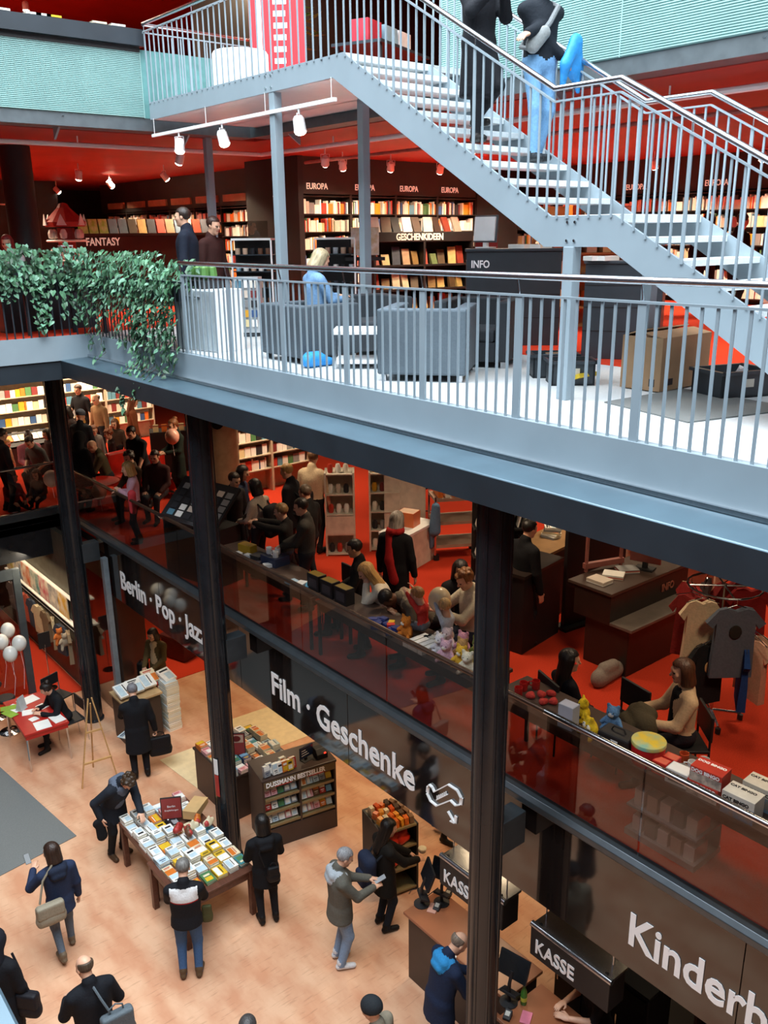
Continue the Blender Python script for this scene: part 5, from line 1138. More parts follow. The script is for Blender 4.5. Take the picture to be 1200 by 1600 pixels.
t = thing('computer_monitor', 'white backed computer monitor on the INFO desk', 'monitor', (8.72, 8.52, L2+1.24), math.radians(10)); MB().cbox((0, 0, .24), (.03, .36, .34), mtx=Matrix.Rotation(.1, 3, 'Y')).build('screen', mat('monitor_grey', '5a5e62', .3), t, bevel=.006); MB().cbox((-.03, 0, .24), (.03, .32, .30), mtx=Matrix.Rotation(.1, 3, 'Y')).build('back', M_white, t, bevel=.006); MB().cbox((0, 0, .05), (.05, .06, .1)).build('stand', M_white, t); MB().cbox((0, 0, .008), (.16, .22, .016)).build('base', M_white, t)
o = MB().cbox((0, 0, .12), (.3, .015, .42)).build('notice', mat('notice_red', 'b8342e', .5), loc=(9.02, 8.80, L2+1.17), rz=-.7); tag(o, 'red and white notice behind the computer monitor', 'sign'); MB().cbox((0, -.009, .25), (.28, .004, .14)).build('panel', mat('placard_cream', 'd8b9a4'), o)
for i, (x, y) in enumerate(((9.0, 8.15), (9.1, 8.05), (9.2, 8.0), (8.62, 6.62), (8.66, 6.56))):
    o = MB().box(-.1, .1, -.14, .14, 0, .05).build('paper_stack', mat('paper_white'), loc=(x, y, L2+(1.235 if i < 3 else 1.115)), rz=.4*i); tag(o, ['stack of papers on the INFO desk, left', 'stack of papers on the INFO desk, middle', 'stack of papers on the INFO desk, right', 'stack of newspapers on the charcoal counter, lower', 'second stack of newspapers on the charcoal counter'][i], 'papers')
t = thing('back_shelf', 'lit shelf unit with boxes behind the INFO desk', 'shelf', (10.6, 9.3, L2), -.6); M_sw = mat('warm_shelf', 'a07a4c', .6)
for z in (.3, .7, 1.1, 1.5): MB().box(0, 1.6, 0, .3, z, z+.03).build('shelf', M_sw, t)
MB().box(0, 1.6, .28, .3, 0, 1.8).build('back_panel', M_sw, t)
for k in range(4):
    for j in range(6): MB().box(.05+.25*j, .05+.25*j+r2.uniform(.1, .2), .05, .25, .33+.4*k, .33+.4*k+r2.uniform(.1, .3)).build('carton', SPC[r2.choice([0, 1, 4, 10, 8, 9])], t)
# armchairs
def armchair(label, x, y, rz, w=.84, d=.86, h=.68, col='4a545c'):
    t = thing('armchair', label, 'armchair', (x, y, L2), rz); m = mat('felt_'+col, col, .85, var=.06, scale=60, bump=.1)
    MB().box(-w/2, w/2, d/2-.16, d/2, .07, h).build('backrest', m, t, bevel=.02); MB().box(-w/2, -w/2+.15, -d/2, d/2-.16, .07, h-.0).build('armrest', m, t, bevel=.02); MB().box(w/2-.15, w/2, -d/2, d/2-.16, .07, h-.0).build('armrest', m, t, bevel=.02)
    MB().box(-w/2+.15, w/2-.15, -d/2+.01, d/2-.16, .07, .28).build('base', m, t); MB().box(-w/2+.16, w/2-.16, -d/2, d/2-.17, .28, .42).build('seat', m, t, bevel=.03)
    for sx in (-1, 1):
        for sy in (-1, 1): MB().cbox((sx*(w/2-.06), sy*(d/2-.06), .035), (.05, .05, .07)).build('leg', M_steel, t)
    return t
armchair('slate grey cube armchair the woman in the denim jacket sits in', 6.16, 8.92, math.radians(90), .86, .84, .66)
armchair('large slate grey cube armchair with its back to the railing', 6.30, 6.95, math.radians(128), .9, .95, .72, '55616a'); armchair('dark grey cube armchair behind the low table', 7.0, 8.9, math.radians(-15), .9, .85, .70, '40464c'); armchair('cube armchair with shade painted into its dark felt beside the INFO desk', 7.35, 7.25, math.radians(-60), .85, .8, .72, '2e3338')  # the last armchair has its shade put into a darker felt colour
t = thing('low_table', 'low white topped table between the armchairs', 'table', (6.25, 7.95, L2), math.radians(-42)); MB().box(-.36, .36, -.28, .28, .38, .42).build('table_top', M_white, t, bevel=.004); MB().box(-.34, .34, -.26, .26, .06, .09).build('shelf', M_white, t)
for sx in (-1, 1):
    for sy in (-1, 1): MB().cbox((sx*.33, sy*.25, .19), (.03, .03, .38)).build('leg', M_steel, t)
S = Sdf(); S.cap((-.1, 0, .08), (.1, .02, .07), .08, .07).cap((-.05, .06, .1), (.08, .06, .12), .07, .05).ell((.17, 0, .05), (.08, .06, .05)); o = sdf_obj('blue_bag', S, .018, [mat('bright_blue_cloth', '2a8fd8', .6, var=.15, scale=12, bump=.5)]); o.location = (5.78, 8.28, L2); tag(o, 'bright blue jacket bundle on the floor by the armchair', 'bag')
t = thing('cabinet', 'low grey and white cabinet behind the railing corner', 'cabinet', (5.72, 10.62, L2), math.radians(10)); MB().box(-.2, .24, -.42, .42, 0, .78).build('body', M_white, t, bevel=.006); [MB().box(-.235, -.215, hy, hy+.1, .68, .69).build('handle', M_steel, MB().box(-.215, -.2, dy, dy+.40, .02, .76).build('door', mat('pale_grey_door', 'a9b4b8', .4), t)) for dy, hy in ((-.41, -.15), (.01, .05))]
t = thing('plant_tray', 'dark tray of small plants on the low cabinet', 'planter', (5.72, 10.7, L2+.78)); MB().box(-.15, .15, -.25, .25, 0, .1).build('tray', M_blackm, t)
for k in range(6): MB().lathe([(.0, .1), (.06, .16), (.05, .26), (0, .3)], (-.06+.12*(k % 2), -.18+.17*(k//2), 0), 7).build('plant', mat('leaf_green'), t)
# crates, carton, floor mat
o = MB().prism_z([(6.35, 4.72), (6.12, 3.75), (7.3, 3.45), (7.45, 4.65)], L2, L2+.012).build('floor_mat', M_greymat); tag(o, 'dark grey doormat on the pale gallery floor', 'mat')
t = thing('cardboard_box', 'tall brown cardboard box on the gallery floor', 'box', (7.11, 4.68, L2)); M_card = mat('brown_card', '9c7c5c', .8, var=.06)
MB().box(0, .80, 0, .44, .01, .50).build('carton', M_card, t, bevel=.004); MB().prism_x([(0, .50), (.20, .54), (.21, .53), (.01, .495)], 0, .8).build('flap', M_card, t); MB().prism_x([(.44, .50), (.26, .56), (.25, .55), (.43, .495)], 0, .8).build('flap', M_card, t); MB().box(-.002, 0, .06, .12, .05, .12).build('mark', M_blackm, t); MB().box(.12, .20, -.003, 0, .06, .12).build('mark', M_blackm, t)
def crate(label, x, y, rz, w=.5, d=.36, h=.24, col='2f353b', lid=True):
    t = thing('crate', label, 'crate', (x, y, L2), rz); m = mat('crate_'+col, col, .5)
    for a in ((-w/2, -w/2+.02, -d/2, d/2), (w/2-.02, w/2, -d/2, d/2), (-w/2, w/2, -d/2, -d/2+.02), (-w/2, w/2, d/2-.02, d/2)): MB().box(a[0], a[1], a[2], a[3], 0, h).build('side', m, t)
    MB().box(-w/2, w/2, -d/2, d/2, 0, .02).build('floor', m, t); MB().box(-w/2-.02, w/2+.02, -d/2-.02, -d/2+.01, h-.03, h).build('rim', m, t); MB().box(-w/2-.02, w/2+.02, d/2-.01, d/2+.02, h-.03, h).build('rim', m, t)
    MB().box(-w/2-.03, -w/2+.01, -d/2-.02, d/2+.02, h-.03, h).build('rim', m, t); MB().box(w/2-.01, w/2+.03, -d/2-.02, d/2+.02, h-.03, h).build('rim', m, t)
    MB().box(-.06, .06, -d/2-.004, -d/2, h*.4, h*.7).build('label', mat('pad_grey', 'c9c4b8'), t)
    return t
crate('black plastic crate left of the tall cardboard box', 6.98, 5.62, math.radians(-40), .42, .34); crate('black plastic crate holding books behind the landing post', 7.22, 6.05, math.radians(-40), .45, .34); crate('black plastic crate on the doormat', 7.55, 4.22, math.radians(-20), .55, .42, .24)
for i, (x, y, z, c) in enumerate(((7.18, 6.0, .14, '3a6a80'), (7.3, 6.12, .14, '6a5a48'), (7.0, 5.60, .10, 'd0b030'), (7.5, 4.2, .12, '8a9298'), (7.62, 4.28, .12, 'b8bcc0'))):
    o = MB().box(-.12, .12, -.02, .02, 0, .22).build('folder', mat('fold_'+c, c, .5), loc=(x, y, L2+.03), rz=-.7+.2*i); o.rotation_euler = (.4 if i != 2 else 1.2, 0, -.7+.3*i); tag(o, ['blue picture book standing in the crate behind the post', 'brown folder in the crate behind the post', 'yellow pack in the crate by the cardboard box', 'grey folder in the crate on the doormat', 'pale folder in the crate on the doormat'][i], 'folder')

# ivy over the planter
M_ivy = [mat('ivy_'+c, c, .45, var=.2, scale=5) for c in ('3f6a4a', '2f5038', '5a8a68', '6f9f84')]
trough = thing('planter_trough', 'dark planter trough behind the ivy covered railing', 'planter', (0, 0, L2)); MB().box(-1, 5.3, 13.9, 14.25, 0.62, .82).build('trough', M_dark, trough); MB().box(5.40, 5.70, 10.75, 13.8, .62, .82).build('trough', M_dark, trough); [MB().box(x, x+.05, 14.05, 14.1, 0, .62).build('leg', M_dark, trough) for x in (0, 1.5, 3, 4.5, 5.2)]; [MB().box(5.52, 5.57, y, y+.05, 0, .62).build('leg', M_dark, trough) for y in (10.8, 12.2, 13.6)]
ivy = thing('ivy', 'green trailing ivy spilling over the gallery corner', 'plant', (5.3, 13.77, L2+.85))
ri = random.Random(3)
def leaf_geo(c, d, n, s):
    """heart shaped leaf with a folded midrib"""
    d = d.normalized(); a = d.cross(n).normalized(); n = a.cross(d).normalized()
    pt = lambda x, y, z: c+a*x*s+d*y*s+n*z*s
    return [pt(0, -.35, 0), pt(.34, -.5, .08), pt(.5, -.1, .12), pt(.3, .35, .06), pt(0, .75, -.12), pt(-.3, .35, .06), pt(-.5, -.1, .12), pt(-.34, -.5, .08)], [(0, 1, 2), (0, 2, 3), (0, 3, 4), (0, 4, 5), (0, 5, 6), (0, 6, 7)]
leaves = []; stems = MB()
O = Vector((5.3, 13.77, L2+.85))
def add_leaf(p, out, s): 
    d = Vector((ri.uniform(-.5, .5), ri.uniform(-.5, .5), -1.0+ri.uniform(-.2, .9)))+out*ri.uniform(.2, .9); n = out*1.0+Vector((0, 0, .7))+Vector((ri.uniform(-.5, .5), ri.uniform(-.5, .5), ri.uniform(-.3, .3)))
    leaves.append((p-O, d, n, s))
for k in range(1250):                       # bushy crest on the left railing
    x = ri.uniform(1.2, 5.35); z = 8.33+ri.uniform(-.06, .40)*(1 if ri.random() < .85 else 1.2); y = 13.80+ri.uniform(-.22, .40)
    add_leaf(Vector((x, y, z)), Vector((0, -1, 0)), ri.uniform(.055, .10))
for k in range(420):                        # fringe below the crest
    x = ri.uniform(1.2, 5.3); add_leaf(Vector((x, 13.72+ri.uniform(-.10, .05), 8.36-abs(ri.gauss(0, .13)))), Vector((0, -1, 0)), ri.uniform(.05, .09))
for x0, L in ((3.7, .5), (4.1, .35), (4.55, .75), (4.62, .8), (4.7, .7), (3.2, .45), (5.0, .6), (5.15, .7)):
    for k in range(int(L*34)): add_leaf(Vector((x0+ri.uniform(-.07, .07), 13.70+ri.uniform(-.06, .04), 8.3-L*k/(L*34))), Vector((0, -1, 0)), ri.uniform(.045, .08))
for k in range(900):                        # crest round the corner
    y = ri.uniform(10.55, 13.75); add_leaf(Vector((5.33+ri.uniform(-.22, .3), y, 8.30+ri.uniform(-.10, .40)*(1 if y > 11.3 else .75))), Vector((-1, 0, 0)), ri.uniform(.05, .09))
STR = [(10.62, .75), (10.72, 1.15), (10.8, 1.0), (10.9, 1.2), (11.0, 1.35), (11.1, 1.5), (11.2, 1.55), (11.3, 1.3), (11.42, 1.2), (11.5, 1.25), (11.62, 1.35), (11.7, 1.7), (11.75, 1.75), (11.85, 1.25), (12.0, 1.0), (12.15, .75), (12.3, .6), (12.5, .95), (12.7, .5), (12.9, 1.2), (13.0, .8), (13.2, .6), (13.4, 1.1), (13.6, .7)]
for y0, L in STR:
    pts = []; y = y0; x = 5.24
    for k in range(int(L*26)):
        z = 8.30-L*k/(L*26); y += ri.uniform(-.03, .03); xx = x-.02+ri.uniform(-.05, .02)-(.30*min(1, max(0, (7.25-z)/.2)) if z < 7.25 else 0)
        pts.append(Vector((xx, y, z))-O)
        for q in range(1 if k > L*13 else 2): add_leaf(Vector((xx+ri.uniform(-.06, .02), y+ri.uniform(-.07, .07), z)), Vector((-1, 0, 0)), ri.uniform(.045, .085))
    if len(pts) > 2: stems.tube(pts[::3], .004, 4)
stems.build('stem', mat('stem_brown', '4a3a28', .8), ivy)
leaves.sort(key=lambda l: -(l[3]/max((l[0]+O-Vector((0, 0, 8.9))).length, 1))*(1 if l[0].x < .02 and l[0].y < .02 else .5))
LM = []
base = leaf_geo(Vector((0, 0, 0)), Vector((0, 1, 0)), Vector((0, 0, 1)), 1.0)
for m in M_ivy: LM.append(MB().add(*base).mesh('leaf', m))
for i, (p_, d, n, s) in enumerate(leaves[:300]):
    d = d.normalized(); a = d.cross(n).normalized(); n2 = a.cross(d).normalized(); o = link('leaf', LM[i % 4], ivy)
    o.matrix_local = Matrix(((a.x*s, d.x*s, n2.x*s, p_.x), (a.y*s, d.y*s, n2.y*s, p_.y), (a.z*s, d.z*s, n2.z*s, p_.z), (0, 0, 0, 1)))
mb = MB()
for i, (p_, d, n, s) in enumerate(leaves[300:]): mb.add(*leaf_geo(p_, d, n, s), mi=i % 4)
me = bpy.data.meshes.new('foliage'); me.from_pydata(mb.v, [], mb.f)
for m in M_ivy: me.materials.append(m)
me.polygons.foreach_set('material_index', mb.m); tag(link('foliage', me, ivy), kind='stuff')
# ------------------------------------------------------------------ middle gallery
r1 = random.Random(41)
M_top = mat('brown_counter_top', '4a3a32', .35, var=.1, scale=3)
def sale_table(label, y0, y1, x0=5.90, x1=6.45, h=.75):
    t = thing('sale_table', label, 'table', ((x0+x1)/2, (y0+y1)/2, L1)); w, d = (x1-x0)/2, (y1-y0)/2
    MB().box(-w, w, -d, d, h-.04, h).build('table_top', M_top, t, bevel=.004); MB().box(-w+.02, -w+.04, -d+.02, d-.02, h-.12, h-.04).build('apron', M_top, t)
    for sx in (-1, 1):
        for sy in (-1, 1): MB().cbox((sx*(w-.03), sy*(d-.05), (h-.04)/2), (.035, .035, h-.04)).build('leg', M_blackm, t)
    return t
sale_table('long brown sale table with cups and boxes behind the glass, left of the gap', 8.75, 11.30); sale_table('long brown sale table with plush toys left of the nearest column', 5.75, 8.65); sale_table('long brown sale table with board games at the right', 1.2, 5.55)
TZ = L1+.75
def put(name, label, cat, x, y, build, rz=0, z=TZ, group=None):
    t = thing(name, label, cat, (x, y, z), rz, group); build(t); return t
def gbox(c, w=.2, d=.12, h=.16, top=None, mark=None):
    def f(t):
        MB().box(-w/2, w/2, -d/2, d/2, 0, h).build('carton', mat('gm_'+c, c, .4, var=.06), t, bevel=.003)
        if top: MB().box(-w/2+.01, w/2-.01, -d/2+.01, d/2-.01, h, h+.001).build('lid_print', mat('gm_'+top, top, .4), t)
        if mark: MB().box(-w/2-.0015, -w/2, -d*.35, d*.35, h*.2, h*.75).build('front_print', mat('gm_'+mark, mark, .4), t)
    return f
def mug(c, inside=None):
    def f(t):
        MB().lathe([(.036, 0), (.042, .01), (.042, .095), (.038, .095), (.036, .02), (0, .02)], seg=16).build('cup', mat('gm_'+c, c, .25), t, smooth=True); MB().tube([(.04, 0, .075), (.07, 0, .07), (.07, 0, .035), (.04, 0, .025)], .007, 6).build('handle', mat('gm_'+c, c, .25), t, smooth=True)
    return f
def plush(c, c2='f0e8d8', s=1.0, flat=False):
    def f(t):
        S = Sdf()
        if flat: S.ell((0, 0, .09), (.11, .05, .10)); S.ell((-.05, -.02, .2), (.02, .02, .03)); S.ell((.05, -.02, .2), (.02, .02, .03)); S.ell((-.03, -.05, .12), (.02, .015, .02), 1); S.ell((.04, -.05, .12), (.02, .015, .02), 1); S.cap((-.06, -.03, .02), (-.09, -.06, .02), .025, .022); S.cap((.06, -.03, .02), (.09, -.06, .02), .025, .022)
        else: S.ell((0, 0, .08), (.07, .06, .085)).ell((0, -.02, .20), (.065, .06, .06)).cap((-.05, 0, .04), (-.08, -.07, .025), .028, .026).cap((.05, 0, .04), (.08, -.07, .025), .028, .026).cap((-.06, -.01, .12), (-.1, -.05, .08), .022, .02).cap((.06, -.01, .12), (.1, -.05, .08), .022, .02).ell((-.05, -.01, .26), (.022, .014, .026)).ell((.05, -.01, .26), (.022, .014, .026)).ell((0, -.07, .19), (.025, .02, .02), 1)
        v, fc, tg = S.mesh(.013); link('body', np_mesh('body', v*s, fc, tg, [mat('plush_'+c, c, .95, bump=.5, scale=60), mat('plush_'+c2, c2, .9)]), t)
        for q in (-1, 1): MB().lathe([(0, -.008), (.008, 0), (0, .008)], (q*.025*s, -.075*s if not flat else -.06*s, .215*s if not flat else .14*s), 6).build('eye', M_black, t)
    return f
# left table goods
put('pack', 'yellow box of small items on the left sale table', 'box', 6.208, 10.802, gbox('b08a28', .14, .26, .12, '8a6a20'), .2); put('pack', 'low black tray beside the yellow box', 'box', 6.193, 10.457, gbox('24262a', .2, .2, .06), .2)
put('pack', 'dark blue gift box under the white cups', 'box', 6.25, 10.12, gbox('27304a', .26, .34, .13, '1d2438'), .1)
for i, (x, y) in enumerate(((6.22, 10.22), (6.30, 10.12), (6.20, 10.02))): put('cup', ['white cup on the dark blue box, left', 'white cup on the dark blue box, right', 'white cup on the dark blue box, front'][i], 'cup', x, y, mug('e6e6e6'), i, TZ+.131)
for i in range(5): put('pack', ['small silver tin on the left sale table, first', 'small silver tin on the left sale table, second', 'small black tin on the left sale table', 'small dark pack near the cups', 'flat white card pack near the cups'][i], 'tin', 6.02+.07*(i % 3), 10.75-.17*i, gbox(['b8bcc0', 'a8acb0', '2a2c30', '3a3238', 'd8d8d4'][i], .09, .12, .05), .3*i)
for i in range(4): put('leaflet_stack', ['pale blue leaflet stack on the left sale table', 'white leaflet stack on the left sale table', 'aqua leaflet stack on the left sale table', 'red and white leaflet stack on the left sale table'][i], 'paper', 6.02+.06*i, 9.35-.13*i, gbox(['a8c4d4', 'e8e8e4', '5fa8c8', 'c8a098'][i], .16, .12, .03), .4*i)
for i in range(3): put('gift_box', ['black gift box with yellow edge on the sale table, left', 'black gift box with yellow edge on the sale table, middle', 'black gift box with yellow edge on the sale table, right'][i], 'box', 6.15, 8.95-.30*i, gbox('1d1a1c', .14, .24, .22, '8a7028', '3a3438'), .05)
t = thing('magazine_board', 'large slanted dark display board full of cards by the glass', 'display', (6.15, 12.0, L1), math.radians(12)); MB().prism_y([(-.28, .95), (.30, 1.50), (.32, 1.46), (-.26, .91)], -.55, .75).build('panel', M_blackm, t); MB().box(-.25, .3, -.5, .7, 0, .92).build('body', M_blackm, t); MB().prism_y([(-.30, .96), (-.26, .91), (-.22, .95), (-.26, 1.0)], -.57, .77).build('edge_bar', M_steel, t)
for i in range(5):
    for j in range(6):
        u = .06+.09*i; MB().cbox((-.28+u+.03, -.44+.2*j, .99+u*.95), (.10, .14, .006), mtx=Matrix.Rotation(-math.atan2(.55, .58), 3, 'Y')).build('card', SPC[r1.choice([7, 8, 10, 2, 12, 7, 8])], t)
# middle table goods
put('brick_set', 'heap of dark blue toy brick packs on the middle sale table', 'toys', 6.02, 7.42, lambda t: [MB().cbox((r1.uniform(-.10, .10), r1.uniform(-.22, .22), .03+.04*r1.random()), (.07, .09, .06), rz=r1.uniform(0, 3)).build('pack', mat('gm_'+c, c, .35), t) for c in ['1f2f6a']*16+['c83028', 'd8b020', 'e0e0e0', '1f2f6a', '2a4a9a']])
put('plush_toy', 'orange plush figure on the middle sale table', 'toy', 6.10, 7.08, plush('c8701c'), -1.5)
for i in range(4): put('book_pile', 'white picture book stack on the middle sale table, ' + ['first', 'second', 'third', 'fourth'][i]+' from the left', 'books', 6.08, 6.90-.085*i, lambda t: [MB().box(-.17, .17, -.035, .035, .02*k, .018+.02*k).build('volume', mat('gm_e8e4da', 'e8e4da', .5), t) for k in range(3)], .0)
for i, (x, y, c, lab) in enumerate(((6.25, 6.55, 'e0c8c8', 'pale pink plush toy, leftmost by the nearest column'), (6.08, 6.48, 'd8d4d8', 'white plush toy in front of the pink one'), (6.02, 6.33, 'c8a0b0', 'rose plush toy on the middle sale table'), (6.30, 6.35, 'd89ab0', 'pink plush toy at the back of the middle table'), (6.18, 6.24, 'b8905c', 'tan plush bear by the nearest column'), (6.05, 6.12, 'd8a830', 'yellow plush animal by the nearest column'), (6.25, 6.05, 'e0c060', 'golden plush animal behind the yellow one'), (6.0, 5.98, 'd8d0b8', 'cream plush lamb at the table end'), (6.18, 5.90, 'a88a50', 'brown plush dog at the table end'), (6.33, 6.15, '8aa050', 'green plush frog at the back of the middle table'))): put('plush_toy', lab, 'toy', x, y, plush(c), -1.6+.4*r1.random())
# right table goods
for i, (x, y) in enumerate(((6.18, 5.36), (6.06, 5.32), (6.30, 5.30))): put('mug', ['red mug on the right sale table, middle', 'red mug on the right sale table, front', 'red mug on the right sale table, back'][i], 'mug', x, y, mug(['b82420', 'b82420', 'd0d0cc'][i] if i < 2 else 'b82420'), i)
for i in range(5): put('plush_heart', ['red knitted ornament on the right sale table, '+s for s in ('first', 'second', 'third', 'fourth', 'fifth')][i], 'ornament', 6.12+.09*(i % 3), 5.22-.06*i, lambda t: sdf_obj('body', Sdf().ell((-.02, 0, .03), (.035, .03, .03)).ell((.02, 0, .03), (.035, .03, .03)).ell((0, -.03, .025), (.03, .03, .025)), .012, [mat('knit_red', 'b03028', .9, var=.3, scale=40)], t), i)
put('pack', 'pale grey upright box on the right sale table', 'box', 5.98, 4.62, gbox('b0b4c0', .12, .16, .24, 'c8c8d4'), .1)
put('plush_toy', 'bright yellow long eared plush toy on the right sale table', 'toy', 6.20, 4.60, plush('e8c018', '6a4a28', .85), -2.2); put('plush_toy', 'round yellow plush cushion on the right sale table', 'toy', 6.0, 4.38, plush('e0b81c', 'f0e8d8', 1.0, True), -1.9); put('plush_toy', 'blue plush monster with big eyes on the right sale table', 'toy', 6.26, 4.32, plush('5f8ab8', 'f0f0f0', .95), -1.3)
put('camera_bag', 'black carrying case on the right sale table', 'bag', 6.04, 4.10, lambda t: (MB().box(-.10, .10, -.16, .16, 0, .16).build('case', M_blackm, t, bevel=.02), MB().tube([(0, -.07, .16), (0, -.05, .2), (0, .05, .2), (0, .07, .16)], .008, 6).build('handle', M_blackm, t), MB().box(-.102, -.10, -.05, .02, .09, .12).build('label', M_white, t)), .1)
put('cake_tin', 'round red tin with a yellow picture lid', 'tin', 6.06, 3.80, lambda t: (MB().lathe([(.14, 0), (.145, .01), (.145, .17), (.14, .18)], seg=28).build('tin', mat('gm_b02020', 'b02020', .3), t, smooth=True), MB().lathe([(.15, .175), (.152, .20), (.148, .208), (0, .210)], seg=28).build('lid', mat('tin_lid', 'e0c030', .4, color2='7fb8a8', scale=7), t, smooth=True)))
for i, (x, y) in enumerate(((6.0, 3.62), (6.12, 3.60))): put('biscuit_box', ['small red printed box before the round tin', 'small red printed box behind the other'][i], 'box', x, y, gbox('c02c22', .10, .13, .12, 'd86a50'), .1)
for i, (x, y, c) in enumerate(((6.28, 3.58, 'c85a30'), (6.34, 3.42, 'dcdcd8'), (6.22, 3.46, 'e8e8e4'), (6.30, 3.30, 'd8ccc0'), (6.10, 3.48, 'b0a898'))): put('mug', ['orange mug on the right sale table', 'white mug at the back of the right table', 'white mug beside the orange one', 'cream mug near the dog game', 'grey mug near the red boxes'][i], 'mug', x, y, mug(c), i)
put('pack', 'white box with a dark front beside the mugs', 'box', 6.0, 3.44, gbox('c8c8c4', .14, .2, .13, 'e8e8e4', '5a5a58'), .1)
def game(c, front, txt, sz, hh=.15):
    def f(t):
        MB().box(-.09, .09, -.135, .135, 0, hh).build('carton', mat('gm_'+c, c, .4), t, bevel=.003); MB().box(-.092, -.09, -.135, .135, .0, hh*.62).build('front_print', mat('gm_'+front, front, .4, color2='8a8078', scale=18), t)
        text(txt, sz, M_sign_white if c != 'd8d4c8' else M_blackm, t, (-.093, .125, hh*.68), F, depth=.0005, bold=.002); me = text_mesh(txt, sz, .0005, .002); me.materials.clear(); me.materials.append(M_sign_white if c != 'd8d4c8' else M_blackm); o = link('lettering', me, t, loc=(.02, .125, hh+.0012)); o.rotation_euler = (0, 0, -PI/2)
    return f
put('board_game', 'red DOG bingo game box standing on the right sale table', 'game', 6.02, 3.20, game('c03828', 'd8c8b8', 'DOG BINGO', .042, .13), .05); put('board_game', 'second red DOG bingo game box stacked on the first', 'game', 6.03, 3.19, game('c03828', 'd8c8b8', 'DOG BINGO', .042, .13), .1, TZ+.132)
put('board_game', 'blue and cream CAT bingo game box at the right', 'game', 6.0, 2.88, game('d8d4c8', '5a8ab0', 'CAT BINGO', .04, .20), .05); put('board_game', 'second blue and cream CAT bingo game box', 'game', 6.24, 2.84, game('d8d4c8', '5a8ab0', 'CAT BINGO', .04, .20), .05)
for i in range(2): put('card_pack', ['white card strip at the right end of the table, front', 'white card strip at the right end of the table, back'][i], 'card', 6.12+.14*i, 2.55, gbox('e4e0d8', .10, .2, .02), .1)
# things under the tables
t = thing('floor_display', 'grey floor display of boxed goods under the right sale table', 'display', (6.15, 3.55, L1)); M_fd = mat('pale_display', 'a9b0b4', .45)
MB().box(-.2, .22, -.35, .35, 0, .06).build('base', M_fd, t); MB().box(.18, .2, -.35, .35, .06, .62).build('back_panel', M_fd, t); MB().box(-.2, .2, -.35, .35, .30, .32).build('shelf', M_fd, t)
for k in range(5): MB().box(-.16, .05, -.32+.13*k, -.22+.13*k, .32, .48).build('pack', SPC[[2, 7, 13, 10, 2][k]], t); MB().box(-.16, .05, -.32+.13*k, -.22+.13*k, .06, .2).build('pack', SPC[[13, 10, 2, 7, 13][k]], t)
for i, (y, x, ra) in enumerate(((9.2, 6.70, 90), (7.62, 7.0, 71), (6.90, 7.05, 71), (5.22, 6.66, -109), (4.65, 6.85, 80), (4.03, 7.02, 49))):
    t = thing('stool_chair', ['dark cafe chair tucked behind the left sale table', 'dark cafe chair of the bending man', 'dark cafe chair beside the toddlers', 'dark cafe chair of the woman with the red hair clip', 'empty dark cafe chair between the two seated women', 'dark cafe chair of the woman in the cream sweater'][i], 'chair', (x, y, L1), math.radians(ra))
    MB().box(-.2, .2, -.2, .2, .43, .46).build('seat', M_blackm, t, bevel=.01); MB().box(-.2, .2, -.21, -.18, .55, .82).build('backrest', M_blackm, t, bevel=.01)
    for sx in (-1, 1):
        MB().tube([(sx*.18, .18, 0), (sx*.18, .17, .44)], .012, 6).build('leg', M_blackm, t); MB().tube([(sx*.18, -.2, 0), (sx*.18, -.19, .8)], .012, 6).build('leg', M_blackm, t)
# info desk at the right
t = thing('info_desk', 'dark brown INFO desk on the red carpet of the middle gallery', 'desk', (8.05, 5.62, L1)); M_dk = mat('umber_laminate', '2a201c', .4, var=.1)
MB().box(.35, 1.85, .05, .70, 0, .62).build('body', M_dk, t, bevel=.01); MB().box(.30, 1.95, -.02, .30, .62, .66).build('ledge', mat('desk_grey_edge', '6a6058', .4), t, bevel=.006); MB().box(.30, 1.95, .30, .85, .62, 1.0).build('upper_body', M_dk, t); MB().box(.28, 1.97, .28, .95, 1.0, 1.04).build('top', M_top, t, bevel=.006)
text('INFO', .14, mat('dim_red_lettering', '9a5a48', .5), t, (1.35, .29, .78), -PI/2, bold=.003, xs=.85)
t = thing('computer_monitor', 'dull red backed monitor on the INFO desk of the middle gallery', 'monitor', (9.35, 6.15, L1+1.04), .3); MB().cbox((0, 0, .26), (.03, .4, .34)).build('screen', mat('dull_red_case', '7a3a32', .4), t, bevel=.008); MB().cbox((0, 0, .05), (.05, .06, .1)).build('stand', M_blackm, t); MB().cbox((0, 0, .01), (.18, .24, .02)).build('base', M_blackm, t)
t = thing('monitor_frame', 'pink lit frame standing at the back of the INFO desk', 'display', (8.95, 6.5, L1+1.04), -.3); M_pk = mat('pink_frame', '9a5a50', .5)
MB().box(-.3, .3, -.03, .03, .05, .12).build('shelf', M_pk, t)
for x in (-.28, .25): MB().box(x, x+.03, -.02, .02, .0, .5).build('upright', M_pk, t)
for i in range(3): put('magazine_pile', ['magazine pile on the INFO desk, left', 'magazine pile on the INFO desk, middle', 'magazine pile on the INFO desk, right'][i], 'magazines', 8.55+.28*i, 6.25, lambda t: [MB().box(-.1, .1, -.13, .13, .012*k, .011+.012*k).build('magazine', SPC[r1.choice([2, 10, 7, 3])], t) for k in range(4)], .5*i, L1+1.04)
t = thing('tall_cabinet', 'tall black cabinet behind the nearest column', 'cabinet', (8.2, 7.2, L1), .15); MB().box(-.35, .55, -.25, .45, 0, 1.05).build('body', M_blackm, t, bevel=.01); MB().box(-.37, .57, -.27, .47, 1.05, 1.09).build('top', M_dk, t)
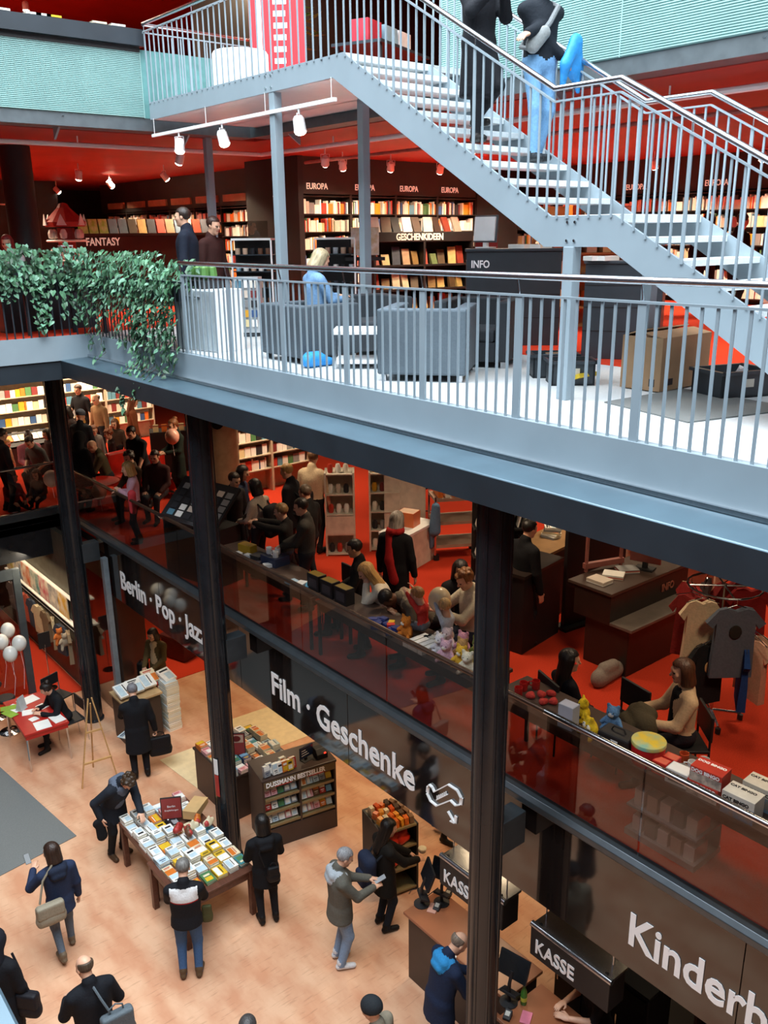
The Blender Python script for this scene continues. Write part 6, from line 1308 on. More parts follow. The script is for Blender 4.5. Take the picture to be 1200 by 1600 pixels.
t = thing('counter', 'dark counter with a stack of books on its lit top', 'counter', (9.35, 7.75, L1), .15); MB().box(-.5, .5, -.3, .3, 0, .98).build('body', M_blackm, t, bevel=.01); MB().box(-.52, .52, -.32, .32, .98, 1.02).build('top', mat('tan_top', '8a6a48', .4), t)
for k in range(5): book(['grey', 'white', 'cream', 'grey', 'white'][k], 9.45+.01*k, 7.8, L1+1.02+.032*k, .2*k, 'stacked on the dark counter behind the column', .17, .24, .031, which=f'{ORD[k]} from below in the stack on the dark counter')
t = thing('screen_partition', 'dark upright partition behind the INFO desk', 'partition', (9.15, 7.05, L1), -.1); MB().box(-.25, .9, -.03, .03, 0, 1.75).build('panel', M_blackm, t); MB().box(-.3, .95, -.12, .12, 0, .04).build('foot', M_blackm, t)
o = sdf_obj('floor_bag', Sdf().cap((-.16, 0, .1), (.18, .02, .1), .12, .11, 0, (1, .8, 1)).cap((-.08, 0, .2), (.1, 0, .2), .08, .07), .02, [cloth('8a7f76')]); o.location = (8.15, 5.75, L1+.0); tag(o, 'grey shopping bag lying on the carpet by the INFO desk', 'bag')
# garment rack at the right
RX, RY = 8.32, 4.48
t = thing('garment_rack', 'round garment rail on wheels at the right', 'rack', (RX, RY, L1)); MB().tube([(0, 0, .1), (0, 0, 1.62)], .02, 8).build('pole', M_steel, t); MB().tube([(.38*math.cos(2*PI*k/20), .38*math.sin(2*PI*k/20), 1.60) for k in range(21)], .012, 6).build('ring', M_steel, t)
for k in range(4):
    a = PI/4+k*PI/2; MB().tube([(0, 0, .12), (.32*math.cos(a), .32*math.sin(a), .09)], .015, 6).build('foot', M_steel, t); MB().lathe([(.0, -.035), (.03, -.03), (.03, .03), (0, .035)], (.32*math.cos(a), .32*math.sin(a), .04), 10).build('wheel', M_blackm, t); MB().tube([(0, 0, 1.6), (.38*math.cos(a), .38*math.sin(a), 1.6)], .01, 6).build('spoke', M_steel, t)
hung('hanging_shirt', 'slate grey t-shirt with a dark emblem at the front of the round rail', 'shirt', '59606e', RX-.27, RY-.30, L1+1.52, math.radians(-40), w=.60, hh=.78, logo='2a2420')
for i, (a, c, lab, w_) in enumerate(((175, 'd8c0a0', 'cream shirt on the left of the round rail', .46), (195, '1b1b1f', 'black shirt low on the left of the round rail', .5), (150, '8a2a28', 'dark red shirt behind the cream one', .46), (255, '1f3f7a', 'blue shirt under the grey one', .5), (290, 'd8a890', 'salmon shirt on the right of the round rail', .5), (310, 'c8a088', 'peach shirt on the right of the round rail', .46), (20, '7a2222', 'red shirt at the back of the round rail', .5), (60, '3a2a2a', 'brown shirt at the back of the round rail', .5), (100, '902828', 'crimson shirt at the back left of the round rail', .5), (340, '8a2020', 'red shirt at the far right of the round rail', .5))):
    A = math.radians(a); low = .45 if i in (1, 3, 4, 5) else .0
    hung('hanging_shirt', lab, 'shirt', c, RX+.36*math.cos(A), RY+.36*math.sin(A), L1+1.52-low, A+PI/2+.9, w=w_, hh=.7, logo='c8a070' if i == 1 else ('e0d8c8' if i == 3 else None))
# white shelving, trolley, racks
def goods_unit(label, x, y, rz, w, h, n, seed, panel=False):
    r = random.Random(seed); t = thing('shelf_unit', label, 'shelf', (x, y, L1), rz); m = mat('warm_white_shelf', 'd8cfc0', .5)
    MB().box(0, .03, 0, .38, 0, h).build('side_panel', m, t); MB().box(w-.03, w, 0, .38, 0, h).build('side_panel', m, t); MB().box(0, w, .36, .38, 0, h).build('back_panel', m, t)
    st = (h-.06)/n
    shs = [MB().box(.03, w-.03, 0, .36, .04+k*st-.02, .04+k*st).build('shelf', m, t) for k in range(n+1)]
    if panel: MB().box(.03, w-.03, -.005, .0, .04+st*1, .04+st*2-.03).build('door', m, t)
    for k in range(n+1):
        if panel and k == 1: continue
        for j in range(int(w/.13)):
            c = r.choice([0, 3, 8, 8, 7, 11, 10, 13, 4]); MB().lathe([(.035, 0), (.045, .03), (.045, .11), (.03, .15), (.0, .15)], (.1+.13*j, .12, .04+k*st), 8).build('figurine', SPC[c], shs[k], smooth=True)
    return t
goods_unit('white shelf unit with figurines, taller one by the standing men', 8.15, 11.55, math.radians(-38), .50, 1.45, 4, 1, True); goods_unit('white shelf unit with figurines behind the woman with the red scarf', 8.85, 11.25, math.radians(-38), .55, 1.40, 4, 2)
o = MB().box(-.01, .01, -.35, .35, 0, 1.40).build('shelf_end_panel', mat('warm_white_shelf'), loc=(9.35, 10.9, L1), rz=math.radians(52)); tag(o, 'blank cream end panel of the white shelving', 'panel')
t = thing('gift_bench', 'white low bench with an orange gift box', 'table', (8.95, 10.35, L1), .3); MB().box(-.5, .5, -.25, .25, .62, .66).build('table_top', M_white, t); MB().box(-.46, .46, -.22, .22, 0, .62).build('body', mat('warm_white_shelf'), t)
put('gift_box', 'orange white gift box on the low white bench', 'box', 9.0, 10.4, gbox('d87040', .26, .3, .24, 'e8c8b0'), .4, L1+.66); put('gift_box', 'dark small box on the low white bench', 'box', 8.65, 10.25, gbox('3a3430', .14, .14, .16), .2, L1+.66)
t = thing('trolley', 'steel stock trolley with two shelves and wheels', 'trolley', (9.85, 10.2, L1), math.radians(-30)); M_tl = mat('trolley_tan', '9a8474', .5)
for z in (.22, .62, 1.02): MB().box(-.4, .4, -.26, .26, z, z+.05).build('shelf', M_tl, t)
for sx in (-1, 1):
    for sy in (-1, 1): MB().box(sx*.39-.015, sx*.39+.015, sy*.25-.015, sy*.25+.015, .1, 1.1).build('upright', M_steel, t); MB().lathe([(0, -.05), (.05, -.045), (.05, .045), (0, .05)], (sx*.36, sy*.22, .05), 10).build('wheel', M_blackm, t)
for k in range(6): MB().box(-.33+.12*k, -.25+.12*k, -.2, .2, 1.07, 1.2+.1*r1.random()).build('carton', SPC[r1.choice([10, 0, 9, 1])], t)
o = sdf_obj('blue_sack', Sdf().cap((0, 0, .1), (.02, 0, .5), .1, .07).cap((.0, .05, .1), (0, .1, -.2), .06, .05), .022, [cloth('5a7a9a')]); o.location = (9.35, 10.15, L1+.45); tag(o, 'blue grey sack hanging on the stock trolley', 'bag')
t = thing('garment_rack', 'round rail of black garments at the back of the middle gallery', 'rack', (10.5, 12.0, L1)); MB().tube([(0, 0, 0), (0, 0, 1.6)], .02, 8).build('pole', M_steel, t); MB().tube([(.55*math.cos(2*PI*k/20), .55*math.sin(2*PI*k/20), .06) for k in range(21)], .015, 6).build('ring', M_steel, t)
for i in range(9):
    A = 2*PI*i/9; hung('hanging_shirt', f'black garment on the far round rail, {ORD[i]} going round', 'shirt', '17171a', 10.5+.4*math.cos(A), 12.0+.4*math.sin(A), L1+1.5, A+PI/2, 'black garments on the far round rail', .44, .75)
def case1(label, x, y, rz, w, H, n, seed, face=.85): return bookcase(label, x, y, L1, rz, w, H, None, n, face, .5, seed=seed, cm=mat('pale_board', 'b8a890', .55))
case1('lit wall shelf of boxed toys behind the standing men, left half', 8.75, 15.6, 0, .95, 2.4, 6, 50); case1('lit wall shelf of boxed toys behind the standing men, right half', 9.70, 15.6, 0, .95, 2.4, 6, 51)
area_light('wall_shelf_light', (9.6, 14.9, 6.6), 1.8, .2, 110, WARM, rot=(.5, 0, 0))
for i in range(3): case1(['lit magazine wall at the far left, '+s for s in ('left bay', 'middle bay', 'right bay')][i], 2.6+1.6*i, 22.0, 0, 1.6, 2.6, 6, 53+i, .95)
for i in range(2): case1(['lit magazine wall behind the crowd, '+s for s in ('left bay', 'right bay')][i], 7.55+1.3*i, 22.2, 0, 1.3, 2.5, 6, 57+i, .95)
area_light('magazine_light', (5.6, 21.2, 6.7), 5.5, .2, 300, WARM, rot=(.55, 0, 0)); area_light('magazine_light', (8.8, 21.4, 6.7), 2.4, .2, 130, WARM, rot=(.55, 0, 0))
t = thing('low_display', 'low lit shelf of books in front of the magazine wall', 'shelf', (3.0, 21.3, L1)); MB().box(0, 4.3, 0, .4, 0, .5).build('body', M_blackm, t); MB().prism_x([(0, .5), (.4, .75), (.4, .72), (0, .46)], 0, 4.3).build('slope', M_blackm, t)
for k in range(28): MB().cbox((.12+.15*k, .2, .66), (.13, .2, .02), mtx=Matrix.Rotation(.55, 3, 'X')).build('magazine', SPC[r1.choice([0, 2, 10, 13, 9, 1])], t)
t = thing('low_display', 'dark low shelf with postcards beyond the woman with the balloon', 'shelf', (8.35, 18.6, L1), -.4); MB().box(0, 2.2, 0, .5, 0, .95).build('body', M_blackm, t)
for k in range(11): MB().box(.08+.19*k, .2+.19*k, .05, .09, .95, 1.12).build('card', SPC[r1.choice([0, 1, 10, 9])], t)
MB().tube([(0, .02, 1.1), (2.2, .02, 1.1)], .01, 6).build('rail', M_steel, t)
t = thing('curved_wall', None, None, (7.85, 14.4, L1)); struct(t, 'cream curved pillar with black oval openings'); MB().lathe([(.32, 0), (.32, 3.0)], seg=24).build('shell', mat('cream_pillar', 'a99a78', .6), t, smooth=True); MB().lathe([(0, 0), (.16, 0)], seg=20, sx=1, sy=1.6).build('opening', M_blackm, t, loc=(-.20, -.26, 2.1)).rotation_euler = (PI/2, 0, math.radians(-38))
t = thing('play_table', 'round red play table among the children', 'table', (6.35, 16.8, L1)); MB().lathe([(.0, .52), (.42, .52), (.43, .54), (.42, .56), (0, .56)], seg=28).build('table_top', mat('play_red', 'c8281c', .4), t, smooth=True); MB().lathe([(.2, 0), (.05, .04), (.05, .52)], seg=16).build('pedestal', MATS['play_red'], t)
for i, (x, y, a) in enumerate(((7.85, 16.9, .4), (8.2, 15.7, 1.0), (7.3, 17.6, .2))):
    t = thing('play_chair', ['bright red lounge seat beyond the crowd', 'bright red lounge seat beside the column', 'bright red lounge seat behind the children'][i], 'chair', (x, y, L1), a); M_pr = mat('play_red')
    MB().box(-.28, .28, -.28, .28, .12, .40).build('seat', M_pr, t, bevel=.05); MB().box(-.28, .28, .2, .32, .12, .85).build('backrest', M_pr, t, bevel=.05); MB().lathe([(.16, 0), (.16, .02), (.03, .03), (.03, .12)], seg=14).build('base', M_chrome, t)
case1('lit white shelf beyond the INFO desk at the right', 11.4, 7.9, -PI/2, 1.6, 1.5, 4, 61, .6)
area_light('far_shelf_light', (10.9, 7.2, 5.8), .2, 1.5, 14, WARM, rot=(0, -.5, 0))
t = thing('black_bookshelf', 'black bookshelf with leaning books left of the nearest column', 'bookcase', (8.85, 8.75, L1), math.radians(-38)); MB().box(0, .9, .28, .3, 0, 1.5).build('back_panel', M_blackm, t)
for z in (.1, .55, 1.0, 1.45): MB().box(0, .9, 0, .28, z, z+.03).build('shelf', M_blackm, t)
for k in range(3):
    for j in range(8): MB().cbox((.08+.1*j, .12, .27+.45*k), (.02, .2, .26), mtx=Matrix.Rotation(.25, 3, 'Y')).build('volume', SPC[r1.choice([0, 8, 7, 2])], t)
text('INFO', .11, M_sign_white, t, (.1, -.01, 1.38), -PI/2, bold=.003, xs=.8)
def balloon(label, x, y, z, c, r=.14, string=True):
    t = thing('balloon', label, 'balloon', (x, y, z)); S = Sdf(); S.ell((0, 0, 0), (r, r, r*1.15)); S.cap((0, 0, -r), (0, 0, -r*1.25), .02, .008); sdf_obj('body', S, .018, [mat('balloon_'+c, c, .3, var=.03)], t)
    if string: MB().tube([(0, 0, -r*1.2), (.02, 0, -.4)], .003, 4).build('string', M_white, t)
    return t
balloon('dusty pink balloon held by the woman in the long dark dress', 7.666, 16.041, 5.1, 'd09a88'); balloon('round cream balloon held by the toddlers on the table', 6.327, 6.778, 4.95, 'f0d8b0', .13, False); balloon('pale balloon low behind the glass at the far left', 5.606, 17.276, 4.35, 'c8a890', .15); balloon('beige balloon behind the glass below the girl in pink', 6.026, 15.92, 4.3, 'b09a80', .14)
# ------------------------------------------------------------------ people on the ground floor
FR = (.12, .36, 1.05); FL = (-.12, .36, 1.05)
p = person('man in a long black coat reading by the tall book pile', 5.1, 12.96, 0, -22, 1.78, '15161b', '17181d', hair=('short', '77757a'), hem=.50, look=(30, -5), L=(-.16, .38, 1.0), R=(.30, .02, .80), girth=1.12, res=.016, grip='grip')
handbag('black briefcase in the right hand of the man in the long coat', p, (.36, .02, .52), '131318', .30, .18, .05, name='briefcase')
p = person('man in a dark fur hooded parka leaning over the book table', 3.951, 11.265, 0, 128, 1.78, '20252e', '17181c', '4a3524', hair=('curly', '3a2818'), lean=32, look=(28, 5), L=(.02, .72, .98), R=(.30, .12, .86), hem=.62, sweater='5f6878', hood='a08660', girth=1.08, res=.016)
o = sdf_obj('folded_jacket', Sdf().cap((-.04, 0, .10), (.04, 0, .1), .06, .06, 0, (1, .5, 1)).cap((0, 0, .08), (.02, 0, -.14), .07, .08, 0, (1, .5, 1)), .016, [cloth('15171c')]); o.location = wpt(p, (.33, .12, .72)); tag(o, 'dark cap and gloves held low by the man leaning over the table', 'clothing')
p = person('man in a black jacket with white and red yoke at the front table', 3.72, 8.5, 0, -8, 1.70, '16171c', '41608a', '5a4632', hair=('short', '6f6c68'), look=(28, 0), L=(-.14, .36, 1.02), R=(.14, .36, 1.02), hem=.82, yoke='dcdcdc', girth=1.1, res=.016)
handbag('small olive bag at the side of the man with the yoked jacket', p, (.24, .10, .84), '4a4a2c', .10, .12, .03, handle=False)
p = person('woman in a black coat and boots facing the bestseller shelves', 4.96, 8.658, 0, -20, 1.66, '101115', '17181c', hair=('bob', '15100d'), look=(14, -10), L=(-.12, .30, 1.05), R=(.12, .30, 1.05), hem=.66, girth=1.05, res=.016, hood='17181c')
handbag('small black bag on the back of the woman in the black coat', p, (.06, -.20, .92), '101013', .13, .11, .04, strap=[(-.1, .02, .1), (-.16, .05, .3), (-.08, .12, .48), (.05, .2, .45)])
p = person('woman in a navy jacket walking with a phone and a beige bag', 2.644, 9.867, 0, -35, 1.67, '25304a', '5a6470', '6a5a48', hair=('bob', '2e1d14'), look=(18, -30), L=(-.22, .34, 1.22), R=(.25, .05, .82), step=.16, hem=.72, hood='1c2436', res=.016)
handbag('beige canvas shoulder bag of the woman with the phone', p, (-.17, -.20, .88), '8f8674', .28, .15, .06, strap=[(-.10, .06, .12), (-.02, .10, .4), (.16, .14, .60), (.22, .24, .64)], handle=False)
o = MB().cbox((0, 0, 0), (.07, .14, .01)).build('phone', M_black, bevel=.003); o.location = wpt(p, (-.23, .47, 1.26)); o.rotation_euler = (.6, 0, p.rotation_euler[2]); tag(o, 'black phone held up by the woman in the navy jacket', 'phone')
p = person('person in a black coat with a black bag cut off by the left edge', 1.567, 8.691, 0, 10, 1.78, '14151a', '15161b', hair=('hood', '1c1e26'), look=(10, 0), hem=.5, girth=1.18, res=.02, R=(.28, .08, .82))
handbag('black shoulder bag of the person at the left edge', p, (.32, .02, .88), '1a1a20', .20, .16, .06, strap=[(0, 0, .1), (-.06, .02, .4), (-.15, .05, .6)], handle=False)
p = person('balding man in a black coat with a grey shoulder bag', 2.228, 7.693, 0, -35, 1.78, '15171d', '20222a', hair=('thin', '4a3c30'), look=(22, -20), hem=.6, girth=1.15, res=.016, L=(-.18, .32, 1.05), R=(.2, .25, 1.0))
handbag('slate grey laptop bag on the back of the balding man', p, (.17, -.26, 1.02), '59636a', .28, .2, .06, strap=[(-.06, .0, .2), (-.12, .06, .36), (-.16, .2, .46), (-.2, .36, .4)])
p = person('grey haired man in a grey parka and jeans looking at his phone', 5.283, 7.431, 0, 72, 1.76, '5e5c54', '7f97b4', 'd8d8da', hair=('short', '8f8f92'), look=(24, 5), L=(-.06, .40, 1.14), R=(.10, .40, 1.12), hem=.74, hood='a9b0b6', girth=1.18, res=.016)
o = MB().cbox((0, 0, 0), (.075, .15, .01)).build('phone', mat('phone_grey', '9aa0a6', .3), bevel=.003); o.location = wpt(p, (.03, .52, 1.17)); o.rotation_euler = (.4, 0, p.rotation_euler[2]); tag(o, 'pale phone in the hands of the man in the grey parka', 'phone')
p = person('woman in black with a navy backpack at the till counter', 6.10, 7.55, 0, 62, 1.70, '17130f', '1b2028', '14110f', hair=('long', '1a120d'), look=(18, 15), L=(-.06, .42, 1.02), R=(.16, .42, 1.06), hem=.62, girth=1.08, res=.016)
backpack('navy backpack worn by the woman at the till', p, '232b40', 1.02, -.25)
o = MB().lathe([(.05, 0), (.06, .05), (.05, .06)], seg=12).build('pastry', mat('cream_pastry', 'e0d2b4', .6)); o.location = wpt(p, (.05, .55, 1.03)); tag(o, 'small cream coloured package in the hands of the woman at the till', 'package')
p = person('bald man in a navy jacket with a bright blue hood paying at the till', 5.286, 5.603, 0, 62, 1.74, '1b2740', '1a1d26', hair=('thin', '7a6a5c'), look=(34, 10), lean=12, L=(.0, .42, 1.06), R=(.16, .42, 1.06), hem=.66, hood='2f86c0', girth=1.14, res=.016)
o = MB().cbox((0, 0, 0), (.10, .14, .02)).build('wallet', M_blackm, bevel=.004); o.location = wpt(p, (.08, .58, 1.06)); o.rotation_euler = (.3, 0, 1); tag(o, 'open black wallet in the hands of the bald man', 'wallet')
p = person('person with a dark knitted cap and beige coat at the bottom edge', 4.231, 5.389, 0, -60, 1.74, '8c8472', '2a2a2e', hair=('beanie', '24282c'), look=(10, 0), hem=.6, girth=1.12)
person('person with dark hair whose head just shows at the bottom edge', 3.135, 6.018, 0, 0, 1.72, '30343c', '24262c', hair=('short', '3c3a3a'), hem=.7)
person('cashier in black behind the near till with bare forearms', 6.42, 4.30, 0, 262, 1.68, '131316', '15161a', hair=('short', '1e1611'), look=(25, 0), sleeve=False, lean=14, L=(-.10, .42, 1.10), R=(.10, .40, 1.12))
p = person('woman in an olive jacket standing in the doorway with a black bag', 6.503, 15.092, 0, 205, 1.66, '5a4a2c', '2b211c', hair=('bob', '2a1a12'), look=(20, 10), hem=.70, sweater='c8b08a', L=(-.12, .26, .95), R=(.14, .26, .92))
handbag('black tote bag on the arm of the woman in the olive jacket', p, (.30, .10, .72), '141214', .2, .15, .05)
p = person('woman in black with a hair bun sitting at the red table', 4.52, 14.88, 0, 228, 1.68, '141519', '16171c', hair=('bun', '1e1410'), look=(8, 25), sit=.47, lean=18, L=(-.12, .44, .82), R=(.14, .42, .82))
person('person in black walking behind the sign band, only legs showing', 7.946, 8.419, 0, 120, 1.75, '121216', '17171b', hair=('short', '20160f'), step=.12, hem=.55)
# ------------------------------------------------------------------ people on the middle gallery
K = dict(res=.024)
def P1(label, xy, f, h=1.72, **k): kk = dict(K); kk.update(k); return person(label, xy[0], xy[1], L1, f, h, **kk)
HD = L1+1.61
# by the left sale table
P1('woman in a navy top standing by the toy shelf', (6.995, 12.281), 100, 1.66, top='27324a', legs='1c1c22', hair=('bob', '1e1410'))
P1('dark haired woman at the card board next to the column', (6.72, 12.05), 130, 1.64, top='2a2628', hair=('short', '2a1a10'))
p = P1('woman in a pale top with a black backpack seen from behind', (6.82, 11.45), 300, 1.62, top='b8a898', legs='2a2a30', hair=('bob', '1a1210'), L=(-.15, .3, 1.0), R=(.15, .3, 1.0)); backpack('black backpack of the woman in the pale top', p, '1a1a1e', 1.0, -.25)
p = P1('blond man in a black jacket standing by the white shelf', (7.442, 11.472), -75, 1.78, top='15151a', legs='1a1a20', hair=('short', 'a07a48'), hem=.7, girth=1.1); backpack('black rucksack of the blond man', p, '202026', 1.08, -.26)
P1('man in a cream shirt with his back turned', (8.117, 11.835), 20, 1.82, top='d8c0a0', legs='1c1c22', hair=('short', '6a4a30'), sleeve=False, girth=1.1)
P1('man in a dark grey sweater looking left over the sale table', (6.66, 9.92), -85, 1.70, top='3a3632', legs='24242a', hair=('short', '1e1612'), L=(-.08, .34, 1.02), R=(.10, .34, 1.0), girth=1.08, res=.02)
P1('older man in black behind the grey sweater man', (7.15, 10.55), -60, 1.66, top='1c1a1a', hair=('short', '5a4a3c'))
p = P1('boy in a dark jacket reaching out with both arms for a photo', (6.64, 10.42), -78, 1.48, top='221f1e', legs='2a3040', hair=('short', '8a6a44'), L=(-.10, .66, 1.45), R=(.08, .66, 1.42), res=.02, grip='grip')
o = MB().cbox((0, 0, 0), (.14, .01, .07)).build('phone', M_black, bevel=.003); o.location = wpt(p, (0, .62, 1.26)); o.rotation_euler = (.2, 0, p.rotation_euler[2]); tag(o, 'phone the boy holds up with both hands', 'phone')
P1('dark haired man in black sitting behind the gift boxes', (6.72, 8.78), -85, 1.74, top='1a1818', hair=('short', '1a120d'), sit=.46, skin='mid', res=.02)
P1('blonde woman in white leaning on the sale table', (6.68, 8.05), -95, 1.68, top='e0d4c0', legs='2a3040', hair=('long', 'c89a5c'), sit=.46, lean=25, L=(-.05, .34, 1.02), R=(.12, .36, .80), look=(5, 0), res=.02)
P1('man in a grey hooded jacket bending low over the toys', (6.95, 7.62), -110, 1.76, top='6a6054', legs='2a2a2e', hair=('short', '1c130e'), sit=.46, lean=50, hood='a89880', skin='dark', look=(25, 0), L=(-.15, .50, .72), R=(.15, .45, .72), res=.02)
p = P1('older woman in black with a long red scarf seen from behind', (7.232, 8.624), 25, 1.68, top='121013', legs='15151a', hair=('bob', '8a8078'), hem=.42, scarf='a01c1c', girth=1.1, res=.019)
p = person('toddler in a red sweater sitting on the sale table', 6.30, 7.02, TZ-.0, -60, .84, top='b8322c', legs='5a5a60', hair=('short', 'a87848'), sit=.02, lean=5, L=(-.1, .5, 1.15), R=(.2, .5, 1.2), res=.016, group=None)
p = person('blond toddler in pale blue sitting on the sale table by the balloon', 6.30, 6.62, TZ-.0, -50, .80, top='b8c0cc', legs='c8c0b0', hair=('short', 'd0a870'), sit=.02, L=(-.1, .4, 1.3), R=(.1, .4, 1.3), res=.016)
P1('young woman with long dark hair smiling at the toddlers', (7.45, 7.62), 165, 1.62, top='17151a', hair=('long', '1c1210'), sit=.38, look=(15, 10), res=.018)
P1('young man in a cream hooded sweater beside the toddlers', (6.98, 6.93), -110, 1.78, top='c8bca4', legs='2a3040', hair=('curly', '8a5a34'), sit=.52, hood='d8ccb4', look=(25, 0), L=(-.1, .42, .95), R=(.15, .4, .95), res=.018)
P1('dark haired woman with a red hair clip sitting with her back turned', (6.66, 5.22), 70, 1.45, top='15141a', hair=('long', '17100e'), sit=.30, look=(5, 20), res=.018)
o = MB().lathe([(0, -.02), (.025, 0), (0, .02)], (0, 0, 0), 8).build('hair_clip', mat('clip_red', 'e03020', .4)); o.location = (6.68, 5.12, L1+.98); tag(o, 'small red hair clip of the dark haired woman', 'hair clip')
p = P1('woman in a cream sweater and black vest sitting in profile', (7.0, 4.05), -88, 1.68, top='c8aa88', legs='24222a', hair=('bob', '4a2c1c'), sit=.46, sweater='17161a', L=(-.12, .36, .74), R=(.14, .34, .78), look=(8, 0), res=.017)
o = sdf_obj('folded_coat', Sdf().cap((-.12, 0, .06), (.14, .02, .06), .12, .10).cap((-.1, .1, .02), (.12, .12, .0), .08, .08).cap((0, -.06, .12), (.1, 0, .14), .08, .06), .02, [cloth('4a4232')]); o.location = wpt(p, (0, .38, .62)); o.rotation_euler = (0, 0, p.rotation_euler[2]); tag(o, 'olive coat folded on the lap of the woman in cream', 'coat')
P1('person in black standing at the dark cabinet behind the column', (8.123, 7.11), 60, 1.76, top='121216', hair=('short', '15100d'), girth=1.1, res=.022)
# crowd at the left end
P1('man in a black t-shirt standing tall behind the crowd', (7.857, 21.312), 200, 1.84, top='15151a', hair=('short', '3a2418'), sleeve=False, res=.022, R=(.2, .25, 1.0))
P1('dark haired person looking down behind the far column', (6.918, 19.54), 230, 1.64, top='3a3030', hair=('bob', '1e1612'))
P1('person in a dark jacket and grey cap with back turned', (6.744, 18.467), 10, 1.72, top='20242c', hair=('beanie', '4a5260'), girth=1.15)
P1('person in a wide black coat beside the far column', (6.032, 16.75), 20, 1.60, top='101014', hair=('hood', '121216'), hem=.5, girth=1.3)
P1('child in a grey hooded sweater by the play table', (7.22, 19.0), 150, 1.22, top='8a8480', legs='2a3040', hair=('short', '6a3a20'), hood='9a9490')
P1('child with golden hair behind the grey hooded child', (7.38, 20.1), 200, 1.30, top='b08a50', hair=('bob', 'c89a50'))
P1('child with brown hair behind the play table', (7.78, 19.1), 190, 1.28, top='4a3a30', hair=('bob', '5a3418'))
P1('child with auburn curls left of the bald man', (7.328, 18.329), 240, 1.22, top='3a2a2a', hair=('curly', '7a4020'))
P1('bald man in an olive shirt sitting at the play table', (6.77, 17.329), 250, 1.76, top='4a4430', legs='24242a', hair=('bald', '000000'), sit=.40, lean=15, L=(-.05, .45, .68), R=(.15, .42, .66), res=.02)
P1('woman with red brown hair in front of the magazine wall', (8.40, 19.6), 60, 1.66, top='7a4428', hair=('long', '6a3418'))
P1('balding man far back before the magazine wall', (7.95, 20.45), 210, 1.68, top='8a6a4c', hair=('thin', '4a3020'))
P1('man in a black t-shirt bending towards the play table', (7.053, 16.212), 205, 1.78, top='121216', hair=('short', '1a120e'), sleeve=False, lean=14, res=.022, L=(-.2, .35, .85))
P1('woman in a long dark green dress holding a balloon', (7.945, 16.43), 230, 1.68, top='1c2620', legs='15151a', hair=('bun', '7a4a28'), hem=.35, L=(-.1, .3, 1.05), R=(.1, .3, 1.05), res=.022)
P1('man in a dark red jacket sitting with his back to the rail', (7.011, 15.437), 190, 1.74, top='3a1c1a', hair=('short', '2a1812'), sit=.45, girth=1.1)
P1('person with curly dark hair in a patterned brown top', (6.659, 15.753), 220, 1.66, top='4a3a2c', hair=('curly', '2a1c14'), sit=.45)
P1('blond girl in a pink sweater leaning on the glass railing', (6.02, 14.30), -100, 1.48, top='c89aa8', legs='1c2230', hair=('bob', 'b08850'), L=(-.06, .26, 1.18), R=(.10, .30, 1.12), res=.018)
P1('man in a black jacket crouching by the rail with his back turned', (6.78, 14.1), 60, 1.78, top='101014', legs='15151a', hair=('short', '2a1a12'), sit=.35, lean=30, girth=1.15, res=.02)
o = sdf_obj('plush_toy', Sdf().cap((0, 0, 0), (0, 0, .3), .06, .07).ell((.05, 0, .1), (.05, .05, .05)), .016, [mat('soft_red', 'b83038', .8)]); o.location = (5.795, 13.852, 4.45); tag(o, 'soft red stuffed shape poking above the glass railing', 'toy')
P1('woman in a pink top with her hair up at the far left', (5.835, 19.202), 150, 1.66, top='b87080', hair=('bun', '3a2014'), sit=.45, lean=15, L=(-.1, .42, .62), R=(.12, .4, .62))
P1('man in a grey t-shirt at the far left table', (5.892, 18.669), 200, 1.74, top='5a5a58', hair=('short', '2a1c14'), sit=.45, sleeve=False, lean=18)
P1('toddler in beige at the far left edge', (5.565, 19.877), 110, .98, top='b8a080', legs='6a5a48', hair=('short', 'b08848'))
P1('child in a dark top behind the man in grey', (6.28, 19.15), 220, 1.25, top='3a2a28', hair=('bob', '2a1a14'))
P1('girl in a red sweater sitting on the carpet behind the far glass', (5.02, 17.9), 130, 1.30, top='8a1f20', legs='2a2428', hair=('long', '3a2418'), sit=.05)
P1('person in dark trousers standing behind the far glass at the left edge', (4.888, 17.766), 40, 1.70, top='2a2428', hair=('short', '20160f'))
P1('child in a brown top kneeling near the far railing', (5.497, 17.729), 190, 1.15, top='4a3024', hair=('bob', '3a2416'), sit=.12)
# ------------------------------------------------------------------ people on the upper gallery and the stairs
def P2(label, xy, f, h=1.74, **k): kk = dict(K); kk.update(k); return person(label, xy[0], xy[1], L2, f, h, **kk)
P2('man in a dark navy coat in profile behind the ivy', (5.98, 11.55), -88, 1.84, top='161c2a', legs='1a1c22', hair=('short', '2a1c14'), hem=.5, girth=1.15, look=(3, 0))
P2('person in a brown red coat behind the man in navy', (6.55, 11.9), 120, 1.72, top='3a1f1c', legs='1c1a1c', hair=('short', '3a2018'), hem=.5)
P2('woman with red hair and a white collar sitting behind the ivy', (4.85, 15.6), 175, 1.64, top='c8c8c8', legs='20242a', hair=('bob', '7a2424'), sit=.62)
P2('dark haired person standing at the far left counter', (4.55, 17.5), 20, 1.70, top='16181c', hair=('short', '20160f'))
P2('person with fair hair in a denim jacket sitting in the slate armchair', (6.25, 8.92), 62, 1.66, top='6f93b8', legs='17181d', shoe='8a5a40', hair=('bob', 'a89878'), sit=.42, look=(28, 0), res=.018, L=(-.1, .36, .75), R=(.12, .36, .72))
P2('person in black with dark hair at the far back bookcases', (14.6, 8.9), 30, 1.76, top='14141a', hair=('long', '17100c'))
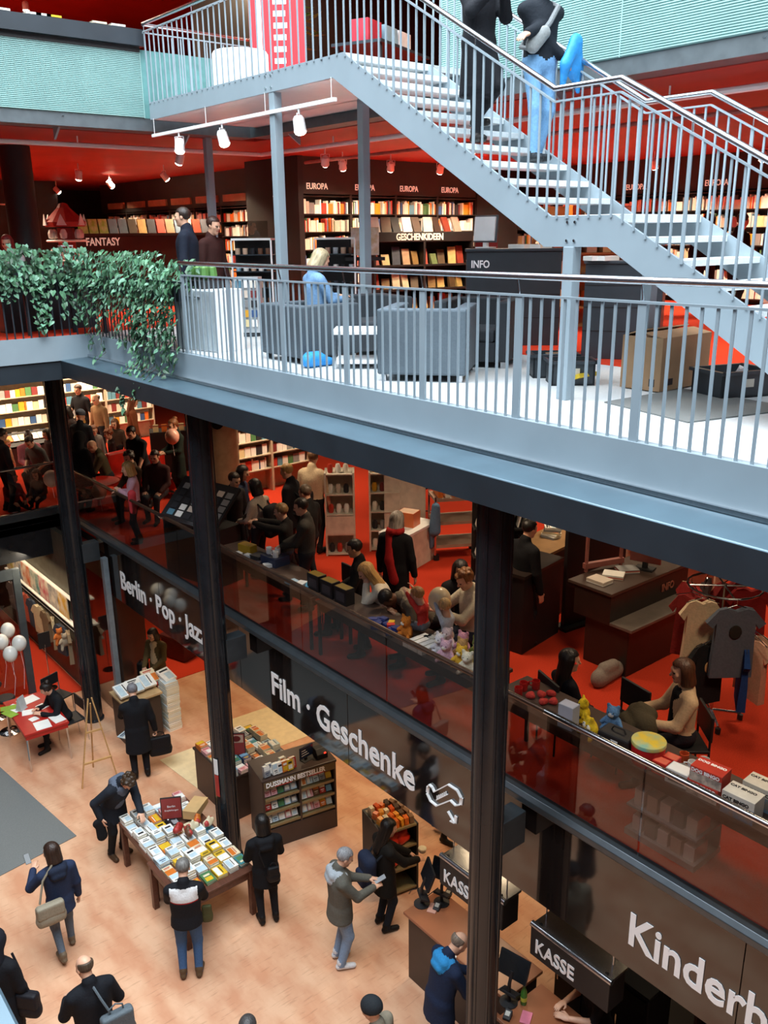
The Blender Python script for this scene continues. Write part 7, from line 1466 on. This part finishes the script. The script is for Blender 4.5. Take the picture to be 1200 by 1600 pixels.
P2('second dark dressed person at the right behind the stair rail', (14.2, 8.1), 70, 1.72, top='1a1618', hair=('short', '20160f'))
P2('person walking behind the crates, mostly hidden by the stairs', (9.6, 5.0), 140, 1.72, top='20242a', legs='15171c', shoe='15120f', hair=('short', '20160f'), step=.12)
p = person('person in a long black coat coming down the stairs', 6.62, 6.62, 9.72-.0, 150, 1.74, top='17191f', legs='15161b', hair=('long', '20160f'), hem=.42, L=(-.06, .30, 1.26), R=(.08, .30, 1.28), res=.016, feet=((-.10, -.16, .26), (.10, .14, -.085)), grip='grip', look=(10, 0))
p2 = person('person in a black sweater and jeans coming down the stairs with a blue jacket', 7.12, 6.30, 9.55, 155, 1.74, top='1a2028', legs='6f9cc4', shoe='1f2428', hair=('short', '2a1c14'), L=(.10+.26, .22, 1.06), R=(-.22, .14, .9), res=.016, feet=((-.10, -.12, .10), (.10, .12, -.085)), look=(5, 0))
o = sdf_obj('blue_jacket', Sdf().cap((0, 0, .08), (.06, .05, -.12), .07, .10, 0, (1, .7, 1)).cap((0, 0, .10), (-.16, -.02, -.12), .07, .06, 0, (1, .7, 1)).cap((-.16, -.02, -.12), (-.17, 0, -.3), .06, .035, 0, (1, .6, 1)).cap((.06, .05, -.12), (.10, .03, -.32), .09, .03, 0, (1, .6, 1)), .016, [mat('bright_blue_cloth', '2a8fd8')]); o.location = wpt(p2, (-.30, .16, .98)); tag(o, 'bright blue jacket carried on the stairs', 'jacket')
t = thing('sling_bag', 'grey sling bag worn across the chest on the stairs', 'bag', wpt(p2, (0, 0, 0)), p2.rotation_euler[2]); MB().tube([(-.12, -.02, 1.42), (-.10, .13, 1.36), (0, .155, 1.22), (.12, .15, 1.08), (.18, .08, 1.0), (.12, -.14, 1.05), (-.04, -.15, 1.28), (-.12, -.02, 1.42)], .025, 8).build('strap', cloth('7a7f82'), t, smooth=True); sdf_obj('pouch', Sdf().cap((.06, .16, 1.13), (.17, .13, 1.02), .06, .075, 0, (1, .6, 1)), .014, [cloth('8a8f90')], t)
